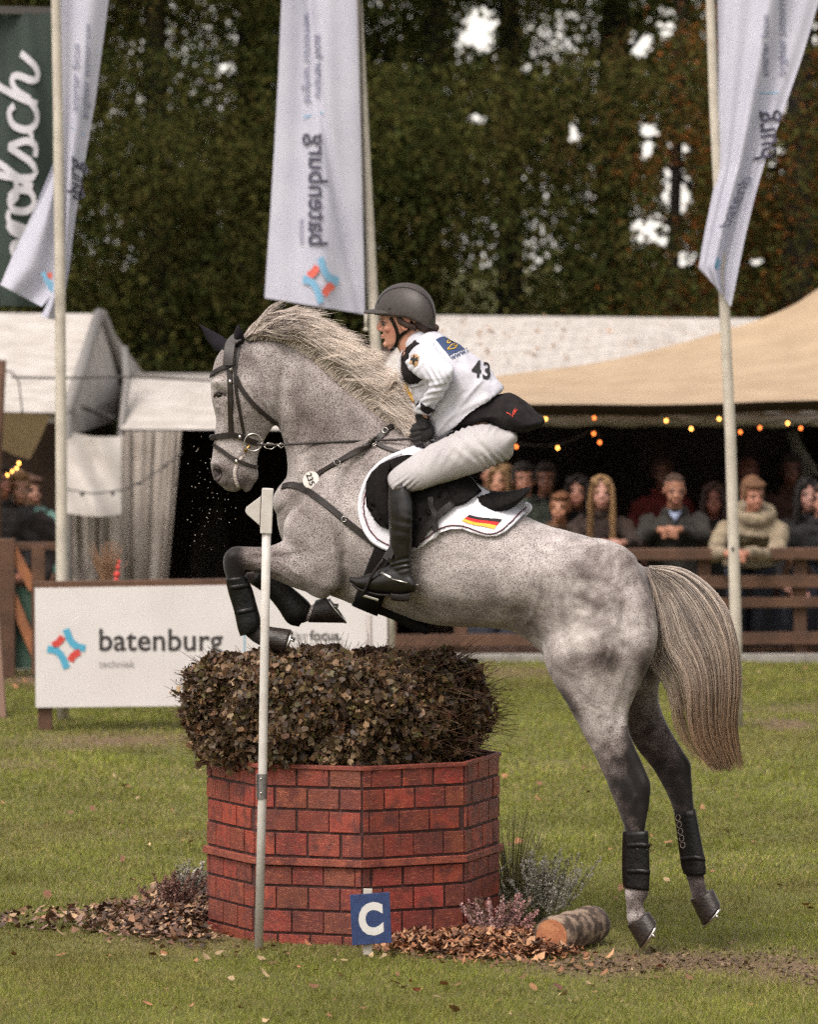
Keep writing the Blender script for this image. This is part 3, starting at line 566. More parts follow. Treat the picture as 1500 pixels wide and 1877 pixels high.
# mane
rm = np.random.default_rng(3); root = cat_rom([(447, 622), (487, 622), (524, 630), (555, 647), (585, 670), (616, 697), (647, 725), (677, 750), (717, 781), (752, 801)], 400)
topl = cat_rom([(458, 612), (466, 588), (490, 568), (530, 562), (573, 578), (612, 603), (652, 629), (690, 660), (726, 698), (742, 728), (754, 768), (766, 806)], 400)
P = []; cols = []; NCL = 150; clump = [(rm.normal(), rm.normal(), rm.uniform(.75, 1.04), rm.uniform(0, 6.28), rm.uniform(0, 1)) for _ in range(NCL)]
for i in range(12500):
    u = rm.uniform(0, 1); cl = clump[min(max(int(u * (NCL - 1) + rm.normal() * .35), 0), NCL - 1)]; layer = rm.uniform(.12, 1) ** .7
    a = root[int(u * 399)] + rm.normal(size=2) * 1.6; near_top = topl[int(min(.06 + u * .88, 1) * 399)]; far_top = topl[int(min(.22 + u * .84 + .035 * cl[1] + .04 * rm.uniform(), 1) * 399)]
    c1 = a + (near_top - a) * (.12 + .92 * layer) + np.array([-5, -3]) * (1 - u) * layer + np.array([10, 4]) * (1 - layer); end = a + (far_top - a) * (.30 + .68 * layer * cl[2]) + rm.normal(size=2) * 1.0 + np.array([cl[0] * 5, cl[1] * 5])
    tip = np.array([10 + 12 * cl[4] + 4 * rm.uniform(), 3 + 9 * math.sin(cl[3]) + 1.5 * rm.normal()]) * (1 if rm.uniform() < .94 else 1.8) * (1 if u < .9 else .3); y0, y1 = rm.uniform(-.03, .012), -.015 + cl[0] * .02 + rm.normal() * .016 - .07 * (1 - layer); row = []
    for k in range(11):
        t = k / 10; p = a * (1 - t) ** 2 + 2 * c1 * t * (1 - t) + end * t * t + tip * t ** 4; p = p + np.array([.25, 1]) * (5 + 3 * cl[4]) * math.sin(cl[3] + u * 25 + t * 6.5) * t
        row.append(W(p[0], p[1], y0 * (1 - t) + y1 * t))
    P.append(row); dk = rm.uniform() < (.34 if u < .22 else .05) * (1.5 if cl[4] < .4 else .5); tw = rm.uniform(.74, 1.05) * (.8 + .25 * cl[4]); c = np.array(S(84, 70, 66)[:3]) if dk else np.array(S(242, 229, 216)[:3]) * tw; cols.append(c)
hairm = M('horse_hair', None, (.92, .88, .85, 1), attr='tint', scale=20, rough=.45)
strands('mane', np.array(P, dtype=float), .00115, .0003, np.array(cols), hairm, horse)
# tail
oute = cat_rom([(1192, 1037), (1222, 1037), (1254, 1043), (1287, 1062), (1315, 1090), (1336, 1125), (1350, 1170), (1357, 1220), (1357, 1270), (1351, 1325), (1356, 1370), (1366, 1412)], 60)
inne = cat_rom([(1189, 1052), (1198, 1078), (1206, 1110), (1214, 1150), (1222, 1190), (1240, 1215), (1254, 1240), (1262, 1280), (1262, 1320), (1272, 1362), (1288, 1392), (1312, 1418)], 60)
P = []; cols = []
t_u = lambda u: min(1, abs(u - .35) * 3)
CLT = [(rm.normal(), rm.uniform(0, 6.28), rm.normal()) for _ in range(70)]
for i in range(13000):
    u = rm.beta(1.0, 1.0); y0 = rm.normal() * .02; y1 = rm.normal() * .045 + .0; ln = 1 - abs(rm.normal()) * .13; w2 = rm.uniform(0, 6.28); ct = CLT[int(min(max(u + rm.normal() * .012, 0), .999) * 70)]; ln = min(1, ln) * (1 - .16 * abs(ct[0]) * rm.uniform()); cl = ct[2] * .5; row = []; st = rm.uniform(0, .12)
    stray = (rm.uniform() < .05)
    for k in range(14):
        t = st + (ln - st) * k / 13; j = t * 59; ji = min(int(j), 58); f = j - ji
        o_ = oute[ji] * (1 - f) + oute[ji + 1] * f; n_ = inne[ji] * (1 - f) + inne[ji + 1] * f; uu = u + cl * .035 * math.sin(ct[1] + t * 4) + (.035 * math.sin(w2 + t * 5) * t) + (-.35 * math.sin(t * 3.1) if stray else 0)
        p = n_ * (1 - uu) + o_ * uu; row.append(W(p[0] + math.sin(w2 + t * 9) * 1.2, p[1], y0 * (1 - t) + (y1 + ct[0] * .012) * t - .02))
    P.append(row); dk_ = min(max(.5 + .45 * ct[0] + .35 * rm.normal() + .25 * (1 - t_u(u)), 0), 1); t0 = np.array(S(210, 196, 182)[:3]) * (1 - dk_ * .8) + np.array(S(84, 76, 74)[:3]) * dk_ * .8; cols.append(t0 * rm.uniform(.82, 1.05))
P = np.array(P, dtype=float); Sn, K, _ = P.shape; colv = np.repeat(np.array(cols)[:, None, :], K, axis=1); tt = np.clip((np.linspace(0, 1, K) - .3) / .6, 0, 1)[None, :, None]
colv = colv * (1 - tt) + (np.array(S(114, 90, 66)[:3]) * (.4 + .9 * np.array(cols).mean(axis=1, keepdims=True)[:, None, :] / .45)) * tt
to = strands('tail', P, .0011, .0003, np.array(cols), hairm, horse)
c4 = np.ones((Sn * K * 3, 4), dtype=np.float32); c4[:, :3] = np.repeat(colv.reshape(-1, 3), 3, axis=0); to.data.color_attributes['tint'].data.foreach_set('color', c4.ravel())
# leg boots
bootm = M('black_boot_shell', S(9, 8, 8), S(19, 17, 16), scale=30, rough=.38, bump=.3, bscale=70, spec=.3); grey = M('reflective_grey', S(150, 140, 132), rough=.5)
def leg_boot(secs, marks, ovals=None):
    b = MB(); b.loft(secs, n=24, sub=4, ends=(0, 0), power=2.3); o = link('leg_boot', modded(b.mesh('leg_boot'), [('DISPLACE', dict(strength=0.0))]), bootm, horse); t = bvh(o.data)
    for pts in marks: s = MB(); strap(s, t, pts, .022, .003, .004, 16, mir=False); s.build('strap_tab', bootm, o, smooth=True)
    s = MB()
    for pts in ovals or []:
        s.tube([hit(t, x, y, .001)[0] for x, y in pts], .0009, 5)
    if ovals: s.build('trim', grey, o)
    return o, t
def oval(cx, cy, a, bb, r): return [(cx + a * math.cos(t) * math.cos(r) - bb * math.sin(t) * math.sin(r), cy + a * math.cos(t) * math.sin(r) + bb * math.sin(t) * math.cos(r)) for t in np.linspace(0, 6.283, 20)]
def rect(x0, y0, x1, y1, sh=0): return [(x0, y0), (x1, y0 + sh), (x1, y1 + sh), (x0, y1), (x0, y0)]
leg_boot([((1142, 1524), (1189, 1523), .033, -.14), ((1141, 1560), (1191, 1560), .034, -.14), ((1141, 1600), (1192, 1600), .036, -.14), ((1143, 1626), (1191, 1632), .038, -.14)], [[(1150, 1550), (1170, 1549), (1190, 1550)], [(1150, 1597), (1170, 1597), (1191, 1599)]],
         [rect(1168, 1546, 1187, 1556, 1), rect(1167, 1594, 1188, 1600, 1), [(1172, 1551), (1185, 1552)]])
leg_boot([((1236, 1487), (1276, 1483), .032, .14), ((1243, 1540), (1285, 1532), .033, .14), ((1249, 1585), (1294, 1580), .036, .14), ((1254, 1602), (1295, 1602), .037, .14)], [[(1250, 1575), (1272, 1572), (1292, 1575)]], [oval(1244 + 2.2 * k, 1499 + 12.5 * k, 4, 5.5, .1) for k in range(5)])
leg_boot([((413, 1060), (451, 1056), .04, -.17), ((418, 1085), (462, 1078), .036, -.17), ((428, 1118), (470, 1106), .034, -.17), ((435, 1150), (478, 1138), .04, -.17), ((440, 1166), (474, 1155), .036, -.17)], [[(416, 1078), (436, 1076), (456, 1072)], [(428, 1124), (450, 1120), (474, 1114)]],
         [rect(415, 1077, 428, 1086, -4)])
leg_boot([((478, 1036), (459, 1070), .042, .16), ((512, 1058), (487, 1090), .038, .16), ((540, 1080), (508, 1114), .036, .16), ((566, 1103), (527, 1142), .042, .16), ((570, 1112), (548, 1149), .034, .16)], [[(512, 1066), (502, 1084), (496, 1098)], [(545, 1092), (533, 1112), (520, 1128)]], [oval(503 + 7.5 * k, 1071 + 7.5 * k, 4, 5.5, .7) for k in range(4)])
# bridle
b = MB(); strap(b, HT, [(420, 640), (421, 672), (422, 700), (423, 740), (424, 793)], .026, .006, .005, 40); strap(b, HT, [(440, 626), (434, 660), (431, 700), (438, 745), (447, 795)], .014, .005, .004, 40)
strap(b, HT, [(436, 624), (428, 632), (424, 645), (423, 672)], .05, .03, .006, 24); strap(b, HT, [(432, 690), (440, 708), (455, 730), (476, 752), (500, 772), (508, 778)], .020, .006, .005, 40)
strap(b, HT, [(389, 690), (396, 682), (408, 675), (424, 671)], .020, .010, .006, 24); strap(b, HT, [(390, 802), (402, 800), (424, 797), (440, 800), (452, 806), (470, 812)], .026, .006, .006, 30); strap(b, HT, [(391, 815), (404, 824), (425, 839), (448, 850), (472, 858)], .017, .006, .005, 30)
i0 = len(b.v); q0 = [Vector((p.x, y, p.z)) for p, y in ((W(389, 802), -.04), (W(388, 801), 0), (W(389, 802), .04))]; b.tube(q0, .012, 6)
br = b.build('bridle', leather_b, horse)
b = MB()
for cx, cy, r in ((464, 811, 16),):
    for s in (-1, 1):
        p0 = hit(HT, cx, cy, .02)[0]; Yr = p0.y * (1 if s == -1 else -1); c = W(cx, cy, p0.y); c.y = Yr; b.tube([c + Vector((math.cos(t) * r / 430, 0, math.sin(t) * r / 430)) for t in np.linspace(0, 6.2832, 28)], .0035, 8)
for cx, cy in ((424, 700), (425, 678), (440, 800), (433, 846)): p = hit(HT, cx, cy, .012)[0]; b.box(p, (.012, .006, .018))
b.build('bit_ring', silver, br, smooth=True)
b = MB(); b.tube([hit(HT, x, y, .012)[0] for x, y in ((458, 814), (452, 820), (448, 828))], [.004, .006, .008], 8); b.build('mouthpiece', brass, br, smooth=True)
# breastplate
b = MB(); strap(b, HT, [(519, 893), (532, 889), (552, 893), (575, 908), (600, 927), (630, 952), (660, 976), (698, 1005)], .03, .006, .006, 60); strap(b, HT, [(552, 893), (566, 882), (588, 867), (618, 849), (650, 829), (682, 812), (700, 797), (708, 788), (722, 780)], .026, .006, .006, 60)
strap(b, HT, [(688, 813), (706, 822), (730, 830), (756, 836)], .020, .008, .005, 30)
bp_ = b.build('breastplate', leather_b, horse)
b = MB()
for cx, cy, r in ((620, 850, 5), (629, 952, 5), (704, 792, 5), (684, 815, 6)):
    b.tube([hit(HT, cx + r * math.cos(t), cy + r * 1.0 * math.sin(t), .013)[0] for t in np.linspace(0, 6.2832, 14)], .0018, 6)
b.build('buckle', silver, bp_, smooth=True)
# number disc
dc, dn = hit(HT, 573, 881, .012); b = MB(); dr = .038; ux = Vector((math.cos(.2), 0, -math.sin(.2))); ux = (ux - dn * ux.dot(dn)).normalized(); uy = dn.cross(ux) * -1
if uy.z < 0: uy = -uy
b.tube([dc, dc + dn * .004], dr, 32); disc = b.build('number_disc', M('white_plastic', S(214, 208, 200), rough=.4), horse, smooth=False)
b = MB(); rr = math.radians(-58); tx = ux * math.cos(rr) + uy * math.sin(rr); ty = -ux * math.sin(rr) + uy * math.cos(rr)
text_on(b, '235', lambda x, y: dc + dn * .0085 + tx * (x - .031) + ty * (y - .012), .036, bold=.02, spacing=1.05); b.build('digits', M('black_print', S(24, 22, 22), rough=.6), disc)
# girth and stud guard
b = MB(); i0 = len(b.v); strap(b, HT, [(716, 1000), (700, 1040), (686, 1075), (676, 1100), (668, 1120)], .12, .012, .012, 30); b.loft([((660, 1090), (657, 1112), .10, 0), ((690, 1092), (684, 1122), .12, 0), ((730, 1105), (720, 1136), .10, 0), ((760, 1130), (750, 1152), .06, 0), ((785, 1146), (778, 1162), .035, 0)], n=20)
b.build('girth', suede, horse, smooth=True)
# saddle pad, saddle
PAD = [(736, 830), (716, 838), (694, 852), (678, 870), (666, 895), (660, 920), (661, 945), (668, 970), (682, 990), (700, 1002), (722, 1010), (745, 1014), (765, 1008), (785, 994), (806, 978), (825, 972), (848, 972), (868, 980), (890, 986), (910, 985), (925, 978), (942, 964), (958, 948), (974, 930), (962, 922), (940, 922), (900, 912), (860, 890), (820, 862), (790, 838), (760, 822)]
padc = M('quilted_white_cotton', S(206, 205, 212), S(226, 225, 230), scale=14, rough=.85, bump=.25, bscale=180)
def quilt(x, y):
    a = (x + y * .58) / 8.5; c = (x - y * .58) / 8.5; return .0035 * (abs(math.sin(a * math.pi)) * abs(math.sin(c * math.pi))) ** .5
b = MB(); patch(b, HT, PAD, .012, .007, 3.2, disp=quilt); pad = b.build('saddle_pad', padc, horse, smooth=True); PT = bvh(pad.data)
edge = [p for p in PAD[:25]]; edge_in = lambda k: [(x + (740 - x) * k / max(abs(740 - x), 60) if i < 11 else x, y - (k if i > 9 else 0)) for i, (x, y) in enumerate(edge)]
b = MB(); strap(b, PT, edge, .017, .003, .008, 160); b.build('binding', M('white_binding', S(222, 222, 228), rough=.6), pad, smooth=True)
inner = [(738, 837), (718, 845), (698, 858), (684, 874), (673, 897), (667, 920), (668, 943), (675, 966), (687, 983), (704, 995), (724, 1003), (745, 1006), (762, 1000), (781, 987), (803, 971), (824, 964), (849, 965), (869, 972), (890, 979), (908, 978), (921, 971), (937, 957), (952, 942), (966, 928)]
cord = MB(); q = cat_rom(inner, 330); 
for i in range(0, 328, 2):
    cord.mi = (i // 2) % 2; cord.tube([hit(PT, q[i][0], q[i][1], .003)[0], hit(PT, q[min(i + 2, 329)][0], q[min(i + 2, 329)][1], .003)[0]], .0032, 6)
cord.build('cord', [M('dark_red_cord', S(120, 46, 46), rough=.7), M('navy_cord', S(44, 36, 46), rough=.7)], pad, smooth=True)
cord = None
# little three-band flag stitched on the pad
for nm, cc, k in (('flag_band', S(28, 24, 24), 0), ('flag_band', S(196, 34, 36), 1), ('flag_band', S(232, 178, 62), 2)):
    t0, t1 = k / 3, (k + 1) / 3; f = lambda u, v: ((860 + 60 * u - 13 * v - 2 * u * v), (944 + 9 * u + 11 * v + 6 * u * v + 3 * math.sin(u * 4) * (1 - u)))
    pl = [f(u, t0) for u in np.linspace(0, 1, 10)] + [f(u, t1) for u in np.linspace(1, 0, 10)]; b = MB(); patch(b, PT, pl, .003, .0015, 3, mir=False); b.build(nm, M('flag_colour', cc, rough=.8), pad)
b = MB()
FLAP = [(748, 838), (724, 842), (702, 852), (685, 868), (676, 885), (672, 905), (676, 930), (684, 948), (697, 964), (713, 972), (735, 990), (758, 992), (775, 978), (795, 958), (812, 944), (832, 930), (850, 926), (880, 905), (850, 870), (800, 845)]
patch(b, PT, FLAP, .010, .012, 5); sad = b.build('saddle', suede, horse, smooth=True)
b = MB(); b.loft([((775, 832), (752, 880), .09, 0), ((800, 840), (785, 915), .14, 0), ((840, 868), (830, 938), .17, 0), ((880, 893), (864, 948), .20, 0), ((915, 901), (898, 950), .215, 0), ((945, 899), (932, 936), .20, 0), ((965, 893), (955, 918), .15, 0), ((972, 893), (969, 903), .08, 0)], n=28, dome=.3)
seat = b.build('seat', suede, sad, smooth=True); ST = bvh(seat.data)
b = MB(); strap(b, ST, [(850, 914), (880, 926), (905, 928), (930, 920), (952, 908)], .006, .002, .003, 40); b.build('welt', leather, sad)
b = MB(); b.loft([((690, 860), (716, 856), .03, -.24), ((682, 900), (712, 890), .04, -.27), ((694, 940), (716, 930), .035, -.30), ((706, 962), (718, 955), .02, -.30)], n=16); b.mirror(); b.build('knee_roll', suede, sad, smooth=True)
b = MB(); strap(b, PT, [(786, 915), (792, 935), (796, 955), (798, 975)], .026, .024, .006, 20); strap(b, PT, [(830, 925), (800, 948), (775, 980), (760, 1000)], .03, .022, .006, 20); b.build('billet', leather, sad)
# ------------------------------------------------------------------ the rider
hip = W(915, 815)
skin = M('face_skin', S(206, 150, 126), S(192, 130, 108), scale=40, rough=.5, bump=.1, bscale=120, spec=.35)
rb = MB()
rb.loft([((700, 548), (782, 552), .066, 0), ((697, 566), (788, 572), .073, 0), ((697, 582), (784, 588), .072, 0), ((699, 596), (774, 600), .064, 0), ((702, 610), (760, 612), .052, 0), ((705, 622), (748, 621), .040, 0), ((708, 631), (736, 631), .030, 0), ((712, 636), (728, 635), .020, 0)], n=28, sub=5, dome=.4)
rb.loft([((722, 615), (775, 596), .050, 0), ((730, 640), (782, 615), .050, 0), ((740, 660), (795, 630), .06, 0), ((745, 680), (815, 640), .10, 0)], n=20)
rb.loft([((745, 670), (815, 640), .13, 0), ((760, 700), (870, 670), .15, 0), ((785, 745), (905, 715), .14, 0), ((835, 775), (915, 750), .13, 0), ((865, 800), (910, 820), .11, 0)], n=24)
i0 = len(rb.v)
def cap(pts, rs, n=12): rb.tube([W(x, y, Y) for x, y, Y in pts], rs, n)
cap([(778, 650, -.14), (804, 680, -.215), (790, 726, -.185), (776, 755, -.13), (778, 785, -.10)], [.035, .024, .020, .018, .020])
cap([(895, 812, -.10), (815, 845, -.21), (742, 884, -.30), (736, 950, -.345), (734, 1040, -.35)], [.07, .055, .028, .03, .025]); cap([(736, 1060, -.355), (690, 1070, -.36)], [.022, .018])
rb.mirror(i0)
# nose, lips, chin, cheek, brow
def nb(x, y, Y, r, rot=None): rb.ell(W(x, y, Y), r, rot=rot)
rb.tube([W(700, 588, 0), W(696, 597, 0), W(693.5, 602, 0)], [.010, .012, .011], 10); nb(694.5, 603.5, 0, (.0085, .011, .0075)); nb(699, 605, -.010, (.008, .007, .007)); nb(699, 605, .010, (.008, .007, .007))
nb(699.8, 615.2, 0, (.006, .018, .0045)); nb(701, 619.5, 0, (.006, .016, .0045)); nb(707.5, 631, 0, (.013, .017, .013)); nb(700, 581, 0, (.009, .045, .009)); nb(712, 603, -.036, (.018, .014, .014)); nb(712, 603, .036, (.018, .014, .014))
nb(708, 590, -.03, (.014, .016, .010)); nb(708, 590, .03, (.014, .016, .010))
for s in (-1, 1): rb.ell(W(744, 594, s * .070), (.020, .010, .031), rot=Matrix.Rotation(math.radians(12), 3, 'Y'))
def sc_face(me):
    co, no = coords(me), normals(me); q, r = PXn(co); off = np.zeros(len(co)); side = np.abs(no[:, 1])
    for x, y, rx, ry, h in ((706, 594, 5, 3.5, -.005), (745, 594, 5, 8, -.006), (702, 617.5, 5, 1.4, -.003), (713, 614, 3, 8, -.0015), (704, 626, 5, 3, -.003)):
        off += h * np.exp(-(((q - x) / rx) ** 2 + ((r - y) / ry) ** 2)) * (np.clip(side, .2, 1))
    setco(me, co + no * off[:, None]); co = coords(me); q, r = PXn(co)
    g = lambda cx, cy, rx, ry: np.exp(-(((q - cx) / rx) ** 2 + ((r - cy) / ry) ** 2)); base = np.array([1.0, 1, 1])[None] * np.ones((len(co), 1))
    base -= (g(714, 607, 10, 8) * .5 + g(694, 603, 5, 5) * .35 + g(745, 594, 9, 12) * .6 + g(700, 617.5, 3, 3) * .35)[:, None] * np.array([.04, .42, .40])
    base -= (g(700, 585, 6, 2.0) * .8)[:, None] * np.array([.7, .7, .7]); setcol(me, np.clip(base, .1, 1) * np.array(S(190, 140, 118)[:3]))
skinc = M('skin_tone', None, (.9, .88, .87, 1), attr='tint', scale=50, rough=.5, bump=.1, bscale=140, spec=.35)
person = link('person', organic(rb, 'person', .0036, 3, .5, sc_face), skinc)
tag(person, 'rider in black helmet and white numbered bib crouching forward in the saddle', 'person')
dark = M('dark_eye', S(28, 20, 18), rough=.15); white = M('eye_white', S(110, 90, 84), rough=.3)
for s in (-1, 1):
    b = MB(); c = W(704.5, 594.5, s * .031); b.ell(c, .0080); e = b.build('eye', white, person, smooth=True); b = MB(); b.ell(c + Vector((-.0055, s * .004, 0)), .0058); b.build('iris', dark, e, smooth=True)
    b = MB(); b.tube([W(697, 591, s * .02), W(701, 589, s * .034), W(708, 591, s * .047)], [.0015, .003, .001], 6); b.build('eyebrow', M('brown_hair', S(60, 42, 34), rough=.7) if s < 0 else bpy.data.materials['brown_hair'], person, smooth=True)
hairb = bpy.data.materials['brown_hair']
b = MB(); b.loft([((752, 578), (790, 580), .074, 0), ((755, 595), (791, 596), .07, 0), ((765, 606), (790, 606), .05, 0)], n=20); b.tube([W(730, 578, -.070), W(733, 588, -.073), W(745, 596, -.070), W(762, 600, -.06)], [.010, .014, .016, .014], 8); b.ell(W(798, 603, 0), (.017, .02, .013)); b.ell(W(793, 600, 0), (.03, .03, .017)); hb = link('hair', organic(b, 'hair', .004, 3), hairb, person)
# helmet
helm = M('matt_helmet', S(54, 48, 46), S(64, 57, 54), scale=80, rough=.5, bump=.1, bscale=300); hgl = M('helmet_edge', S(34, 31, 31), rough=.35)
b = MB(); HS = [((700, 541), (757, 523), .0, 0)]
c = W(744, 572, 0); n, m = 40, 20
rot = Matrix.Rotation(math.radians(4), 3, 'Y'); vs = []; fs = []
for i in range(m + 1):
    a = math.radians(100) * i / m
    for j in range(n):
        t = 2 * math.pi * j / n; r = Vector((math.sin(a) * math.cos(t) * .1225, math.sin(a) * math.sin(t) * .094, math.cos(a) * .113)); 
        if r.x > 0: r.x *= .97; r.z -= .0
        lowb = -.045 * max(0, math.cos(t)) * (a / 1.75) ** 3 ; r.z += lowb
        vs.append(c + rot @ r)
fs = [(i * n + j, i * n + (j + 1) % n, i * n + n + (j + 1) % n, i * n + n + j) for i in range(m) for j in range(n)]
b.add(vs, fs); me = modded(b.mesh('helmet'), [('SOLIDIFY', dict(thickness=.012, offset=-1))]); me.polygons.foreach_set('use_smooth', [True] * len(me.polygons)); hel = link('helmet', me, helm, person); HB = bvh(me)
b = MB()                                                # peak
vs = []
for i in range(9):
    u = i / 8
    for j in range(17):
        t = math.radians(-75 + 150 * j / 16); base = c + rot @ Vector((-math.cos(t) * .121, math.sin(t) * .091, .000)); tip = W(677, 577.5, 0); out = Vector((-.060 * math.cos(t) ** 1.3 , math.sin(t) * .006, -.010 * math.cos(t)))
        p = base + out * u; p.z += .006 * math.sin(u * math.pi) - .008 * u * abs(math.sin(t)); vs.append(p)
b.add(vs, [(i * 17 + j, i * 17 + j + 1, i * 17 + 18 + j, i * 17 + 17 + j) for i in range(8) for j in range(16)]); me = modded(b.mesh('peak'), [('SOLIDIFY', dict(thickness=.006, offset=0))]); me.polygons.foreach_set('use_smooth', [True] * len(me.polygons)); link('peak', me, helm, hel)
b = MB(); strap(b, HB, [(692, 556), (700, 542), (716, 531), (738, 527), (760, 531), (780, 544), (792, 562), (796, 582)], .006, .001, .004, 40); b.ell(hit(HB, 714, 565, .002)[0], .004); b.build('piping', hgl, hel)
BT = bvh(person.data); b = MB(); strap(b, BT, [(716, 582), (724, 596), (729, 612), (728, 626), (722, 637), (716, 642)], .015, .004, .004, 24); strap(b, BT, [(757, 596), (745, 606), (735, 614), (729, 622)], .014, .004, .004, 20); strap(b, BT, [(752, 590), (757, 598), (762, 603)], .02, .003, .004, 10)
b.tube([W(722, 637, -.03), W(719, 641, 0), W(722, 637, .03)], .006, 8); b.build('chin_strap', leather, hel)
# breeches
brm = M('white_breeches', S(176, 172, 172), S(164, 160, 161), scale=9, rough=.8, bump=.12, bscale=500)
b = MB(); b.loft([((938, 792), (944, 808), .10, 0), ((918, 778), (938, 838), .16, 0), ((885, 772), (912, 850), .165, 0), ((850, 780), (890, 850), .15, 0), ((830, 790), (865, 850), .12, 0)], n=28); i0 = len(b.v)
b.loft([((925, 786), (943, 815), .09, -.10), ((895, 777), (928, 842), .115, -.12), ((862, 782), (900, 856), .11, -.16), ((825, 796), (862, 871), .10, -.20), ((785, 817), (818, 884), .088, -.24), ((748, 840), (778, 896), .072, -.29), ((722, 860), (748, 902), .062, -.32), ((711, 877), (728, 908), .054, -.335), ((716, 905), (750, 912), .05, -.34), ((716, 940), (752, 940), .045, -.345)], n=28); b.mirror(i0)
def sc_br(me):
    co, no = coords(me), normals(me); q, r = PXn(co); w = np.zeros(len(co))
    for cx, cy, rx, ry, a, f, h in ((850, 790, 30, 14, -.75, .55, .004), (893, 786, 24, 10, .5, .45, .003), (742, 888, 18, 12, .9, .7, .005), (900, 845, 26, 14, -.7, .5, .006), (800, 830, 40, 18, .5, .35, .004), (865, 820, 40, 25, -.9, .3, .004)):
        w += h * np.sin(((q - cx) * math.cos(a) + (r - cy) * math.sin(a)) * f + 2 * vnoise(co, 20, 3)) * np.exp(-(((q - cx) / rx) ** 2 + ((r - cy) / ry) ** 2))
    w += (vnoise(co, 14, 2) - .5) * .007
    c = cat_rom([(752, 905), (800, 880), (860, 848), (905, 822), (935, 800)], 40); dd = np.min((q[:, None] - c[None, :, 0]) ** 2 + (r[:, None] - c[None, :, 1]) ** 2, axis=1); w -= .0016 * np.exp(-dd / 1.6)
    setco(me, co + no * w[:, None])
bree = link('breeches', organic(b, 'breeches', .0055, 5, .5, sc_br), brm, person)
# boots
bootl = M('tall_boot_leather', S(14, 12, 11), S(24, 20, 18), scale=25, rough=.26, bump=.09, bscale=60)
b = MB()
b.loft([((712, 884), (744, 884), .050, -.335), ((711, 905), (755, 908), .056, -.34), ((711, 935), (760, 940), .060, -.345), ((713, 970), (758, 972), .055, -.35), ((714, 1005), (756, 1003), .048, -.35), ((713, 1030), (754, 1030), .040, -.352), ((714, 1052), (756, 1056), .038, -.352), ((718, 1075), (755, 1078), .036, -.352)], n=28, ends=(.5, 1), dome=.2)
b.loft([((750, 1050), (755, 1086), .034, -.352), ((728, 1035), (738, 1090), .038, -.354), ((705, 1040), (705, 1089), .042, -.357), ((682, 1050), (678, 1086), .044, -.36), ((660, 1056), (656, 1079), .040, -.362), ((644, 1057), (644, 1069), .028, -.364)], n=24, dome=.4)
def sc_boot(me):
    co, no = coords(me), normals(me); q, r = PXn(co); w = .0026 * np.sin((r + .25 * q) * .62 + 5 * vnoise(co, 25, 3)) * np.exp(-((r - 1035) / 12) ** 2) + .0008 * np.sin((r - .5 * q) * .3 + 9 * vnoise(co, 9, 3)) * np.exp(-((r - 970) / 30) ** 2); w += (vnoise(co, 30, 1) - .5) * .002; setco(me, co + no * w[:, None])
me = organic(b, 'boot', .004, 4, .5, sc_boot); mf = me.copy(); 
bo = link('boot', me, bootl, person); co = coords(mf); co[:, 1] *= -1; setco(mf, co); mf.flip_normals(); link('boot', mf, None, person)
b = MB(); b.loft([((716, 1086), (718, 1100), .033, -.354), ((734, 1088), (735, 1102), .034, -.354), ((750, 1086), (750, 1101), .031, -.354)], n=20, power=4, dome=.05); b.build('heel', leather, bo, smooth=False)
b = MB(); b.loft([((716, 1088), (714, 1093), .036, -.356), ((690, 1086), (690, 1091), .040, -.358), ((660, 1077), (658, 1083), .037, -.361), ((645, 1067), (645, 1072), .024, -.363)], n=20, power=3, dome=.1); b.build('sole', leather, bo, smooth=True)
BB = bvh(bo.data); b = MB(); b.tube([W(717, 1061, -.398), W(735, 1066, -.398), W(756, 1070, -.375), W(758, 1070, -.352)], .0035, 8); b.tube([W(756, 1070, -.352), W(768, 1073, -.352)], .0035, 8); strap(b, BB, [(690, 1046), (704, 1052), (717, 1060)], .012, .002, .003, 10, mir=False); b.build('spur', silver, bo, smooth=True)
b = MB(); b.ell(hit(BB, 729, 895, .001)[0], (.014, .004, .010)); b.build('crest_tab', M('tab', S(64, 58, 52), rough=.5), bo, smooth=True)
# stirrup (belongs to the saddle)
b = MB(); b.bar(W(752, 950, -.315), W(712, 1022, -.395), .026, .006, up=(0, 1, 0)); b.bar(W(746, 960, -.32), W(705, 1025, -.40), .024, .006, up=(0, 1, 0)); sl = b.build('stirrup_leather', leather, sad)
b = MB(); top = (700, 1020); q = [(708, 1018, -.385), (694, 1036, -.405), (680, 1058, -.41), (668, 1084, -.405), (664, 1092, -.40)]; b.tube([W(*p) for p in q], .006, 8); b.tube([W(x + 14, y - 2, -.71 - Y) for x, y, Y in q], .006, 8); b.ell(W(709, 1017, -.36), (.012, .03, .012)); st = b.build('stirrup_iron', leather, sad, smooth=True)
b = MB(); b.bar(W(664, 1090, -.358), W(694, 1099, -.358), .09, .010); b.build('tread', silver, st, bevel=.002)
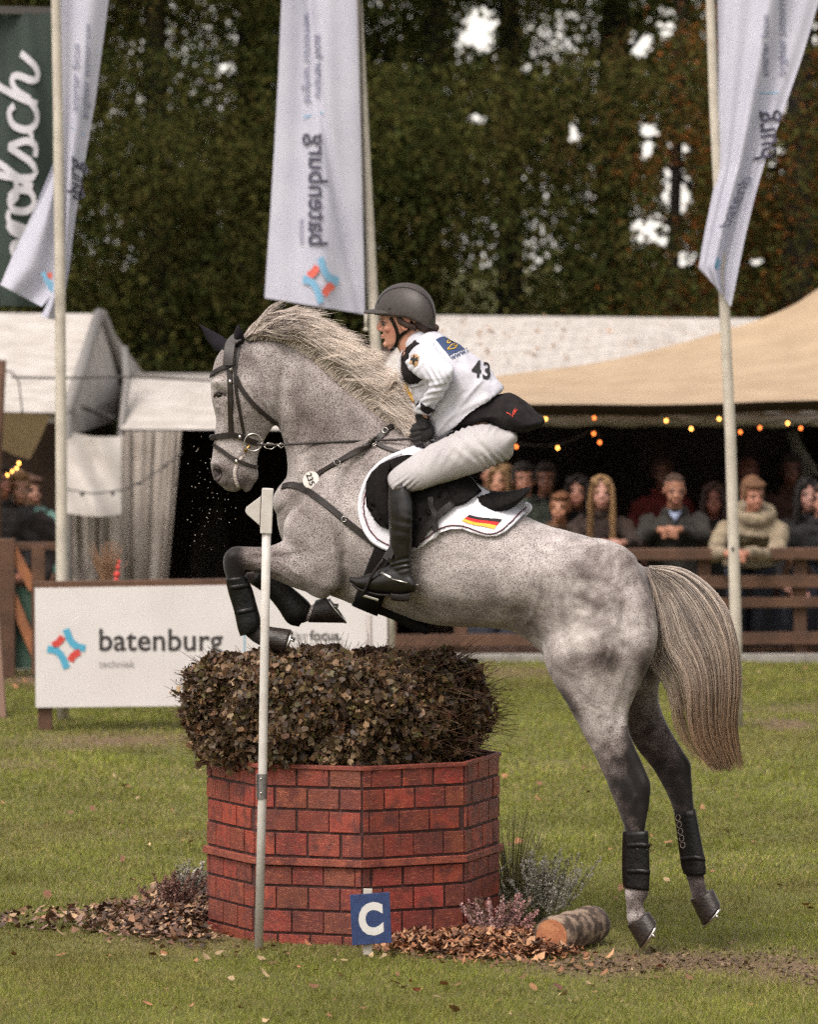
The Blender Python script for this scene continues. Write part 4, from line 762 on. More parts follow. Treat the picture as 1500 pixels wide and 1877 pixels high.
# shirt with long sleeves, vest, bib
shm = M('white_shirt', S(206, 206, 212), S(196, 196, 204), scale=10, rough=.75, bump=.1, bscale=300)
b = MB(); b.loft([((742, 650), (790, 612), .075, 0), ((745, 668), (810, 628), .15, 0), ((748, 690), (835, 655), .17, 0), ((765, 720), (870, 690), .16, 0)], n=24); i0 = len(b.v)
b.loft([((748, 660), (790, 618), .05, -.12), ((742, 664), (796, 630), .058, -.165), ((751, 678), (806, 646), .058, -.195), ((768, 692), (822, 662), .055, -.22), ((784, 701), (833, 676), .052, -.235), ((786, 708), (826, 700), .050, -.23), ((775, 729), (812, 727), .046, -.20), ((763, 745), (798, 746), .042, -.165), ((759, 756), (790, 762), .040, -.14)], n=26, ends=(1, .1)); b.mirror(i0)
def sc_sh(me):
    co, no = coords(me), normals(me); q, r = PXn(co); w = (vnoise(co, 16, 2) - .5) * .005; side = (np.abs(co[:, 1]) > .12)
    for cx, cy, rx, ry, a, f, h in ((802, 690, 22, 18, -.5, .65, .007), (798, 718, 22, 18, 1.35, .5, .006), (783, 743, 20, 14, 1.2, .5, .005), (762, 660, 18, 18, .6, .45, .005)):
        w += side * h * np.sin(((q - cx) * math.cos(a) + (r - cy) * math.sin(a)) * f + 4 * vnoise(co, 18, 3)) * np.exp(-(((q - cx) / rx) ** 2 + ((r - cy) / ry) ** 2))
    setco(me, co + no * w[:, None])
shirt = link('shirt', organic(b, 'shirt', .0048, 3, .5, sc_sh), shm, person); SH = bvh(shirt.data)
vm = M('black_vest', S(26, 23, 24), S(38, 34, 34), scale=22, rough=.9, bump=.25, bscale=50, spec=.15)
b = MB(); b.loft([((738, 648), (786, 608), .08, 0), ((742, 668), (808, 632), .14, 0), ((742, 694), (842, 658), .155, 0), ((758, 712), (880, 690), .16, 0), ((782, 750), (905, 722), .16, 0), ((805, 790), (936, 722), .168, 0), ((838, 786), (955, 733), .18, 0), ((872, 777), (970, 744), .185, 0), ((907, 784), (984, 757), .19, 0), ((945, 789), (993, 767), .19, 0), ((975, 785), (996, 770), .14, 0)], n=30, dome=.15)
def sc_v(me):
    co, no = coords(me), normals(me); q, r = PXn(co); w = ((vnoise(co, 9, 5) - .5) * .028 + (vnoise(co, 24, 2) - .5) * .008) * np.clip((q + r - 1615) / 40, 0, 1); c = cat_rom([(882, 735), (892, 742), (902, 746), (912, 756), (924, 766)], 20); dd = np.min((q[:, None] - c[None, :, 0]) ** 2 + (r[:, None] - c[None, :, 1]) ** 2, axis=1); w += .003 * np.exp(-dd / 2); setco(me, co + no * w[:, None])
vest = link('vest', organic(b, 'vest', .0055, 4, .5, sc_v), vm, person); VT = bvh(vest.data)
bibm = M('white_bib', S(202, 201, 208), S(190, 189, 198), scale=7, rough=.7, bump=.2, bscale=40)
b = MB(); b.loft([((742, 642), (780, 606), .07, 0), ((735, 652), (795, 606), .125, 0), ((732, 670), (822, 621), .168, 0), ((731, 694), (858, 643), .188, 0), ((748, 710), (892, 674), .193, 0), ((758, 735), (912, 698), .19, 0), ((774, 770), (922, 708), .186, 0), ((797, 805), (922, 712), .186, 0), ((806, 797), (921, 714), .18, 0)], n=36, dome=.1)
def sc_bib(me):
    co, no = coords(me), normals(me); q, r = PXn(co); w = (vnoise(co, 8, 5) - .5) * .024 + (vnoise(co, 22, 6) - .5) * .009
    for x0, y0, x1, y1, wd_, h in ((800, 795, 880, 700, 4, .006), (790, 780, 850, 720, 4, -.005), (815, 770, 890, 730, 5, .005), (760, 730, 775, 770, 4, .006), (840, 665, 900, 700, 5, -.004), (770, 720, 800, 790, 4, -.005)):
        t = np.clip(((q - x0) * (x1 - x0) + (r - y0) * (y1 - y0)) / ((x1 - x0) ** 2 + (y1 - y0) ** 2), 0, 1); dd = (q - x0 - t * (x1 - x0)) ** 2 + (r - y0 - t * (y1 - y0)) ** 2; w += h * np.exp(-dd / (wd_ * wd_)) * (co[:, 1] < 0)
    setco(me, co + no * w[:, None])
bme = organic(b, 'bib', .0055, 4, .5, sc_bib); bib = link('bib', bme, bibm, person); BI = bvh(bme)
# arm hole of the bib: the vest shows
b = MB(); patch(b, BI, [(757, 619), (748, 630), (739, 644), (735, 662), (736, 682), (742, 697), (752, 704), (766, 702), (776, 694), (766, 684), (756, 672), (750, 660), (750, 648), (758, 638), (770, 630)], .001, .003, 4); b.build('armhole', vm, bib, smooth=True)
b = MB(); strap(b, BI, [(757, 619), (747, 630), (737, 645), (732, 664), (732, 683), (738, 699), (750, 707), (764, 707), (777, 702)], .007, .005, .003, 40); b.build('binding', bibm, bib, smooth=True)
b = MB(); strap(b, BI, [(741, 704), (746, 713), (752, 724), (760, 736)], .018, .004, .003, 16, mir=False); b.build('armband', M('yellow_band', S(214, 164, 52), rough=.6), bib, smooth=True)
b = MB(); patch(b, BI, [(799, 623), (806, 619), (814, 617), (828, 624), (842, 632), (852, 640), (838, 646), (824, 653), (811, 638)], .002, .001, 4, mir=False); bp2 = b.build('badge', M('navy_print', S(44, 62, 98), rough=.7), bib)
yel = M('yellow_print', S(220, 180, 60), rough=.7); blk = M('black_number', S(30, 27, 28), rough=.7)
def on(tree, ox, oy, ang, sc, off, sq=1.0):
    ca, sa = math.cos(math.radians(ang)), math.sin(math.radians(ang)); return lambda x, y: hit(tree, ox + (x * ca * sq + y * sa) * sc, oy + (x * sa * sq - y * ca) * sc, off)[0]
b = MB(); text_on(b, 'D', on(BI, 818, 629, 24, 9, .005), bold=.03); b.tube([hit(BI, x, y, .0055)[0] for x, y in ((820, 641), (827, 634), (834, 631), (831, 636), (838, 634), (833, 640), (821, 642))], .0022, 6); b.build('logo', yel, bp2)
b = MB(); text_on(b, 'www.l', on(BI, 827, 660, -24, 14, .004, 1.0), bold=.015); b.build('lettering', M('blue_lettering', S(60, 72, 100), rough=.7), bib)
b = MB(); text_on(b, '43', on(BI, 864, 690, 10, 43, .004, .80), bold=.025, shear=-.15, spacing=1.1); b.build('number', blk, bib)
# badge with a little eagle on the sleeve, cuff band
b = MB(); patch(b, SH, [(756, 647), (765, 650), (769, 653), (766, 670), (760, 672), (751, 666)], .002, .001, 3, mir=False); eb = b.build('sleeve_badge', M('gold_badge', S(176, 142, 104), rough=.6), shirt)
b = MB(); patch(b, SH, [(759, 652), (762, 653), (761, 657), (766, 655), (765, 662), (761, 662), (760, 668), (757, 667), (757, 661), (753, 661), (755, 655), (758, 657)], .004, .001, 3, mir=False); b.build('emblem', blk, eb)
b = MB(); strap(b, SH, [(767, 738), (773, 744), (781, 750), (790, 754), (796, 755)], .034, .007, .003, 16); b.build('cuff_band', vm, shirt, smooth=True)
b = MB(); text_on(b, 'hv', on(SH, 774, 728, -62, 12, .004)); b.build('print', blk, shirt)
# red squiggle logo on the vest
b = MB(); b.tube([hit(VT, x, y, .004)[0] for x, y in ((929, 757), (935, 760), (940, 765), (941, 756), (945, 749), (943, 757), (948, 752), (942, 761))], .0022, 6); b.build('logo', M('red_thread', S(190, 62, 44), rough=.7), vest)
# gloves: palm, four curled fingers and thumb closed on the rein
glm = M('black_glove', S(20, 18, 18), S(30, 27, 27), scale=60, rough=.8, bump=.2, bscale=200)
for s in (-1, 1):
    b = MB(); wr = W(772, 762, 0); wr.y = s * .115; ax = Vector((.02, 0, -.075)); px_ = Vector((-1, 0, 0)); pc = wr + Vector((.014, 0, -.050))
    b.tube([wr + Vector((0, 0, .012)), wr + Vector((.004, 0, -.012)), pc], [.029, .026, .030], 14); b.ell(pc + Vector((.006, 0, -.015)), (.036, .020, .040), rot=Matrix.Rotation(.3, 3, 'Y'))
    for k in range(4):
        z = -.004 - .021 * k; L = (1, 1.08, 1.0, .85)[k]; kn = pc + Vector((-.020 + .004 * k, s * .012, .006 + z)); m1 = kn + Vector((-.030 * L, s * -.002, -.008)); m2 = m1 + Vector((-.004, -s * .026 * L, -.004)); m3 = m2 + Vector((.024 * L, -s * .006, .000))
        b.tube([kn, m1, m2, m3], [.0125, .0115, .0105, .009], 10)
    b.tube([pc + Vector((.0, -s * .02, .014)), pc + Vector((-.028, -s * .03, .016)), pc + Vector((-.050, -s * .018, .006))], [.013, .0115, .009], 10)
    link('glove', organic(b, 'glove', .0024, 3), glm, person)
# reins, held from the bit to the hands, parts of the bridle
b = MB()
for s in (-1, 1):
    q = [(480, 816, .085), (520, 815, .10), (560, 813, .13), (640, 809, .14), (700, 807, .13), (752, 805, .125), (782, 806, .12), (796, 812, .10)]; b.tube([W(x, y, s * Y) for x, y, Y in cat_rom([(a_, b_, c_) for a_, b_, c_ in q], 30)], .0052, 8)
    b.bar(W(470, 814, s * .085), W(492, 816, s * .087), .012, .005, up=(0, 1, 0))
b.build('rein', leather_b, br, smooth=True)
b = MB(); b.tube([W(x, y, -.095) for x, y in ((484, 818), (490, 812), (500, 813), (506, 818), (498, 823), (488, 822), (484, 818))], .0018, 6); b.tube([W(x, y, -.10) for x, y in ((508, 815), (516, 812), (522, 817), (515, 821), (508, 815))], .0018, 6); b.build('rein_clip', silver, br, smooth=True)

# horse and rider jump slightly across the view: the hindquarters are nearer to the eye than the head
def across(o):
    if o.type == 'MESH' and not o.data.get('moved'):
        co = coords(o.data); q, r = PXn(co); s_ = -.78 * np.clip((q - 560) / 640, 0, 1.35); k = (co[:, 1] + s_ + DIST) / (co[:, 1] + DIST); O = np.array(_O); setco(o.data, O + (co - O) * k[:, None]); o.data['moved'] = 1
    for c in o.children: across(c)
bpy.context.view_layer.update(); across(horse); across(person)
# ------------------------------------------------------------------ the jump: brick-painted octagonal planter, hedge, marker pole, letter sign
OC = Vector((W(648, 1700, 0).x, 0, 0)); OR = .63
def hgt(y, Y=-.60): return W(650, y, Y).z
ang = [math.radians(-90 + 4 + 45 * k) for k in range(8)]; cor = [OC + Vector((math.cos(a), math.sin(a), 0)) * OR for a in ang]
ZT = hgt(1405)
planter = thing('brick_planter', (OC.x, 0, 0), 'octagonal red planter painted with brick courses, below the hedge', 'planter')
brick = bpy.data.materials.new('painted_brick'); brick.use_nodes = True
def _bm(m):
    N, L = m.node_tree.nodes, m.node_tree.links; b = N['Principled BSDF']; b.inputs['Roughness'].default_value = .62
    tc = N.new('ShaderNodeTexCoord'); at = N.new('ShaderNodeAttribute'); at.attribute_name = 'tint'
    mp = N.new('ShaderNodeMapping'); mp.inputs['Scale'].default_value = (1, 1, 9); L.new(tc.outputs['Object'], mp.inputs[0])
    def nz(s, lo, hi, src=None, d=6):
        n = N.new('ShaderNodeTexNoise'); n.inputs['Scale'].default_value = s; n.inputs['Detail'].default_value = d; n.inputs['Roughness'].default_value = .65; L.new((src or tc.outputs['Object']), n.inputs['Vector'])
        r = N.new('ShaderNodeMapRange'); r.inputs[1].default_value = lo; r.inputs[2].default_value = hi; L.new(n.outputs['Fac'], r.inputs[0]); return r.outputs[0]
    def mix(f, a, c):
        x = N.new('ShaderNodeMix'); x.data_type = 'RGBA'; L.new(f, x.inputs[0])
        for i, v in ((6, a), (7, c)):
            if isinstance(v, tuple): x.inputs[i].default_value = v
            else: L.new(v, x.inputs[i])
        return x.outputs[2]
    c = mix(nz(16, .45, .62), at.outputs['Color'], S(98, 44, 36)); c = mix(nz(30, .56, .70, mp.outputs[0]), c, S(184, 108, 74)); c = mix(nz(60, .66, .76), c, S(205, 140, 118)); c = mix(nz(7, .52, .75), c, S(66, 34, 32))
    L.new(c, b.inputs['Base Color']); n = N.new('ShaderNodeTexNoise'); n.inputs['Scale'].default_value = 90; L.new(mp.outputs[0], n.inputs['Vector'])
    bp = N.new('ShaderNodeBump'); bp.inputs['Strength'].default_value = .5; bp.inputs['Distance'].default_value = .004; L.new(n.outputs['Fac'], bp.inputs['Height']); L.new(bp.outputs[0], b.inputs['Normal'])
_bm(brick); mortar = M('black_mortar_paint', S(44, 28, 26), S(76, 44, 40), scale=30, rough=.8)
rk = random.Random(4)
rows = [(1412, 1443), (1448, 1484), (1489, 1526), (1531, 1571), 'ledge', (1592, 1625), (1630, 1669), (1674, 1712), (1717, 1760)]
for k in range(8):
    a, c = cor[k], cor[(k + 1) % 8]; u = (c - a).normalized(); L = (c - a).length; nrm = Vector((u.y, -u.x, 0)); 
    if nrm.dot(a - OC) < 0: nrm = -nrm
    b = MB(); b.mi = 1; t = Matrix((u, nrm, Vector((0, 0, 1)))).transposed(); mid = (a + c) / 2
    b.box(mid - nrm * .022 + Vector((0, 0, (ZT + .0) / 2 - .03)), (L - .005, .03, ZT + .04), t); ri = 0
    zz = 0
    for rw in rows:
        if rw == 'ledge':
            b.mi = 0; b.col = (*S(140, 70, 52)[:3], 1); z0, z1 = hgt(1589), hgt(1576); b.box(mid + Vector((0, 0, (z0 + z1) / 2)) + nrm * .003, (L + .008, .024, z1 - z0), t); continue
        z1, z0 = hgt(rw[0]), hgt(rw[1]); z0 = max(z0, -.06); bw = .143; s0 = -bw * (.5 if ri % 2 else 1.0) * (rk.uniform(.75, .95)); x = s0 + .02
        while x < L:
            xa, xb = max(x, .006), min(x + bw - .008, L - .006); x += bw * rk.uniform(.97, 1.03)
            if xb - xa < .02: continue
            b.mi = 0; tone = rk.uniform(.62, 1.12); b.col = tuple(v * tone for v in S(134 + rk.uniform(-16, 18), 56 + rk.uniform(-4, 9), 43)[:3]) + (1,)
            j = rk.uniform(-.0015, .0015); b.box(a + u * ((xa + xb) / 2) + nrm * (-.004 + j) + Vector((0, 0, (z0 + z1) / 2 + rk.uniform(-.001, .001))), (xb - xa, .008 + rk.uniform(0, .002), z1 - z0), t)
        ri += 1
    b.mi = 0; b.col = (*S(130, 62, 48)[:3], 1); b.box(mid + Vector((0, 0, ZT - .007)) - nrm * .004, (L + .004, .022, .018), t)
    b.build('side_panel', [brick, mortar], planter, bevel=.0022, colors=True)
b = MB(); b.add([OC + (p - OC) * .95 + Vector((0, 0, ZT - .03)) for p in cor], [tuple(range(8))]); b.build('soil', M('planter_soil', S(58, 46, 36), S(84, 68, 52), scale=30, rough=1, bump=1, bscale=60), planter)
# hedge
rh = np.random.default_rng(8)
hz0, hz1 = ZT - .02, W(600, 1200, .1).z; HX0, HX1 = W(322, 1300, 0).x, W(906, 1300, 0).x; hc = Vector(((HX0 + HX1) / 2 - .02, 0, (hz0 + hz1) / 2)); hrx = (HX1 - HX0) / 2 * .945
def hedge_r(th, z):                                     # radius by angle and height: bulging middle, flattish top
    t = (z - hz0) / (hz1 - hz0); prof = np.interp(t, [0, .12, .35, .6, .8, .92, 1.0], [.88, .93, .98, 1.0, .97, .90, .74]); lump = .05 * np.sin(3 * th + 1) + .05 * np.sin(7 * th + z * 9) + .05 * np.sin(13 * th - z * 14)
    return prof * (1 + lump * .7)
def hedge_pts(n, k0=.86, k1=1.02):
    th = rh.uniform(0, 2 * math.pi, n); z = rh.uniform(hz0, hz1, n); top = rh.uniform(size=n) < .30; r = rh.uniform(k0, k1, n); rr = hedge_r(th, z)
    r = np.where(top, np.sqrt(rh.uniform(0, 1, n)) * .93, r); z = np.where(top, hz1 - rh.uniform(-.012, .05, n) - .05 * (np.cos(th) < -.3) * (r > .6) - .055 * r ** 4, z); rr = np.where(top, hedge_r(th, np.full(n, hz1 * .98)), rr)
    x = hc.x + np.cos(th) * hrx * rr * r; y = np.sin(th) * .585 * rr * r; P = np.stack([x, y, z], 1); P += (vnoise(P, 7, 3)[:, None] - .5) * .07 + (vnoise(P, 18, 5)[:, None] - .5) * .05; kk = 1.04 - .13 * vnoise(P, 10, 15); P[:, 0] = hc.x + (P[:, 0] - hc.x) * kk; P[:, 1] *= kk; return P
core = MB(); core.tube([Vector((hc.x, 0, z)) for z in np.linspace(hz0 - .02, hz1 - .07, 8)], [.45, .46, .47, .47, .47, .46, .44, .36], 24); 
hd = thing('hedge', (hc.x, 0, ZT), 'clipped brown and olive leafy hedge growing out of the red planter', 'hedge')
core.build('foliage_core', M('dark_twigs', S(30, 24, 18), S(50, 40, 30), scale=40, rough=1, bump=1, bscale=50), hd, smooth=True)
P = hedge_pts(74000, .72, 1.04); pal = np.array([S(*c)[:3] for c in ((108, 90, 54), (88, 70, 44), (124, 94, 62), (78, 58, 42), (140, 108, 74), (100, 92, 50), (170, 140, 106), (66, 50, 38), (118, 80, 56), (186, 160, 122))])
pw = np.array([.15, .18, .13, .19, .08, .10, .035, .11, .06, .01]); pw /= pw.sum(); cc = pal[rh.choice(len(pal), len(P), p=pw)] * rh.uniform(.55, 1.1, len(P))[:, None]
def ivy_leaves(P, size, rng, cols):
    n = len(P); nn = P - np.array([hc.x, 0, hc.z]); nn[:, 2] *= .8; nn /= np.linalg.norm(nn, axis=1, keepdims=True); nn = nn + rng.normal(size=(n, 3)) * .75; nn[:, 2] += .2; nn /= np.linalg.norm(nn, axis=1, keepdims=True)
    e = rng.normal(size=(n, 3)); e[:, 2] -= .6; d = e - nn * np.sum(e * nn, 1, keepdims=True); d /= np.linalg.norm(d, axis=1, keepdims=True); s = np.cross(d, nn); L = (size * rng.uniform(.4, 1.45, n))[:, None]
    shp = [(0, 0, 0), (.10, .46, .06), (.42, .30, .02), (.50, .56, .10), (.72, .22, .03), (1.0, 0, .10), (.72, -.22, .03), (.50, -.56, .10), (.42, -.30, .02), (.10, -.46, .06)]; cu = rng.uniform(-.6, 1.6, n)[:, None]
    V = np.stack([P + d * L * (a - .4) + s * L * b + nn * L * c * cu for a, b, c in shp], 1).reshape(-1, 3); i = np.arange(n)[:, None] * 10
    tr = [(0, 2, 1), (1, 2, 3), (3, 2, 4), (2, 5, 4), (0, 5, 2), (0, 8, 5), (0, 9, 8), (9, 7, 8), (7, 6, 8), (8, 6, 5)]
    return V, np.concatenate([i + np.array([t]) for t in tr], 1).reshape(-1, 3), np.repeat(cols, 10, axis=0)
V, F, c_ = ivy_leaves(P, .0235, rh, cc); lf = link('leaves', fast_mesh('leaves', V, F, c_), M('hedge_leaf', None, (.75, .72, .7, 1), attr='tint', scale=70, rough=.55, trans=.15), hd); lf['kind'] = 'stuff'
tw = hedge_pts(7000, .80, 1.05); out = tw - np.array([hc.x, 0, hc.z - .1]); out[:, 2] *= .9; out /= np.linalg.norm(out, axis=1, keepdims=True); out += rh.normal(size=out.shape) * .35; LN = rh.uniform(.03, .13, len(tw)) * (1 + .5 * (tw[:, 0] > .15)); K = 5
T = tw[:, None, :] - out[:, None, :] * .06 + out[:, None, :] * LN[:, None, None] * np.linspace(0, 1, K)[None, :, None] + np.cumsum(rh.normal(size=(len(tw), K, 3)) * .003, axis=1)
tcol = np.where((rh.uniform(size=len(tw)) < .5)[:, None], np.array(S(92, 58, 44)[:3]), np.array(S(110, 88, 66)[:3])); o = strands('twigs', T, .0018, .0008, tcol, M('twig_bark', None, (.8, .8, .8, 1), attr='tint', rough=.8), hd); o['kind'] = 'stuff'
# marker pole with white flag
pvc = M('white_plastic_pole', S(200, 196, 190), S(186, 180, 172), scale=14, rough=.55, bump=.1, bscale=60); PY = -.72
pole = thing('marker_pole', tuple(W(474, 1742, PY)), 'white plastic pole with small triangular flag in front of the planter', 'pole')
b = MB(); b.tube([W(474, 1742, PY), W(481, 1440, PY), W(485, 1180, PY), W(489, 940, PY)], .0185, 20); b.build('pole', pvc, pole, smooth=True)
b = MB(); A0, A1 = W(487.5, 978, PY), W(491, 895, PY); b.bar(A0, A1, .048, .05, up=(0, 1, 0)); b.build('sleeve', pvc, pole, bevel=.004)
b = MB(); q = [W(480, 908, PY - .01), W(451, 930, PY - .01), W(449.5, 937, PY - .01), W(452, 942, PY - .01), W(479, 966, PY - .01)]; b.add([p + Vector((0, -.006, 0)) for p in q] + [p + Vector((0, .008, 0)) for p in q], [(0, 1, 2, 3, 4), (9, 8, 7, 6, 5)] + [(i, i + 5, (i + 1) % 5 + 5, (i + 1) % 5) for i in range(5)]); b.build('flag', pvc, pole, bevel=.002)
b = MB(); b.bar(W(478.5, 910, PY - .017), W(476.5, 968, PY - .017), .004, .004); b.build('slot', M('dark_slot', S(70, 60, 56), rough=.8), pole)
b = MB(); b.tube([W(479.6, 1464, PY), W(480.8, 1418, PY)], .0225, 20); b.box(W(471, 1441, PY - .004), (.004, .03, .10)); br_ = b.build('bracket', M('galvanised', S(140, 136, 134), S(120, 116, 114), scale=30, rough=.45, metal=.7), pole, bevel=.001)
b = MB(); [b.ell(W(478.5, y, PY - .023), (.005, .004, .005)) for y in (1428, 1454)]; b.build('bolt', silver, br_, smooth=True)
# letter sign on a stake
SY = -1.0; sg = thing('letter_sign', tuple(W(675, 1748, SY)), 'small blue sign with a white letter C on a white stake at the planter', 'sign')
b = MB(); b.bar(W(674, 1750, SY), W(674.5, 1629, SY), .037, .014, up=(0, 1, 0)); b.build('stake', M('white_painted_wood', S(196, 190, 178), S(170, 162, 150), scale=20, rough=.8, bump=.3), sg, bevel=.002)
sc_ = W(680, 1684, SY - .02); rr = math.radians(4.2); ux = Vector((math.cos(rr), 0, math.sin(rr))); uz = Vector((-math.sin(rr) * .6, 0, 1)).normalized()
b = MB(); b.box(sc_, (.163, .012, .208), Matrix((ux, Vector((0, 1, 0)), uz)).transposed()); sp_ = b.build('board', M('blue_board', S(42, 62, 106), S(34, 50, 90), scale=30, rough=.7, bump=.1, bscale=100), sg, bevel=.0015)
b = MB(); V, F = text2d('C', .165, bold=.05); cx = (min(v.x for v in V) + max(v.x for v in V)) / 2; cy = (min(v.y for v in V) + max(v.y for v in V)) / 2
b.add([sc_ + ux * (v.x - cx) * .86 + uz * (v.y - cy) * 1.04 + Vector((0, -.0072, 0)) for v in V], F); b.build('letter', M('white_letter', S(206, 204, 200), rough=.6), sp_)
# log
bark = M('birch_bark', S(142, 122, 104), S(72, 58, 48), scale=22, rough=.85, bump=.8, bscale=40, lo=.42, hi=.56); cut = M('cut_wood', S(176, 120, 82), S(150, 92, 62), scale=30, rough=.8, bump=.3)
a, c = W(1012, 1714, -.9), W(1090, 1690, -.55); a.z = .075; c.z = .085; ax = (c - a).normalized(); b = MB(); b.tube([a + ax * t * (c - a).length for t in np.linspace(0, 1, 10)], [.080 + .004 * math.sin(t * 1.9) for t in range(10)], 28); lg = thing('log', (a.x, a.y, 0), 'short sawn log with flaking bark lying at the edge of the chips', 'log')
b.build('bark', bark, lg, smooth=True); b = MB(); b.tube([a - ax * .003, a - ax * .0005], .071, 28); b.tube([c + ax * .0005, c + ax * .003], .062, 28); b.build('cut_face', cut, lg)
# heather and grasses at the foot
def heather(px, py, label, n, h, w, cols, seed, grp=None, Yoff=0):
    r = np.random.default_rng(seed); g = G(px, py); P = []; 
    T = np.array([[[g.x + w * .25 * a + t * w * a * .55, g.y + w * .3 * bb + t * w * .4 * bb, t * h * q - .01] for t in np.linspace(0, 1, 6)] for a, bb, q in zip(r.normal(size=n) * .6, r.normal(size=n) * .6, r.uniform(.55, 1.05, n))]); T += np.cumsum(r.normal(size=T.shape) * .002, axis=1)
    th = thing('heather', (g.x, g.y, 0), label, 'heather', grp or 'heather clumps at the foot of the planter'); strands('stem', T, .0012, .0008, np.tile(np.array(S(88, 84, 62)[:3]), (n, 1)), bpy.data.materials['twig_bark'], th)['kind'] = 'stuff'
    Q = []; cc = []
    for s_ in T:
        c0 = np.array(S(*cols[r.integers(0, len(cols))])[:3])
        for t in np.linspace(.35, 1, 44): i = min(int(t * 5), 4); f = t * 5 - i; Q += [s_[i] * (1 - f) + s_[i + 1] * f + r.normal(size=3) * .0032] * 2; cc += [c0 * r.uniform(.6, 1.1)] * 2
    V, F, c_ = leaf_cards(np.array(Q), .011, r, np.array(cc), droop=-.6, aspect=.8); o = link('blossom', fast_mesh('blossom', V, F, c_), bpy.data.materials['heather_bloom'] if 'heather_bloom' in bpy.data.materials else M('heather_bloom', None, (.85, .85, .85, 1), attr='tint', rough=.8), th); o['kind'] = 'stuff'
heather(862, 1695, 'pale cream heather clump against the right side of the planter', 70, .25, .14, [(216, 208, 198), (190, 180, 170), (230, 222, 212)], 21)
heather(905, 1722, 'dull pink heather clump in the wood chips', 60, .19, .18, [(176, 130, 126), (190, 154, 148), (140, 112, 96)], 22)
heather(990, 1692, 'pale grey heather clump beside the log', 90, .30, .20, [(190, 184, 170), (150, 146, 124), (206, 200, 188)], 23)
heather(350, 1660, 'white heather clump left of the planter in the leaf litter', 44, .20, .09, [(186, 176, 168), (150, 144, 130)], 24)
heather(318, 1672, 'dry rust coloured heather clump left of the planter', 34, .18, .14, [(120, 84, 74), (140, 104, 90)], 25)
def tuft(px, py, n, h, w, label, seed):
    r = np.random.default_rng(seed); g = G(px, py); a = r.normal(size=n) * .5; bb = r.normal(size=n) * .5; q = r.uniform(.4, 1, n)
    T = np.array([[[g.x + w * a[i] * (.3 + t * t), g.y + w * bb[i] * (.3 + t * t), t * h * q[i] - .01] for t in np.linspace(0, 1, 8)] for i in range(n)]); o = strands('grass_tuft', T, .0022, .0007, np.array([S(*((120, 122, 74) if r.uniform() < .6 else (158, 146, 108)))[:3] for _ in range(n)]), bpy.data.materials['twig_bark']); tag(o, label, 'grass tuft')
tuft(940, 1690, 130, .55, .16, 'tall wispy grass tuft growing behind the heather right of the planter', 31)
tuft(985, 1560, 30, .16, .08, 'small dry weed tuft standing alone in the lawn right of the planter', 32)
# clods and drops thrown up in the air
r = np.random.default_rng(3); b = MB()
for i in range(90): b.ell(W(r.uniform(355, 420) + 14 * r.normal(), r.uniform(780, 1010), -.1 + .2 * r.normal()), r.uniform(.0008, .0026), 6, 4)
o = b.build('water_drops', M('spray', S(170, 160, 148), rough=.3), smooth=True); tag(o, 'small drops flying off the horse below its mouth', 'drops', kind='stuff')
# ------------------------------------------------------------------ banner board, fences, flagpoles
timber = M('brown_timber', S(94, 66, 48), S(74, 52, 38), scale=6, rough=.8, bump=.4, bscale=30, stretch=(1, 1, 1))
timber_o = M('orange_timber', S(150, 96, 62), S(124, 80, 54), scale=6, rough=.8, bump=.4, bscale=30)
white_pvc = M('white_banner', S(212, 208, 206), S(204, 199, 197), scale=3, rough=.6)
blue = M('light_blue_print', S(78, 160, 190), rough=.6); red = M('red_print', S(196, 66, 58), rough=.6); ink = M('dark_print', S(52, 48, 48), rough=.7); lgrey = M('grey_print', S(150, 146, 146), rough=.7)
def ribbon(mb, pts, w, fn):                           # a band of width w along flat points, mapped by fn
    q = cat_rom(pts, 24); vs = []
    for i in range(24):
        t = q[min(i + 1, 23)] - q[max(i - 1, 0)]; t = t / np.linalg.norm(t); nn = np.array([-t[1], t[0]]) * w / 2; vs += [fn(*(q[i] + nn)), fn(*(q[i] - nn))]
    mb.add(vs, [(2 * i, 2 * i + 1, 2 * i + 3, 2 * i + 2) for i in range(23)])
def emblem(fn, parent, s=1.0, mats=None):
    """four bent bars meeting at the points of a star, x right and y up in [-1, 1]"""
    m = mats or (blue, red)
    for nm, mt, sets in (('emblem_blue', m[0], [[(-.02, 1.0), (.22, .42), (.55, .12), (1.0, .02)], [(-1.0, -.02), (-.55, -.10), (-.22, -.42), (.02, -1.0)]]), ('emblem_red', m[1], [[(-.20, .62), (-.32, .42), (-.50, .26), (-.72, .16)], [(.20, -.62), (.32, -.42), (.50, -.26), (.72, -.16)]])):
        b = MB()
        for q in sets: ribbon(b, [(x * s, y * s) for x, y in q], .36 * s, fn)
        b.build(nm, mt, parent)
BY = 9.8
board = thing('banner_board', tuple(G(388, 1340)), 'long white banner board with a four-pointed emblem behind the hedge', 'banner')
b = MB(); p0, p1, p2, p3 = W(63, 1078, BY), W(710, 1068, BY), W(710, 1290, BY), W(65, 1297, BY)
vs = [p0, p1, p2, p3]; b.add(vs + [v + Vector((0, .02, 0)) for v in vs], [(0, 3, 2, 1), (4, 5, 6, 7)] + [(i, (i + 1) % 4, (i + 1) % 4 + 4, i + 4) for i in range(4)]); pan = b.build('banner', white_pvc, board)
b = MB(); b.bar(W(60, 1073, BY + .04), W(712, 1063, BY + .04), .06, .045); b.build('top_rail', timber, board, bevel=.004)
for x in (80, 400, 700): b = MB(); g = G(x, 1340); b.bar((W(x, 1070, BY).x, BY + .07, -.05), (W(x, 1070, BY).x, BY + .07, W(x, 1075, BY).z), .085, .085, up=(0, 1, 0)); b.build('post', timber, board, bevel=.004)
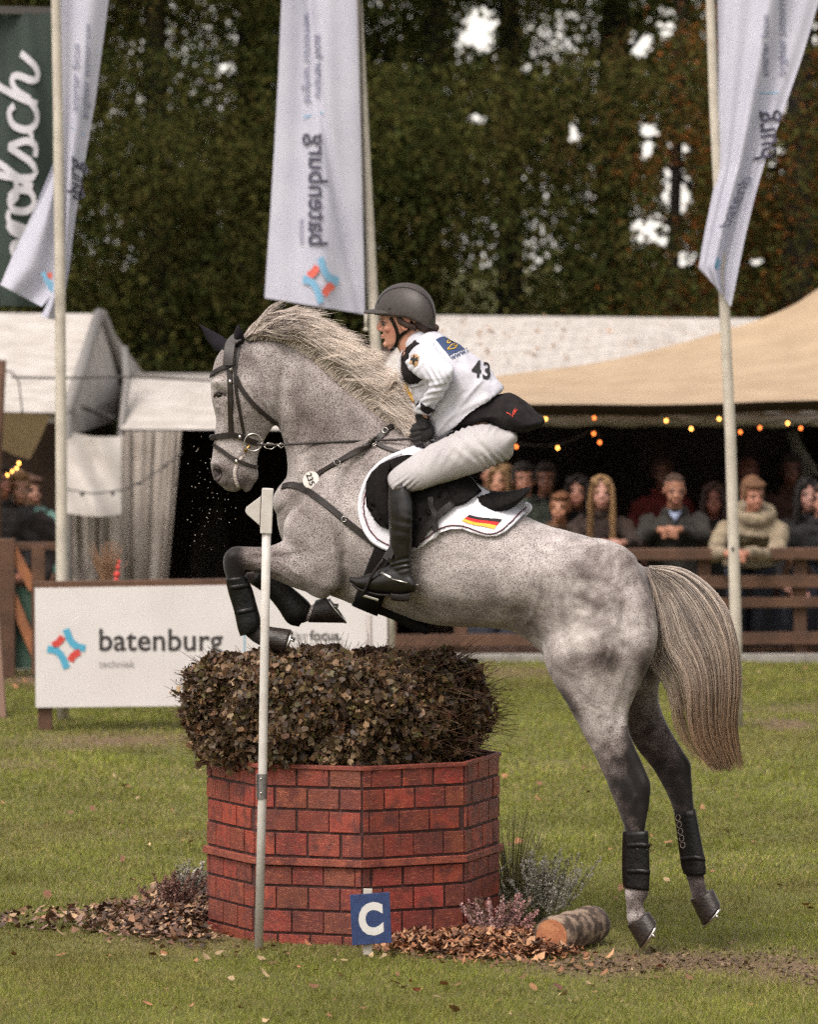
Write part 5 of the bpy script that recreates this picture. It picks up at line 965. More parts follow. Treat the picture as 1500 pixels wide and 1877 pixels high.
def bf(x, y): return W(x, y, BY - .004)
emblem(lambda x, y: bf(121 + 35 * x, 1189 - 36 * y), pan)
b = MB(); text_on(b, 'batenburg', lambda x, y: bf(179 + x * .97, 1192 - y), 57, bold=.012, spacing=1.02); b.build('lettering', ink, pan)
b = MB(); text_on(b, 'techniek', lambda x, y: bf(181 + x, 1223 - y), 19); b.build('small_lettering', lgrey, pan)
b = MB(); text_on(b, 'smarter ', lambda x, y: bf(482 + x, 1173 - y), 25.5); b.build('slogan_grey', lgrey, pan)
b = MB(); text_on(b, 'focus.', lambda x, y: bf(568 + x, 1173 - y), 25.5, bold=.012); b.build('slogan', ink, pan)
b = MB(); b.add([bf(447, 1150), bf(449, 1150), bf(449, 1212), bf(447, 1212)], [(0, 3, 2, 1)]); b.build('divider', blue, pan)
b = MB(); b.tube([W(679, 1290, BY - .35), W(677, 1128, BY - .35)], .018, 10); gp = W(677, 1290, BY - .35); b.tube([(gp.x, gp.y, -.02), W(679, 1289, BY - .35)], .018, 10); o = b.build('stake', M('grey_pipe', S(150, 142, 136), rough=.5), smooth=True); tag(o, 'thin grey pipe standing in front of the banner board above the hedge', 'stake')
# rail fence in front of the spectators
FY = 15.45
def rail(px0, y0, px1, y1, h, Y=FY, d=.05): 
    b = MB(); b.bar(W(px0, (y0 + h / 2), Y), W(px1, (y1 + h / 2), Y), d, h / 255.0); return b
fence = thing('rail_fence', (W(1200, 1100, FY).x, FY, 0), 'brown wooden rail fence in front of the crowd on the right', 'fence')
rail(690, 1008, 1560, 1004, 20, d=.10).build('rail', timber, fence, bevel=.004); rail(1030, 1058, 1560, 1054, 22).build('rail', timber, fence, bevel=.004); rail(1030, 1098, 1560, 1094, 18).build('rail', timber, fence, bevel=.004)
rail(690, 1164, 1560, 1158, 22).build('rail', timber, fence, bevel=.004); rail(690, 1188, 1560, 1186, 9, Y=FY + .3).build('rail', timber, fence, bevel=.004)
for x, ya in ((715, 1140), (845, 1140), (1000, 1008), (1292, 1012), (1468, 1012), (1545, 1012)):
    b = MB(); t = W(x, ya, FY + .06); b.bar((t.x, FY + .06, -.05), t, .09, .08, up=(0, 1, 0)); b.build('post', timber, fence, bevel=.004)
for xa, xb in ((1452, 1440), (1462, 1490)): b = MB(); b.bar(W(xa, 1015, FY + .14), W(xb, 1056, FY + .14), .05, .04, up=(0, 1, 0)); b.build('brace', timber, fence)
kerb = MB(); a, c = W(690, 1212, FY - .1), W(1600, 1206, FY - .1); kerb.bar((a.x, FY - .08, .02), (c.x + .6, FY - .08, .02), .14, .08); kerb.bar((W(-120, 1240, 14.6).x, 14.7, .01), (W(70, 1240, 14.6).x, 14.7, .01), .3, .06); o = kerb.build('kerb', M('pale_concrete', S(150, 145, 138), S(126, 122, 114), scale=12, rough=.9), bevel=.006); o['kind'] = 'structure'
# timber stand on the left, with raking struts
st = thing('timber_fence', (W(10, 1200, 14).x, 14, 0), 'dark brown post fence with raking orange struts left of the banner board', 'fence'); LY = 14.0
for x0, ya, x1, yb, w_, mt in ((8, 988, 8, 1240, .14, timber), (70, 1000, 70, 1236, .09, timber), (18, 1000, 62, 1080, .07, timber_o), (20, 1090, 66, 1200, .07, timber_o), (-60, 1000, -60, 1240, .1, timber)):
    b = MB(); b.bar(W(x0, ya, LY), W(x1, yb, LY), w_, w_ * .6, up=(0, 1, 0)); b.build('post' if x0 == x1 else 'strut', mt, st, bevel=.004)
for ya, h in ((994, 14), (1066, 16)): b = MB(); b.bar(W(-80, ya + h / 2, LY + .1), W(118, ya + h / 2, LY + .1), .05, h / 270); b.build('rail', timber, st, bevel=.004)
b = MB(); b.bar(W(-12, 1075, LY - 2.3), W(6, 1345, LY - 3.4), .05, .05, up=(0, 1, 0)); tag(b.build('timber_prop', M('weathered_prop', S(104, 80, 66), rough=.85), bevel=.004), 'leaning weathered timber prop at the far left edge beside the banner board', 'prop')
b = MB(); p = [W(24, 1076, LY + .05), W(100, 1076, LY + .05), W(100, 1225, LY + .05), W(24, 1225, LY + .05)]; b.add(p + [v + Vector((0, .03, 0)) for v in p], [(0, 3, 2, 1), (4, 5, 6, 7)] + [(i, (i + 1) % 4, (i + 1) % 4 + 4, i + 4) for i in range(4)]); tag(b.build('green_screen', M('green_cloth', S(66, 92, 78), S(56, 80, 68), scale=5, rough=.85)), 'dark green cloth panel behind the struts left of the banner board', 'screen')
# dry decoration in front of the tent wall
def twigs(px, py, Y, n, h, w, col, label, seed, cat):
    r = np.random.default_rng(seed); T = []; base = W(px, py, Y)
    for i in range(n): a, bb, q = r.normal() * .6, r.normal() * .3, r.uniform(.5, 1); T.append([[base.x + w * a * (.3 + t), base.y + w * bb * t, base.z + t * h * q] for t in np.linspace(0, 1, 6)])
    o = strands('dried_plant', np.array(T), .004, .0015, np.array([S(*col)[:3]] * n), bpy.data.materials['twig_bark']); tag(o, label, cat)
twigs(196, 1072, 11.2, 60, .30, .09, (150, 116, 90), 'tan dried grass bunch standing behind the banner board before the tent', 41, 'dried plant')
twigs(150, 1072, 11.2, 16, .22, .10, (110, 100, 96), 'thin grey twig bunch behind the banner board left of the tan grass', 42, 'dried plant')
b = MB(); [b.ell(W(x, y, 11.1), r_) for x, y, r_ in ((214, 1053, .02), (213, 1064, .018), (216, 1040, .014), (218, 1030, .010))]; b.tube([W(212, 1075, 11.1), W(214, 1050, 11.1), W(219, 1025, 11.1)], .004, 6); tag(b.build('red_flower', M('red_petals', S(206, 66, 58), rough=.6), smooth=True), 'small red flower stem behind the banner board', 'flower')
# flagpoles with long banners
polem = M('cream_pole', S(196, 188, 174), S(178, 170, 157), scale=10, rough=.5); cloth = M('white_flag_cloth', S(206, 206, 220), S(196, 196, 212), scale=4, rough=.75, trans=.3); cord_ = M('dark_cord', S(70, 66, 64), rough=.8)
pr_ink = M('flag_print_dark', S(70, 68, 84), rough=.8); pr_lt = M('flag_print_pale', S(112, 114, 136), rough=.8); pr_b = M('flag_print_blue', S(118, 166, 196), rough=.8); pr_r = M('flag_print_red', S(206, 98, 84), rough=.8)
def flagpole(name, label, foot, pts, Y):
    t = thing(name, tuple(foot), label, 'flagpole', 'flagpoles behind the jump'); b = MB(); q = [Vector(foot)] + [W(x, y, Y) for x, y in pts]; b.tube(q, [.036] + [.035 - .002 * i for i in range(len(pts))], 16); b.build('pole', polem, t, smooth=True); return t
def banner(parent, L, R, Y, wave, nm='banner', mat=None):
    """cloth between a left and a right outline (photo points, top to bottom); returns the map (u across, v down) -> point"""
    L, R = np.array(L, float), np.array(R, float)
    def f(u, v, off=0.0):
        k = v * (len(L) - 1); i = int(min(max(k, 0), len(L) - 1.0001)); t = k - i; a = L[i] * (1 - t) + L[i + 1] * t; c = R[i] * (1 - t) + R[i + 1] * t; p = a * (1 - u) + c * u; return W(p[0], p[1], Y + wave(u, v) - off)
    b = MB(); nu, nv = 30, 70; b.add([f(i / nu, j / nv) for j in range(nv + 1) for i in range(nu + 1)], [(j * (nu + 1) + i, (j + 1) * (nu + 1) + i, (j + 1) * (nu + 1) + i + 1, j * (nu + 1) + i + 1) for j in range(nv) for i in range(nu)])
    o = b.build(nm, mat or cloth, parent, smooth=True); return o, f
W1 = lambda a, c: (lambda u, v: .05 * math.sin(u * a + v * c) + .02 * math.sin(u * 17 - v * 5))
# middle pole and banner, seen from the back: the writing is mirrored
fp = flagpole('flagpole', 'leaning cream flagpole in the middle with a white banner seen from behind', (W(716, 1290, 11).x, 11, -.02), [(712, 1080), (690, 660), (672, 330), (655, 0), (640, -330)], 11)
ML = [(527, -260), (520, -120), (516, 0), (510, 140), (504, 250), (497, 370), (490, 470), (485, 546)]; MR = [(645, -260), (650, -120), (654, 0), (658, 140), (661, 250), (664, 370), (667, 470), (669, 576)]
bo1, f1 = banner(fp, ML, MR, 10.9, lambda u, v: .06 * math.sin(u * 5 + v * 2) + .05 * math.exp(-((u - .12 - v * .85) / .05) ** 2) - .02 * math.sin(u * 14))
def on_px(Y, off=.03): return lambda x, y: W(x, y, Y - off)
def vert(cx, y0, f, s, mirror=False, flip=1):         # writing running up the cloth: flat x goes up, flat y goes across
    return lambda x, y: f(cx + (s * y if mirror else -s * y) * flip, y0 - x)
def onflag(f, Lp, Rp):                                 # photo point -> cloth point just in front of the cloth
    Lp, Rp = np.array(Lp, float), np.array(Rp, float)
    def g(x, y):
        ly = np.interp(y, Lp[:, 1], range(len(Lp))); v = ly / (len(Lp) - 1); a = np.interp(y, Lp[:, 1], Lp[:, 0]); c = np.interp(y, Rp[:, 1], Rp[:, 0]); return f((x - a) / (c - a), v, .016)
    return g
g1 = onflag(f1, ML, [(x, ML[i][1]) for i, (x, y) in enumerate(MR)])
b = MB(); text_on(b, 'batenburg', vert(566, 452, g1, 1, True), 51, bold=.012); b.build('lettering', pr_ink, bo1)
b = MB(); text_on(b, 'techniek', vert(556, 448, g1, -1, True, 1), 14); b.build('small_lettering', pr_lt, bo1)
b = MB(); text_on(b, 'smarter focus', vert(577, 180, g1, 1, True), 21, bold=.005); text_on(b, 'brighter tomorrow', vert(557, 188, g1, 1, True), 21, bold=.005); b.build('slogan', pr_lt, bo1)
b = MB(); b.add([g1(556, 213), g1(592, 205), g1(592, 208), g1(556, 216)], [(0, 3, 2, 1)]); b.build('divider', pr_b, bo1)
emblem(lambda x, y: g1(588 + 33 * x, 506 - 34 * y), bo1, mats=(pr_b, pr_r))
b = MB(); b.tube([W(660, -40, 10.95), W(664, 200, 10.95), W(670, 440, 10.95), (W(671, 575, 10.95))], .006, 6); b.build('cord', cord_, fp); b = MB(); b.tube([W(671, 575, 10.95), W(671, 603, 10.95)], .008, 8); b.ell(W(671, 604, 10.95), (.016, .016, .012)); b.build('weight', polem, fp, smooth=True)
# left pole
fp = flagpole('flagpole', 'cream flagpole on the left whose white banner is folded round it', (W(115, 1330, 10.4).x, 10.4, -.02), [(113, 1065), (110, 580), (106, 200), (102, 0), (98, -330)], 10.4)
LL = [(101, -260), (103, -100), (104, 0), (106, 150), (108, 300), (111, 420), (112, 500), (74, 582)]; LR = [(222, -260), (208, -100), (199, 0), (175, 180), (150, 325), (139, 390), (128, 480), (112, 588)]
bo2, f2 = banner(fp, LL, LR, 10.45, lambda u, v: .05 * math.sin(u * 6 + v * 3)); g2 = onflag(f2, LL, [(x, y) for x, y in LR])
b = MB(); text_on(b, 'eburg', vert(154, 376, g2, 1), 45, bold=.012); b.build('lettering', pr_ink, bo2)
b = MB(); text_on(b, 'smarter focus', vert(146, 190, g2, 1), 21); text_on(b, 'brighter tomorrow', vert(167, 194, g2, 1), 20); b.build('slogan', pr_lt, bo2)
b = MB(); b.add([g2(132, 221), g2(158, 222), g2(158, 225), g2(132, 224)], [(0, 3, 2, 1)]); b.build('divider', pr_b, bo2)
L2 = [(100, 294), (84, 340), (62, 385), (38, 440), (16, 490), (0, 524), (40, 542), (74, 560)]; R2 = [(108, 290), (109, 340), (110, 385), (111, 440), (112, 490), (113, 530), (113, 556), (112, 584)]
L2 = [(100, 294), (74, 355), (48, 415), (22, 470), (0, 522)]; R2 = [(108, 290), (109, 370), (110, 440), (111, 520), (76, 562)]
b3, f3 = banner(fp, L2, R2, 10.55, lambda u, v: .04 * math.sin(u * 7 + v * 3), 'banner_fold'); 
for nm, mt, pl in (('emblem_blue', pr_b, [(74, 500), (82, 498), (92, 512), (98, 520), (96, 538), (88, 530), (80, 514)]), ('emblem_red', pr_r, [(84, 502), (94, 498), (96, 510), (90, 512)])): b = MB(); b.add([W(x, y, 10.3) for x, y in pl], [tuple(range(len(pl)))]); b.build(nm, mt, b3)
# right pole
fp = flagpole('flagpole', 'cream flagpole on the right behind the horse tail with a wind-blown white banner', (W(1352, 1330, 10).x, 10, -.02), [(1350, 1150), (1340, 800), (1328, 540), (1310, 200), (1303, 0), (1296, -330)], 10)
RL = [(1308, -260), (1313, -100), (1316, 0), (1318, 110), (1318, 220), (1317, 310), (1304, 370), (1292, 430), (1281, 492), (1308, 520)]; RR = [(1580, -260), (1530, -100), (1503, 0), (1470, 110), (1435, 210), (1405, 290), (1385, 360), (1368, 430), (1355, 492), (1341, 562)]
bo4, f4 = banner(fp, RL, RR, 9.92, lambda u, v: .05 * math.sin(u * 9 + v * 2) + .03 * math.sin(u * 19 + v * 4)); g4 = onflag(f4, RL, RR)
b = MB(); text_on(b, 'burg', vert(1417, 312, g4, 1), 56, bold=.012); b.build('lettering', pr_ink, bo4)
b = MB(); text_on(b, 'batenb', lambda x, y: g4(1338 - y * .9 + x * .42, 418 - x * .9), 34); b.build('folded_lettering', pr_lt, bo4)
b = MB(); text_on(b, 'smarter focus', vert(1410, 143, g4, 1), 21, bold=.005); text_on(b, 'brighter tomorrow', vert(1441, 140, g4, 1), 21, bold=.005); b.build('slogan', pr_lt, bo4)
b = MB(); b.add([g4(1392, 173), g4(1426, 173), g4(1426, 176), g4(1392, 176)], [(0, 3, 2, 1)]); b.build('divider', pr_b, bo4)
b = MB(); b.add([g4(x, y) for x, y in ((1311, 486), (1316, 470), (1322, 480), (1318, 494), (1312, 492))], [(0, 1, 2, 3, 4)]); b.build('emblem_blue', pr_b, bo4)
b = MB(); b.ell(W(1344, 1006, 9.96), (.010, .006, .010)); b.build('pole_bolt', cord_, fp)
# dark green banner behind, lettered in white script
gr = M('dark_green_cloth', S(54, 66, 60), S(46, 58, 52), scale=4, rough=.8, trans=.15); t = thing('green_banner', (W(-60, 1250, 12.5).x, 12.5, -.02), 'dark green banner with white script lettering at the left edge', 'banner')
b = MB(); b.tube([(W(-62, 1250, 12.5).x, 12.5, -.05), W(-62, 600, 12.5), W(-64, -60, 12.5)], .04, 12); b.build('pole', polem, t, smooth=True)
bo5, f5 = banner(t, [(-60, 22), (-60, 560)], [(98, 24), (100, 562)], 12.4, W1(5, 3), 'banner', gr); g5 = onflag(f5, [(-60, 22), (-60, 560)], [(98, 22), (100, 560)])
b = MB(); b.bar(W(-62, 17, 12.4), W(99, 20, 12.4), .05, .05); b.build('top_bar', cord_, t)
scr = M('script_white', S(196, 194, 200), rough=.8); b = MB()
# each letter as strokes, flat x along the word, y up
LET = [([(0, 20), (6, 42), (16, 50), (10, 20), (4, 0), (2, -4)], 9), ([(8, 26), (14, 44), (24, 52), (32, 50)], 8), ([(48, 50), (34, 44), (32, 16), (42, 2), (56, 10), (58, 34), (50, 50), (44, 46), (50, 36), (70, 38)], 9), ([(62, 6), (72, 30), (92, 74), (90, 92), (80, 84), (74, 44), (74, 8), (84, 0), (94, 12)], 9),
       ([(94, 10), (104, 34), (112, 52), (116, 40), (120, 18), (114, 2), (100, 2)], 9), ([(118, 12), (128, 10), (136, 24)], 7), ([(164, 44), (156, 54), (140, 46), (134, 20), (142, 2), (158, 2), (172, 18)], 9), ([(166, 0), (176, 40), (192, 84), (202, 96)], 9), ([(172, 14), (184, 42), (198, 50), (202, 38), (196, 12), (200, 0), (214, 6), (230, 34)], 9)]
for q, w_ in LET: ribbon(b, q, w_ * 1.05, lambda x, y: g5(66 - y * .95 + (x - 110) * 0.03, 432 - x * 1.46))
ribbon(b, [(-24, 40), (-12, 44), (-8, 20), (-20, -6), (-34, -12)], 10, lambda x, y: g5(64 - y * .95, 432 - x * 1.46))
b.build('lettering', scr, bo5)
# ------------------------------------------------------------------ bright overcast sky low behind the wood
b = MB(); n = 24; vs = []
for z in (-30, 160): vs += [Vector((900 * math.sin(a), 900 * math.cos(a), z)) for a in np.linspace(-.9, .9, n)]
b.add(vs, [(i, i + 1, n + i + 1, n + i) for i in range(n - 1)]); sk = b.build('sky', M('overcast_sky', (.50, .485, .46, 1), rough=1, emit=1.0, spec=0)); sk['kind'] = 'structure'
# ------------------------------------------------------------------ tents
canvas = M('white_canvas', S(188, 182, 175), S(168, 161, 153), scale=5, rough=.6, bump=.15, bscale=8); canvas_shade = M('shaded_canvas', S(168, 162, 156), S(148, 142, 136), scale=4, rough=.7, bump=.3, bscale=10)  # second tone: white canvas with the gable's shade put into its colour
curt = M('curtain_canvas', S(172, 163, 154), S(150, 141, 132), scale=4, rough=.75, bump=.3, bscale=8); pipe = M('grey_tube', S(120, 116, 112), rough=.5); tan = M('tan_canvas', S(178, 156, 128), S(164, 142, 115), scale=3, rough=.8, trans=.12, bump=.1, bscale=6)
interior = M('interior_shade', S(66, 54, 48), S(88, 70, 62), scale=3, rough=.95)  # tent insides coloured dark, so the shade sits in the material
leaves_m = M('leaf_brown', S(150, 108, 76), rough=.9)
def sheet(mb, A, B, C_, D_, nu=12, nv=12, sag=0.0, fold=None):
    """surface between four corners: A-B top, D-C bottom"""
    A, B, C_, D_ = map(Vector, (A, B, C_, D_)); k = []
    for j in range(nv + 1):
        for i in range(nu + 1):
            u, v = i / nu, j / nv; p = (A * (1 - u) + B * u) * (1 - v) + (D_ * (1 - u) + C_ * u) * v; p.z -= sag * 4 * u * (1 - u) * (.3 + v)
            if fold: p += fold(u, v)
            k.append(p)
    return mb.add(k, [(j * (nu + 1) + i, (j + 1) * (nu + 1) + i, (j + 1) * (nu + 1) + i + 1, j * (nu + 1) + i + 1) for j in range(nv) for i in range(nu)])
# long white tent on the right: two roof slopes, rolled front valance
RT = thing('long_tent', (W(1150, 900, 22).x, 22, -.85), 'long white tent with fallen leaves on its roof behind the rider', 'tent')
EV, RD = 18.5, 25.0
A, B, C_, D_ = W(770, 578, RD), W(1640, 586, RD), W(1700, 762, EV), W(640, 758, EV)
b = MB(); sheet(b, A, B, C_, D_, 160, 10, fold=lambda u, v: Vector((0, 0, (.007 * math.sin(u * 230) + .006 * math.sin(u * 31)) * min(1, v * 6)))); bk = 2 * RD - EV; sheet(b, B, A, (D_.x, bk, D_.z), (C_.x, bk, C_.z), 4, 2); roof = b.build('roof', canvas, RT, smooth=True)
r = np.random.default_rng(2); LP = []
for i in range(320): u, v = r.uniform(0, 1), r.uniform(.05, .9); p = (A * (1 - u) + B * u) * (1 - v) + (D_ * (1 - u) + C_ * u) * v; LP.append((p.x, p.y, p.z + .02))
V, F, c_ = leaf_cards(np.array(LP), .05, r, np.tile(np.array(S(172, 142, 116)[:3]), (320, 1)) * r.uniform(.6, 1.2, (320, 1)), droop=0); o = link('roof_leaves', fast_mesh('roof_leaves', V, F, c_), M('roof_leaf', None, (.8, .8, .8, 1), attr='tint', rough=.8)); tag(o, 'brown leaves fallen on the white tent roof', 'leaves', kind='stuff')
b = MB()
for j in range(40):
    u = j / 40; p, q = (D_ * (1 - u) + C_ * u), (D_ * (1 - u - .025) + C_ * (u + .025)); zz = .03 * math.sin(j * 1.9)
b.tube([W(x, 772 + 1.2 * math.sin(x * .05), EV - .05) for x in np.linspace(560, 1700, 60)], [.042 + .006 * math.sin(i * 1.3) for i in range(60)], 12); b.build('valance', canvas, RT, smooth=True)
b = MB(); b.bar(W(640, 762, EV), W(1700, 764, EV), .05, .05); b.build('eave_tube', pipe, RT)
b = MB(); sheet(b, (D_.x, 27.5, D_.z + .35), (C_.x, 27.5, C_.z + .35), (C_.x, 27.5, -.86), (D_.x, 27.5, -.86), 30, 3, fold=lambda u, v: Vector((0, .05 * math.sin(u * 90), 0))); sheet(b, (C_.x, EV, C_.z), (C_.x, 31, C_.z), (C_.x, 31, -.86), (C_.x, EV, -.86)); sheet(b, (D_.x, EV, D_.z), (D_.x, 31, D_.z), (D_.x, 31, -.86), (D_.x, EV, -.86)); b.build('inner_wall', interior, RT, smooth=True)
b = MB(); sheet(b, (D_.x, EV + .1, D_.z - .02), (C_.x, EV + .1, C_.z - .02), (C_.x, 27.5, C_.z + .3), (D_.x, 27.5, D_.z + .3), 10, 4); b.build('shade_lining', interior, RT)  # dark sheet added under the roof to keep the inside dim
b = MB(); b.bar(W(1455, 800, EV + 1), W(1500, 870, EV + 1), .05, .05, up=(0, 1, 0)); b.bar(W(1452, 790, EV + 1.2), W(1480, 880, EV + 1.2), .09, .03, up=(0, 1, 0)); b.build('brace', pipe, RT)
# tan stretch canopy in front of it
TC = thing('tan_canopy', tuple(W(1300, 1100, 17)), 'tan stretch canopy rising to the right in front of the white tent', 'canopy')
EDG = [(860, 700), (905, 690), (980, 680), (1080, 667), (1180, 646), (1280, 620), (1380, 590), (1450, 562), (1500, 530), (1600, 462)]; LOW = [(900, 738), (960, 741), (1020, 741), (1100, 741), (1180, 742), (1250, 741), (1330, 739), (1400, 736), (1480, 734), (1620, 730)]
b = MB(); n = 40; up_ = cat_rom(EDG, n); lo_ = cat_rom(LOW, n); vs = []
for j in range(9):
    v = j / 8
    for i in range(n): x, y = up_[i] * (1 - v) + lo_[i] * v; y += 3 * math.sin(math.pi * v) * (i / n) * 2; vs.append(W(x, y, 19.5 * (1 - v) + 16.2 * v + .25 * math.sin(math.pi * v)))
b.add(vs, [(j * n + i, (j + 1) * n + i, (j + 1) * n + i + 1, j * n + i + 1) for j in range(8) for i in range(n - 1)]); b.build('canvas', tan, TC, smooth=True)
b = MB(); vs = []
for j, (dy, Y) in enumerate(((0, 16.2), (9, 16.25), (19, 16.6))): vs += [W(x, y + dy * (1 if i > 4 else .7), Y) for i, (x, y) in enumerate(lo_)]
b.add(vs, [(j * n + i, (j + 1) * n + i, (j + 1) * n + i + 1, j * n + i + 1) for j in range(2) for i in range(n - 1)]); b.build('underside', M('underside_shade', S(58, 46, 38), rough=.9), TC, smooth=True)  # band for the canopy underside, its shade put into the colour
b = MB(); b.tube([W(1560, 700, 17), (W(1560, 700, 17).x, 17, -.9)], .05, 10); b.build('pole', timber, TC)
b = MB(); sheet(b, W(1352, 748, 16.9), W(1560, 744, 16.9), W(1560, 757, 16.7), W(1340, 756, 16.7), 16, 2, fold=lambda u, v: Vector((0, 0, .02 * math.sin(u * 22)))); b.build('trim', canvas, TC, smooth=True)
# marquee on the left with its gable to the right
MT = thing('white_marquee', (W(60, 900, 19).x, 19, -.8), 'white marquee with a shaded gable end at the upper left', 'tent'); 
rdg, rg2 = W(-200, 572, 21), W(182, 575, 21); e0, e1 = W(-200, 752, 17.5), W(122, 757, 17.5); bk = 24.5; e2 = Vector((W(225, 690, 21).x + .1, bk, e1.z)); 
b = MB(); sheet(b, rdg, rg2, e1, e0, 10, 8, fold=lambda u, v: Vector((0, 0, -.03 * math.sin(math.pi * v)))); sheet(b, rg2, rdg, (rdg.x, bk, e0.z), e2, 4, 3); b.build('roof', canvas, MT, smooth=True)
b = MB(); b.add([rg2 - Vector((0, .02, 0)), e1, Vector((e1.x, e1.y, W(122, 800, 17.5).z)), Vector((e2.x, e2.y, W(230, 800, 17.5).z)), e2], [(0, 1, 2, 3, 4)]); b.build('gable', canvas_shade, MT)
b = MB(); b.tube([rg2 + Vector((0, -.05, 0)), e1 + Vector((0, -.05, 0))], .045, 10); b.tube([rg2 + Vector((.02, -.05, 0)), W(212, 640, 21.4), W(226, 700, 21.6)], .04, 10); b.tube([e1 + Vector((0, -.04, 0)), (e1.x, e1.y, -.8)], .04, 10); b.build('frame', pipe, MT, smooth=True)
b = MB(); b.tube([W(150, 746, 17.8), W(206, 766, 18.6)], .018, 8); b.build('hook_bar', cord_, MT)
fl = lambda a, k, s=0: (lambda u, v: Vector((.02 * math.sin(u * a * .5 + 1), .034 * math.sin(u * a + s) * (.5 + v) + .02 * math.sin(u * a * 2.7 + v * 3), 0)))
b = MB(); sheet(b, W(122, 790, 17.45), W(222, 800, 17.6), W(222, 942, 17.4), W(122, 940, 17.2), 26, 14, fold=lambda u, v: Vector((0, -.06 * math.sin(math.pi * u) * (v) + .05 * math.sin(u * 8 - v * 7) * (1 - abs(2 * u - 1)), -.02 * math.sin(math.pi * u)))); b.build('rolled_flap', canvas, MT, smooth=True)
b = MB(); sheet(b, W(122, 800, 17.8), W(226, 800, 17.9), W(226, 1110, 17.7), W(122, 1110, 17.7), 40, 8, fold=fl(28, 1)); b.build('side_curtain', curt, MT, smooth=True)
b = MB(); sheet(b, W(-200, 760, 17.6), W(122, 760, 17.6), W(122, 775, 17.6), W(-200, 775, 17.6), 4, 1); b.build('eave_band', canvas, MT)
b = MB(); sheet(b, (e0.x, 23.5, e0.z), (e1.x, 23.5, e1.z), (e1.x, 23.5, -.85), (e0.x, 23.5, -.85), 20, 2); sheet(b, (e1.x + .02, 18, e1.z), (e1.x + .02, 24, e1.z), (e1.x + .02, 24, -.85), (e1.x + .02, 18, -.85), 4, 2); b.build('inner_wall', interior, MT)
# lower white tent between the marquee and the horse
LT = thing('low_tent', (W(320, 900, 19.5).x, 19.5, -.8), 'low white tent with hanging curtains behind the horse head', 'tent')
a0, a1, a2, a3 = W(236, 690, 21.5), W(760, 694, 21.5), W(760, 788, 18.6), W(222, 786, 18.6)
b = MB(); sheet(b, a0, a1, a2, a3, 12, 8, fold=lambda u, v: Vector((0, -.10 * math.sin(math.pi * v * .5), .06 * math.sin(math.pi * v)))); sheet(b, a1, a0, (a0.x, 25, a3.z), (a1.x, 25, a2.z), 4, 2); b.build('roof', canvas, LT, smooth=True)
b = MB(); b.tube([a0, a1], .03, 8); b.tube([W(228, 640, 20), W(232, 700, 19.5), W(222, 790, 18.6)], .03, 8); b.tube([W(222, 790, 18.55), W(224, 1100, 18.5)], .03, 8); b.build('frame', pipe, LT, smooth=True)
b = MB(); sheet(b, W(224, 790, 18.4), W(336, 790, 18.4), W(306, 1110, 18.2), W(226, 1110, 18.2), 44, 10, fold=fl(34, 1, 1)); b.build('side_curtain', curt, LT, smooth=True)
b = MB(); r_ = W(360, 1100, 18.4); [b.ell(W(332 - (y - 800) * .1, y, 18.1), .010) for y in range(815, 1060, 36)]; b.build('eyelet', cord_, LT, smooth=True)
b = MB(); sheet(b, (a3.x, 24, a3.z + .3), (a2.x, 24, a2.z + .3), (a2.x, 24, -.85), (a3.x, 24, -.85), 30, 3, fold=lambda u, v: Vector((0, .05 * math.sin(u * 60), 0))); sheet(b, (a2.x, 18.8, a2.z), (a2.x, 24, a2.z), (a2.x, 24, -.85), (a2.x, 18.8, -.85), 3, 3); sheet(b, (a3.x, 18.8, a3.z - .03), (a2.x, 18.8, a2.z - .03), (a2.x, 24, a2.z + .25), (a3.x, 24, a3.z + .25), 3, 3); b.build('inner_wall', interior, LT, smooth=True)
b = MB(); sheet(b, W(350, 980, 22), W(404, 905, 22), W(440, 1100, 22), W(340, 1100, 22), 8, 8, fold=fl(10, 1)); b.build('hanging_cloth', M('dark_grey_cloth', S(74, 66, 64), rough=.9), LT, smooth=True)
# guy rope and string of eyelets across
b = MB(); b.tube([W(x, 690 + (x - 20) * .014 + 2 * math.sin(x * .02), 17.2) for x in np.linspace(20, 392, 24)], .009, 6); b.tube([W(8, 678, 17.2), W(22, 683, 17.2), W(34, 700, 17.2), W(44, 790, 17.2), W(50, 842, 17.2)], .006, 6); tag(b.build('rope', cord_), 'dark rope running along the tents from the wooden pole on the left', 'rope')
b = MB(); b.tube([W(x, y, 17.0) for x, y in ((122, 897), (170, 905), (225, 898), (260, 882), (300, 856), (334, 828))], .006, 6); [b.ell(W(x, y, 17.0), .016) for x, y in ((150, 906), (206, 905), (254, 886), (302, 854))]; tag(b.build('light_cable', cord_, smooth=True), 'thin cable with small sockets sagging before the tent curtains', 'cable')
# small tan awning at far left with a wooden pole
TA = thing('tan_awning', tuple(W(30, 1000, 15.5)), 'small tan awning with a scalloped edge at the left behind the left flagpole', 'awning')
b = MB(); q = [(-60, 756), (0, 756), (45, 757), (92, 760), (84, 780), (70, 812), (54, 842), (30, 836), (12, 828), (-4, 820), (-60, 812)]; b.add([W(x, y, 15.4 + .006 * (y - 756)) for x, y in q], [tuple(range(len(q)))]); b.build('canvas', tan, TA)
b = MB(); b.tube([W(2, 660, 15.2), W(-6, 830, 15.2), (W(-10, 830, 15.2).x, 15.2, -.1)], .035, 10); b.build('pole', timber, TA, smooth=True)
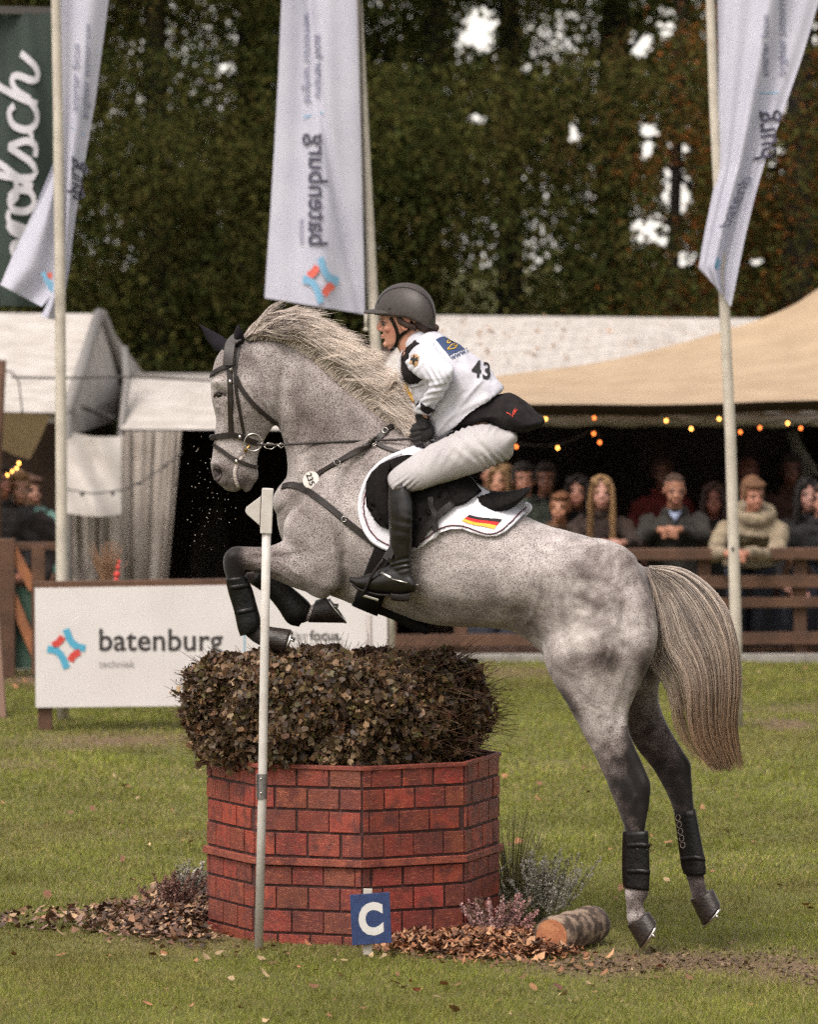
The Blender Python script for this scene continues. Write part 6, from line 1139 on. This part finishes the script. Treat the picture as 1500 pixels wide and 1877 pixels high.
# string lights
bulbm = M('warm_bulb', S(255, 176, 84), emit=6); bulbr = M('orange_bulb', S(255, 130, 60), emit=3.5)
def lights(label, pts, Y, loc):
    t = thing('string_lights', tuple(W(*loc, Y)), label, 'string lights', 'strings of warm bulbs under the canvases'); b = MB(); q = cat_rom([(p[0], p[1] - 6) for p in pts], 60); b.tube([W(x, y, Y) for x, y in q], .005, 5); b.build('cable', cord_, t)
    for x, y, *m in pts:
        b = MB(); b.ell(W(x, y, Y), (.009, .009, .012)); o = b.build('bulb', bulbr if m else bulbm, t, smooth=True); s = MB(); s.tube([W(x, y - 5.5, Y), W(x, y - 3, Y)], .010, 8); s.build('socket', cord_, o)
lights('string of warm bulbs along the tent eave above the crowd', [(1001, 768), (1090, 766, 1), (1222, 771), (1268, 786), (1319, 768), (1358, 792, 1), (1394, 784, 1), (1445, 776), (1469, 785, 1), (1520, 770)], 16.9, (1200, 760))
lights('lower string of orange bulbs just right of the rider', [(940, 812, 1), (947, 819, 1), (1023, 821), (1089, 795, 1), (1100, 811, 1)], 17.6, (1020, 800))
lights('pair of warm bulbs between the mane and the rider', [(733, 716), (741, 717)], 18.0, (737, 712))
lights('string of warm bulbs above the spectators on the far left', [(6, 862), (12, 871), (22, 865), (30, 859), (34, 849)], 16.2, (20, 850))
# ------------------------------------------------------------------ spectators
skins = {}
def skinmat(c):
    if c not in skins: skins[c] = M('skin', S(*c), S(*[int(v * .86) for v in c]), scale=30, rough=.55)
    return skins[c]
mats_ = {}
def clothmat(c):
    if c not in mats_: mats_[c] = M('cloth', S(*c), S(*[int(v * .8) for v in c]), scale=12, rough=.9, bump=.5, bscale=30)
    return mats_[c]
fm = {}
def spectator(label, hx, hy, Y, turn=0, tilt=0, coat_c=(40, 36, 36), skin_c=(176, 126, 104), hair_c=(50, 36, 28), hair='short', lean=.15, hands=None, size=.92, collar=None, hood=False, fat=1.0):
    """hx, hy: photo point of the middle of the face; hands: photo point where the hands rest"""
    hc_ = W(hx, hy, Y); fl_ = float(gz(0, Y + lean)); R = Matrix.Rotation(math.radians(turn), 3, 'Z') @ Matrix.Rotation(math.radians(tilt), 3, 'X'); s = size
    t = thing('person', (hc_.x, Y + lean, fl_), label, 'person', 'spectators watching from behind the fence'); h = lambda x, y, z: hc_ + R @ Vector((x * s, y * s, z * s))
    b = MB(); b.ell(h(0, .035, .035), (.076 * s, .094 * s, .094 * s), 18, 14, rot=R); b.ell(h(0, -.012, -.03), (.062 * s, .075 * s, .085 * s), 16, 12, rot=R); b.ell(h(0, -.05, -.085), (.034 * s, .030 * s, .028 * s), rot=R)
    b.ell(h(0, -.046, .030), (.052, .020, .012), rot=R); b.tube([h(0, -.062, .02), h(0, -.082, -.012), h(0, -.094, -.026)], [.010, .012, .014], 8); b.ell(h(0, -.082, -.055), (.026, .012, .007), rot=R); b.ell(h(0, -.081, -.066), (.022, .012, .007), rot=R)
    for k in (-1, 1): b.ell(h(k * .079, .03, -.01), (.012, .022, .032), rot=R); b.ell(h(k * .036, -.052, -.036), (.024, .022, .020), rot=R)
    nk = hc_ + Vector((0, .05 + .02, -.17)) * s; ch = Vector((hc_.x, hc_.y + .08 + lean * .4, hc_.z - .42 * s)); pv = Vector((hc_.x, hc_.y + lean, max(fl_ + .88 * s, hc_.z - .95 * s)))
    b.tube([hc_ + Vector((0, .03, -.07)) * s, nk, ch], [.052, .056, .09], 14)
    def torso(b, k=0.0):
        vs = [(nk, .07 + k, .06 + k), (nk + Vector((0, .01, -.055)), .17 + k, .10 + k), (nk + Vector((0, .02, -.12)), .205 * fat + k, .12 + k), (ch, .19 * fat + k, .13 + k), ((ch + pv) / 2, .17 * fat + k, .12 + k), (pv, .18 * fat + k, .13 + k), (pv + Vector((0, 0, -.10)), .18 * fat + k, .13 + k)]
        n = 20; o = []
        for c, a, d in vs: o += [c + Vector((a * s * math.cos(2 * math.pi * j / n), d * s * math.sin(2 * math.pi * j / n), 0)) for j in range(n)]
        b.add(o, [(i * n + j, i * n + (j + 1) % n, i * n + n + (j + 1) % n, i * n + n + j) for i in range(len(vs) - 1) for j in range(n)] + [tuple(range(n - 1, -1, -1)), tuple(range((len(vs) - 1) * n, len(vs) * n))])
    torso(b, -.02); arms = []
    for k in (-1, 1):
        sh = nk + Vector((k * .185 * fat, .02, -.085)) * s
        if hands: 
            hp = W(hands[0] + k * 7, hands[1], Y - .28 if len(hands) < 3 else hands[2]); wr = hp + Vector((k * .05, .05, .01)); el = (sh + wr) / 2 + Vector((k * .10, .04, -.10)) * s
        else: el = sh + Vector((k * .05, .05, -.28)) * s; wr = el + Vector((-k * .06, -.16, -.17)) * s; hp = wr + Vector((-k * .02, -.06, -.03)) * s
        arms.append((sh, el, wr, hp, k)); b.tube([sh, el, wr], [.045, .036, .026], 12); d = (hp - wr).normalized() if (hp - wr).length > .01 else Vector((0, -1, 0)); side = Vector((0, 0, 1)).cross(d).normalized()
        b.tube([wr, hp, hp + d * .03], [.026, .030, .028], 10)
        for f in range(4):
            o_ = hp + d * .035 + Vector((0, 0, .026 - .018 * f)); dn_ = Vector((-k * .028, -.012, -.008)); b.tube([o_, o_ + d * .025 + dn_ * .5, o_ + d * .018 + dn_ * 1.7], [.0105, .0095, .0085], 8)
        b.tube([hp + Vector((0, 0, .02)), hp + d * .03 + Vector((-k * .02, 0, .04)), hp + d * .05 + Vector((-k * .03, 0, .035))], [.012, .010, .009], 8)
    for k in (-1, 1): q = pv + Vector((k * .09, 0, -.08)); b.tube([q, Vector((q.x, q.y + .02, fl_ + .45)), Vector((q.x, q.y, fl_ + .09))], [.07, .05, .035], 10); b.tube([Vector((q.x, q.y + .04, fl_ + .05)), Vector((q.x, q.y - .14, fl_ + .035))], [.04, .03], 8)
    link('body', organic(b, 'body', .0085, 2), skinmat(tuple(int(v * .93) for v in skin_c)), t)
    j = MB(); torso(j, .012)
    for sh, el, wr, hp, k in arms: j.tube([sh + Vector((-k * .05, 0, .01)), sh, el, wr + (wr - el).normalized() * .005], [.075, .072, .056, .040], 14)
    if hood: j.tube([nk + Vector((.12 * math.cos(a), .03 + .12 * math.sin(a) * .8, .02 + .03 * math.sin(a))) for a in np.linspace(0, 6.2832, 17)], .055, 10); j.ell(nk + Vector((0, .14, .03)), (.13, .09, .11))
    else: j.tube([nk + Vector((.075 * math.cos(a), .005 + .075 * math.sin(a), .012)) for a in np.linspace(0, 6.2832, 13)], .026, 8)
    def wrk(me): co, no = coords(me), normals(me); w = (vnoise(co, 14, 3) - .5) * .035 + (vnoise(co, 34, 5) - .5) * .012; setco(me, co + no * w[:, None])
    link('jacket', organic(j, 'jacket', .0105, 3, .5, wrk), clothmat(tuple(int(v * .82) for v in coat_c)), t)
    j = MB()
    for k in (-1, 1): q = pv + Vector((k * .09, 0, -.04)); j.tube([q, Vector((q.x, q.y + .02, fl_ + .45)), Vector((q.x, q.y, fl_ + .10))], [.10, .075, .06], 12)
    j.build('trousers', clothmat((38, 40, 52)), t, smooth=True)
    e = MB()
    for k in (-1, 1): e.ell(h(k * .031, -.0635, .006), (.0135, .007, .0075), 8, 6, rot=R)
    e.build('eye', dark, t, smooth=True); e = MB()
    for k in (-1, 1): e.tube([h(k * .014, -.069, .027), h(k * .034, -.068, .033), h(k * .052, -.056, .027)], [.004, .006, .004], 6)
    e.build('eyebrow', clothmat(hair_c), t, smooth=True)
    e = MB(); e.tube([h(x, -.0925 + abs(x) * .4, -.0605) for x in (-.024, -.012, 0, .012, .024)], [.003, .0055, .006, .0055, .003], 6); e.build('lips', M('lips', S(140, 80, 74), rough=.6) if 'lips' not in bpy.data.materials else bpy.data.materials['lips'], t, smooth=True)
    hb_ = MB()
    if hair != 'bald':
        hb_.ell(h(0, .058, .055), (.086 * s, .098 * s, .094 * s), 18, 14, rot=R)
        for k in (-1, 1): hb_.ell(h(k * .068, .04, .02), (.022, .055, .06), rot=R)
        hb_.ell(h(0, -.004, .094), (.076 * s, .066 * s, .042 * s), rot=R) if hair == 'short' else [hb_.ell(h(k * .042, -.004, .092), (.040, .060, .040), rot=R) for k in (-1, 1)]
        if hair == 'short': hb_.ell(h(.012, -.036, .100), (.058, .038, .026), rot=R)
        if hair != 'short':
            for k in (-1, 1): hb_.tube([h(k * .045, -.03, .095), h(k * .076, -.012, .05), h(k * .082, .0, -.03), h(k * .080, -.005, -.12 - (.2 if hair == 'long' else 0)), h(k * .074, -.01, -.16 - (.26 if hair == 'long' else 0))], [.016, .020, .024, .025, .012], 10)
        if hair in ('long', 'mid'): hb_.tube([h(0, .1, .02), h(0, .11, -.1), h(0, .10, -.06 - (.30 if hair == 'long' else .14))], [.08, .085, .05], 12)
    else:
        hb_.ell(h(0, .070, .03), (.083 * s, .088 * s, .085 * s), 16, 12, rot=R); hb_.ell(h(0, .02, .085), (.070 * s, .060 * s, .046 * s), 16, 12, rot=R)
    def hrk(me): co, no = coords(me), normals(me); setco(me, co + no * ((vnoise(co * np.array([1, 1, .35]), 60, 3) - .5) * .014)[:, None])
    link('hair', organic(hb_, 'hair', .008, 2, .5, hrk), clothmat(hair_c), t)
    if hair in ('long', 'mid'):
        rr = np.random.default_rng(int(hx)); Lh = .36 if hair == 'long' else .17; T = []
        for i in range(1500):
            k = 1 if i % 2 else -1; a = rr.uniform(-.2, 1.6); sh_ = rr.uniform(.62, 1.06); rx, ry = .004 + .079 * math.cos(a * .9 - .3) * (.8 + .2 * sh_), .06 - .10 * math.cos(a) * sh_; w_ = rr.normal(size=3) * .006; e = rr.uniform(.75, 1.05); m = rr.normal() * .012
            T.append([tuple(h(k * rx * f + w_[0] + (k * .012 + m) * max(0, t - .4), ry + .01 + w_[1] - .02 * t, .135 - z_)) for f, t, z_ in ((.15, 0, 0), (.72, .1, .025), (1.0, .25, .08), (1.08, .4, .14), (1.12, .6, .20 + Lh * .35 * e), (1.1, .8, .20 + Lh * .7 * e), (1.0, 1, .20 + Lh * e))])
        hcv = np.array(S(*hair_c)[:3]); strands('hair_locks', np.array(T), .0030, .0010, hcv[None] * rr.uniform(.55, 1.3, (1500, 1)), hairm, t)
    if collar: c = MB(); c.add([nk + Vector((-.05, -.085, .02)), nk + Vector((0, -.13, -.07)), nk + Vector((.05, -.085, .02)), nk + Vector((0, -.10, .0))], [(0, 1, 3), (3, 1, 2)]); me = modded(c.mesh('collar'), [('SOLIDIFY', dict(thickness=.01))]); link('collar', me, clothmat(collar), t)
    return t
spectator('young man in a cream fleece hoodie leaning on the rail with both arms', 1383, 910, 15.75, turn=18, tilt=14, coat_c=(178, 160, 132), skin_c=(190, 130, 106), hair_c=(104, 72, 48), lean=.45, hands=(1352, 1018, 15.15), hood=True, fat=1.12)
spectator('balding man in a dark jacket and pale blue collar with clasped hands', 1238, 900, 16.3, turn=6, tilt=16, coat_c=(54, 50, 44), skin_c=(176, 122, 96), hair_c=(70, 50, 38), hair='bald', lean=.2, hands=(1228, 974, 15.85), collar=(140, 150, 176), fat=1.1)
spectator('woman with long blonde hair in a brown coat', 1103, 906, 16.2, coat_c=(58, 40, 30), skin_c=(186, 134, 116), hair_c=(146, 114, 78), hair='long', lean=.1, hands=(1126, 998, 15.8))
spectator('dark haired woman in a black coat left of the blonde woman', 1059, 904, 16.6, turn=-10, coat_c=(36, 32, 32), skin_c=(180, 124, 102), hair_c=(30, 22, 20), hair='mid', lean=.1)
spectator('young man in a grey green jacket behind the saddle', 961, 880, 16.8, turn=8, coat_c=(92, 100, 88), skin_c=(182, 124, 98), hair_c=(34, 26, 22), lean=.05)
spectator('dim man behind, right of the grey green jacket', 1001, 880, 17.7, coat_c=(28, 24, 24), skin_c=(140, 92, 72), hair_c=(40, 28, 24), lean=.05)  # skin tone darkened to stand for the dimness at the back
spectator('blond child peering out low left of the dark haired woman', 1027, 932, 16.5, turn=-15, coat_c=(120, 88, 60), skin_c=(186, 128, 98), hair_c=(120, 78, 50), lean=.05, size=.84)
spectator('blond woman half hidden below the rider thigh', 918, 884, 17.0, turn=-30, coat_c=(36, 30, 30), skin_c=(184, 130, 102), hair_c=(132, 102, 70), hair='mid', lean=.05)
spectator('man at the far edge of the group beside the rider thigh', 900, 866, 17.8, turn=-20, coat_c=(30, 28, 30), skin_c=(160, 108, 84), hair_c=(38, 30, 28), lean=.05)
spectator('smiling woman in shadow between the dark jacket and the right flagpole', 1309, 918, 17.0, coat_c=(30, 26, 24), skin_c=(140, 84, 66), hair_c=(60, 38, 30), hair='mid', lean=.1)  # the shadow on her is put into the skin colour
spectator('person in shadow with reddish hair behind the clasped hands man', 1216, 868, 18.8, coat_c=(120, 34, 32), skin_c=(110, 70, 56), hair_c=(60, 36, 30), lean=.05)  # skin darkened in place of the shadow
spectator('person in shadow behind the cream hoodie', 1372, 872, 18.6, coat_c=(50, 34, 30), skin_c=(110, 62, 52), hair_c=(80, 44, 34), lean=.05)  # face tone painted dark for the shade behind the hoodie
spectator('pale woman with dark hair in a black coat near the right edge', 1482, 910, 16.5, turn=10, coat_c=(30, 26, 28), skin_c=(180, 132, 116), hair_c=(28, 22, 22), hair='mid', lean=.1)
spectator('person in a black coat cut by the right edge', 1510, 918, 16.0, turn=-20, coat_c=(28, 25, 27), skin_c=(186, 134, 116), hair_c=(60, 40, 32), lean=.1)
spectator('tall person in deep shadow at the back right of the canopy', 1452, 862, 18.6, coat_c=(70, 38, 30), skin_c=(96, 54, 44), hair_c=(40, 28, 26), lean=.05)  # deep shadow carried by the darkened skin colour
spectator('woman with fair hair under a cap in a dark scarf at the far left', 36, 896, 15.9, turn=15, coat_c=(44, 34, 30), skin_c=(158, 112, 90), hair_c=(140, 104, 68), hair='short', lean=.1)
spectator('child in a mint green top beside the fair haired woman', 58, 902, 16.3, turn=30, coat_c=(130, 176, 164), skin_c=(160, 112, 90), hair_c=(80, 54, 40), lean=.05, size=.85)
spectator('dark clad person cut by the left edge', -2, 884, 15.8, turn=60, coat_c=(36, 30, 30), skin_c=(150, 96, 76), hair_c=(44, 30, 26), lean=.1)
# counter with glasses

tb = thing('bar_table', tuple(W(1305, 1000, 16.45)), 'narrow pale wooden counter behind the rail left of the right flagpole', 'counter'); b = MB(); b.bar(W(1272, 979, 16.45), W(1344, 979, 16.45), .3, .03); b.build('counter_top', timber_o, tb); b = MB(); b.bar(W(1290, 984, 16.45), (W(1290, 984, 16.45).x, 16.45, -.45), .06, .06, up=(0, 1, 0)); b.build('leg', timber, tb)
b = MB(); p = W(1280, 975, 16.4); b.tube([p, p + Vector((0, 0, .04)), p + Vector((0, 0, .09))], [.022, .026, .018], 12); tag(b.build('cup', canvas, smooth=True), 'small white cup on the pale counter', 'cup')
# ------------------------------------------------------------------ trees behind the tents
needle = M('tree_leaf', None, (.7, .7, .7, 1), attr='tint', scale=3, rough=1, trans=.1, spec=0); barkd = M('dark_bark', S(44, 36, 30), S(30, 25, 22), scale=8, rough=.95, bump=.8, bscale=14)
GAPS = [(873, 55, 50, 64, .74), (880, 218, 34, 16, .74), (1052, 240, 14, 36, .9), (1175, 84, 36, 34, .76), (1222, 40, 24, 38, .76), (1190, 250, 36, 60, .75), (1240, 330, 44, 100, .78), (1195, 420, 44, 46, .78), (1255, 480, 40, 40, .7), (1440, 160, 40, 90, .7), (1425, 300, 30, 60, .6), (1480, 60, 26, 50, .8), (1380, 480, 40, 16, .72), (1490, 500, 20, 20, .4),
        (415, 122, 24, 12, .8), (436, 60, 18, 40, .6), (424, 180, 14, 26, .5), (500, 165, 40, 18, .4), (716, 150, 14, 60, .35), (690, 110, 10, 14, .6), (780, 130, 40, 20, .3), (960, 130, 60, 20, .5), (730, 330, 20, 14, .2)]
def gapf(P):
    q, r_ = PXn(P); g = np.zeros(len(P))
    for x, y, a, b_, w in GAPS: g = np.maximum(g, w * np.exp(-(((q - x) / a) ** 2 + ((r_ - y) / b_) ** 2) ** 1.4))
    fine = vnoise(np.stack([q / 15, r_ / 15, 0 * q], 1), 1.0, 41) * .65 + vnoise(np.stack([q / 6, r_ / 6, 0 * q], 1), 1.0, 42) * .35
    return np.clip(g * 3.2 - fine * 2.45, 0, 1)
def tree(label, px, Y, base_r, lean_, seed, n, cols, spread=2.2, low=580, limbs=7, H=11):
    r = np.random.default_rng(seed); x = W(px, 500, Y).x; t = thing('tree', (x, Y, -.9), label, 'tree', 'trees behind the tents'); b = MB(); top = Vector((x + lean_, Y, H)); q = [Vector((x, Y, -.95)), Vector((x + lean_ * .2, Y, H * .25)), Vector((x + lean_ * .6, Y + .1, H * .6)), top]
    b.tube(q, [base_r * 1.25, base_r, base_r * .8, base_r * .3], 12)
    L = []
    for k in range(limbs * 3):
        z = r.uniform(1.2, H * .9); f = z / H; a = r.uniform(0, 6.28); ln = spread * r.uniform(.6, 1.1) * (1.1 - f * .5); s = Vector((x + lean_ * f, Y, z)); e = s + Vector((math.cos(a) * ln, math.sin(a) * ln, r.uniform(-.35, .5) * ln)); m = (s + e) / 2 + Vector((0, 0, .15 * ln)); b.tube([s, m, e], [base_r * .22, base_r * .13, .012], 6); L.append((s, m, e))
    b.build('trunk', barkd, t, smooth=True)
    P = []
    ncl = int(n * 3.2 / 46)
    for k in range(ncl):
        s, m, e = L[r.integers(0, len(L))]; u = r.uniform(.15, 1.05); c = s * (1 - u) ** 2 + m * 2 * u * (1 - u) + e * u * u; c = np.array(c) + r.normal(size=3) * .36; rad = r.uniform(.16, .42); P.append(c + r.normal(size=(46, 3)) * rad * np.array([1, 1, .55]) - np.array([0, 0, .1]) * 0)
    P = np.concatenate(P); P = P[(P[:, 2] > .8) & (P[:, 2] < 8.2)]; g = gapf(P); P = P[r.uniform(size=len(P)) > g]
    pal = np.array([S(*c)[:3] for c in cols]); cl = vnoise(P, 1.6, seed); ci = np.clip((cl * .8 + r.uniform(size=len(P)) * .5 - .15) * len(cols), 0, len(cols) - 1).astype(int); cc = pal[ci] * r.uniform(.75, 1.05, len(P))[:, None]
    V, F, c_ = leaf_cards(P, .055, r, cc, droop=.5, aspect=.6); link('crown', fast_mesh('crown', V, F, c_), needle, t)
GREEN = [(62, 72, 36), (72, 80, 40), (52, 62, 34), (84, 88, 46), (66, 66, 36), (96, 94, 50)]; AUT = [(84, 76, 40), (124, 82, 44), (72, 70, 38), (150, 92, 48), (74, 72, 40), (104, 92, 46)]; MIX = [(66, 72, 38), (80, 74, 42), (58, 64, 34), (84, 82, 44), (74, 76, 40), (84, 72, 42)]
for a in (('dense dark green tree at the far left behind the green banner', 60, 36, .2, .1, 51, 26000, GREEN), ('dark green tree with orange sprigs between the left and middle flagpoles', 300, 35, .14, -.2, 52, 30000, MIX), ('leafy tree with a pale gap in its crown beside the middle banner', 440, 37.5, .2, .3, 53, 20000, GREEN),
          ('dense tree right behind the middle banner', 600, 36, .24, 0, 54, 28000, GREEN), ('leafy tree left of the thick dark trunk above the rider', 780, 37, .14, .2, 55, 24000, MIX), ('thick dark trunked tree above the rider with bright gaps', 935, 38, .15, 0, 56, 20000, GREEN),
          ('broad dark trunked tree in the middle of the right half', 1120, 38.5, .2, .1, 57, 18000, GREEN), ('slender tree with a thin open crown right of the broad trunk', 1225, 37, .07, .3, 58, 9000, MIX), ('tree behind the right banner', 1330, 38, .2, 0, 59, 14000, GREEN), ('orange brown autumn tree at the right edge', 1460, 35.5, .16, .1, 60, 14000, AUT), ('evergreen at the right edge beyond the autumn tree', 1530, 40, .24, 0, 61, 14000, GREEN)): tree(*a)
# the wood beyond: a mass of leaves, thick below, thin above
r = np.random.default_rng(77); n = 170000; X = r.uniform(-6, 6.4, n); Yv = r.uniform(41, 47, n); Z = r.uniform(-.9, 7.6, n); P = np.stack([X, Yv, Z], 1)
P = P[vnoise(P * np.array([1, .3, 1]), 1.5, 8) + r.normal(size=n) * .06 > .28 + .20 * np.clip((P[:, 2] - 3.2) / 3.5, 0, 1)]; P = P[r.uniform(size=len(P)) > gapf(P)]
pal = np.array([S(*c)[:3] for c in GREEN]); V, F, c_ = leaf_cards(P, .09, r, pal[r.integers(0, 6, len(P))] * .9, droop=.2, aspect=.8); o = link('woodland', fast_mesh('woodland', V, F, c_), needle); tag(o, 'dark woodland closing the view behind the trees', 'woodland', kind='stuff')
b = MB()
r = np.random.default_rng(9); V = []
P = np.stack([r.uniform(-6, 6.4, 80000), r.uniform(33.2, 34.8, 80000), -.8 + 6.2 * r.uniform(0, 1, 80000) ** 1.35], 1); P[:, 2] -= .9 * (vnoise(P, .8, 4)) ; P = P[(r.uniform(size=len(P)) > gapf(P))]
pal = np.array([S(*c)[:3] for c in MIX]); ci = np.clip((vnoise(P, 1.2, 3) * 1.1 + r.uniform(size=len(P)) * .3 - .2) * 6, 0, 5).astype(int); V, F, c_ = leaf_cards(P, .06, r, pal[ci] * r.uniform(.7, 1.2, (len(P), 1)), droop=.3, aspect=.7); o = link('undergrowth', fast_mesh('undergrowth', V, F, c_), needle); tag(o, 'dark green and rusty shrub layer behind the tents', 'undergrowth', kind='stuff')
# ------------------------------------------------------------------ twin pieces become parts of their own
def split_pieces(o):
    me = o.data; n = len(me.vertices); par = list(range(n))
    def find(a):
        while par[a] != a: par[a] = par[par[a]]; a = par[a]
        return a
    for e in me.edges:
        a, b_ = find(e.vertices[0]), find(e.vertices[1])
        if a != b_: par[a] = b_
    roots = {}
    for p in me.polygons: roots.setdefault(find(p.vertices[0]), []).append(p.index)
    if len(roots) < 2: return
    bits = []
    for fs in roots.values():
        idx = {}; V = []; F = []; Mi = []; Sm = []
        for fi in fs:
            p = me.polygons[fi]; f = []
            for v in p.vertices:
                if v not in idx: idx[v] = len(V); V.append(tuple(me.vertices[v].co))
                f.append(idx[v])
            F.append(f); Mi.append(p.material_index); Sm.append(p.use_smooth)
        m2 = bpy.data.meshes.new(me.name); m2.from_pydata(V, [], F); m2.polygons.foreach_set('material_index', Mi); m2.polygons.foreach_set('use_smooth', Sm)
        for mt in me.materials: m2.materials.append(mt)
        m2.update(); bits.append(m2)
    base = o.name.split('.')[0]; kids = list(o.children)
    o.data = bits[0]
    for m2 in bits[1:]:
        c = bpy.data.objects.new(base, m2); C.objects.link(c); c.parent = o.parent; c.matrix_parent_inverse = o.matrix_parent_inverse.copy()
for o in list(bpy.data.objects):
    if o.type == 'MESH' and o.parent and (o.name.split('.')[0] != 'eye' or o.parent.name.startswith('person')) and o.name.split('.')[0] in ('eye', 'knee_roll', 'billet', 'cut_face', 'bolt', 'buckle', 'welt', 'eyebrow', 'frame', 'trim', 'bit_ring', 'rein', 'brace', 'eyelet', 'rein_clip', 'stirrup_leather', 'horseshoe_dummy', 'trousers'): split_pieces(o)
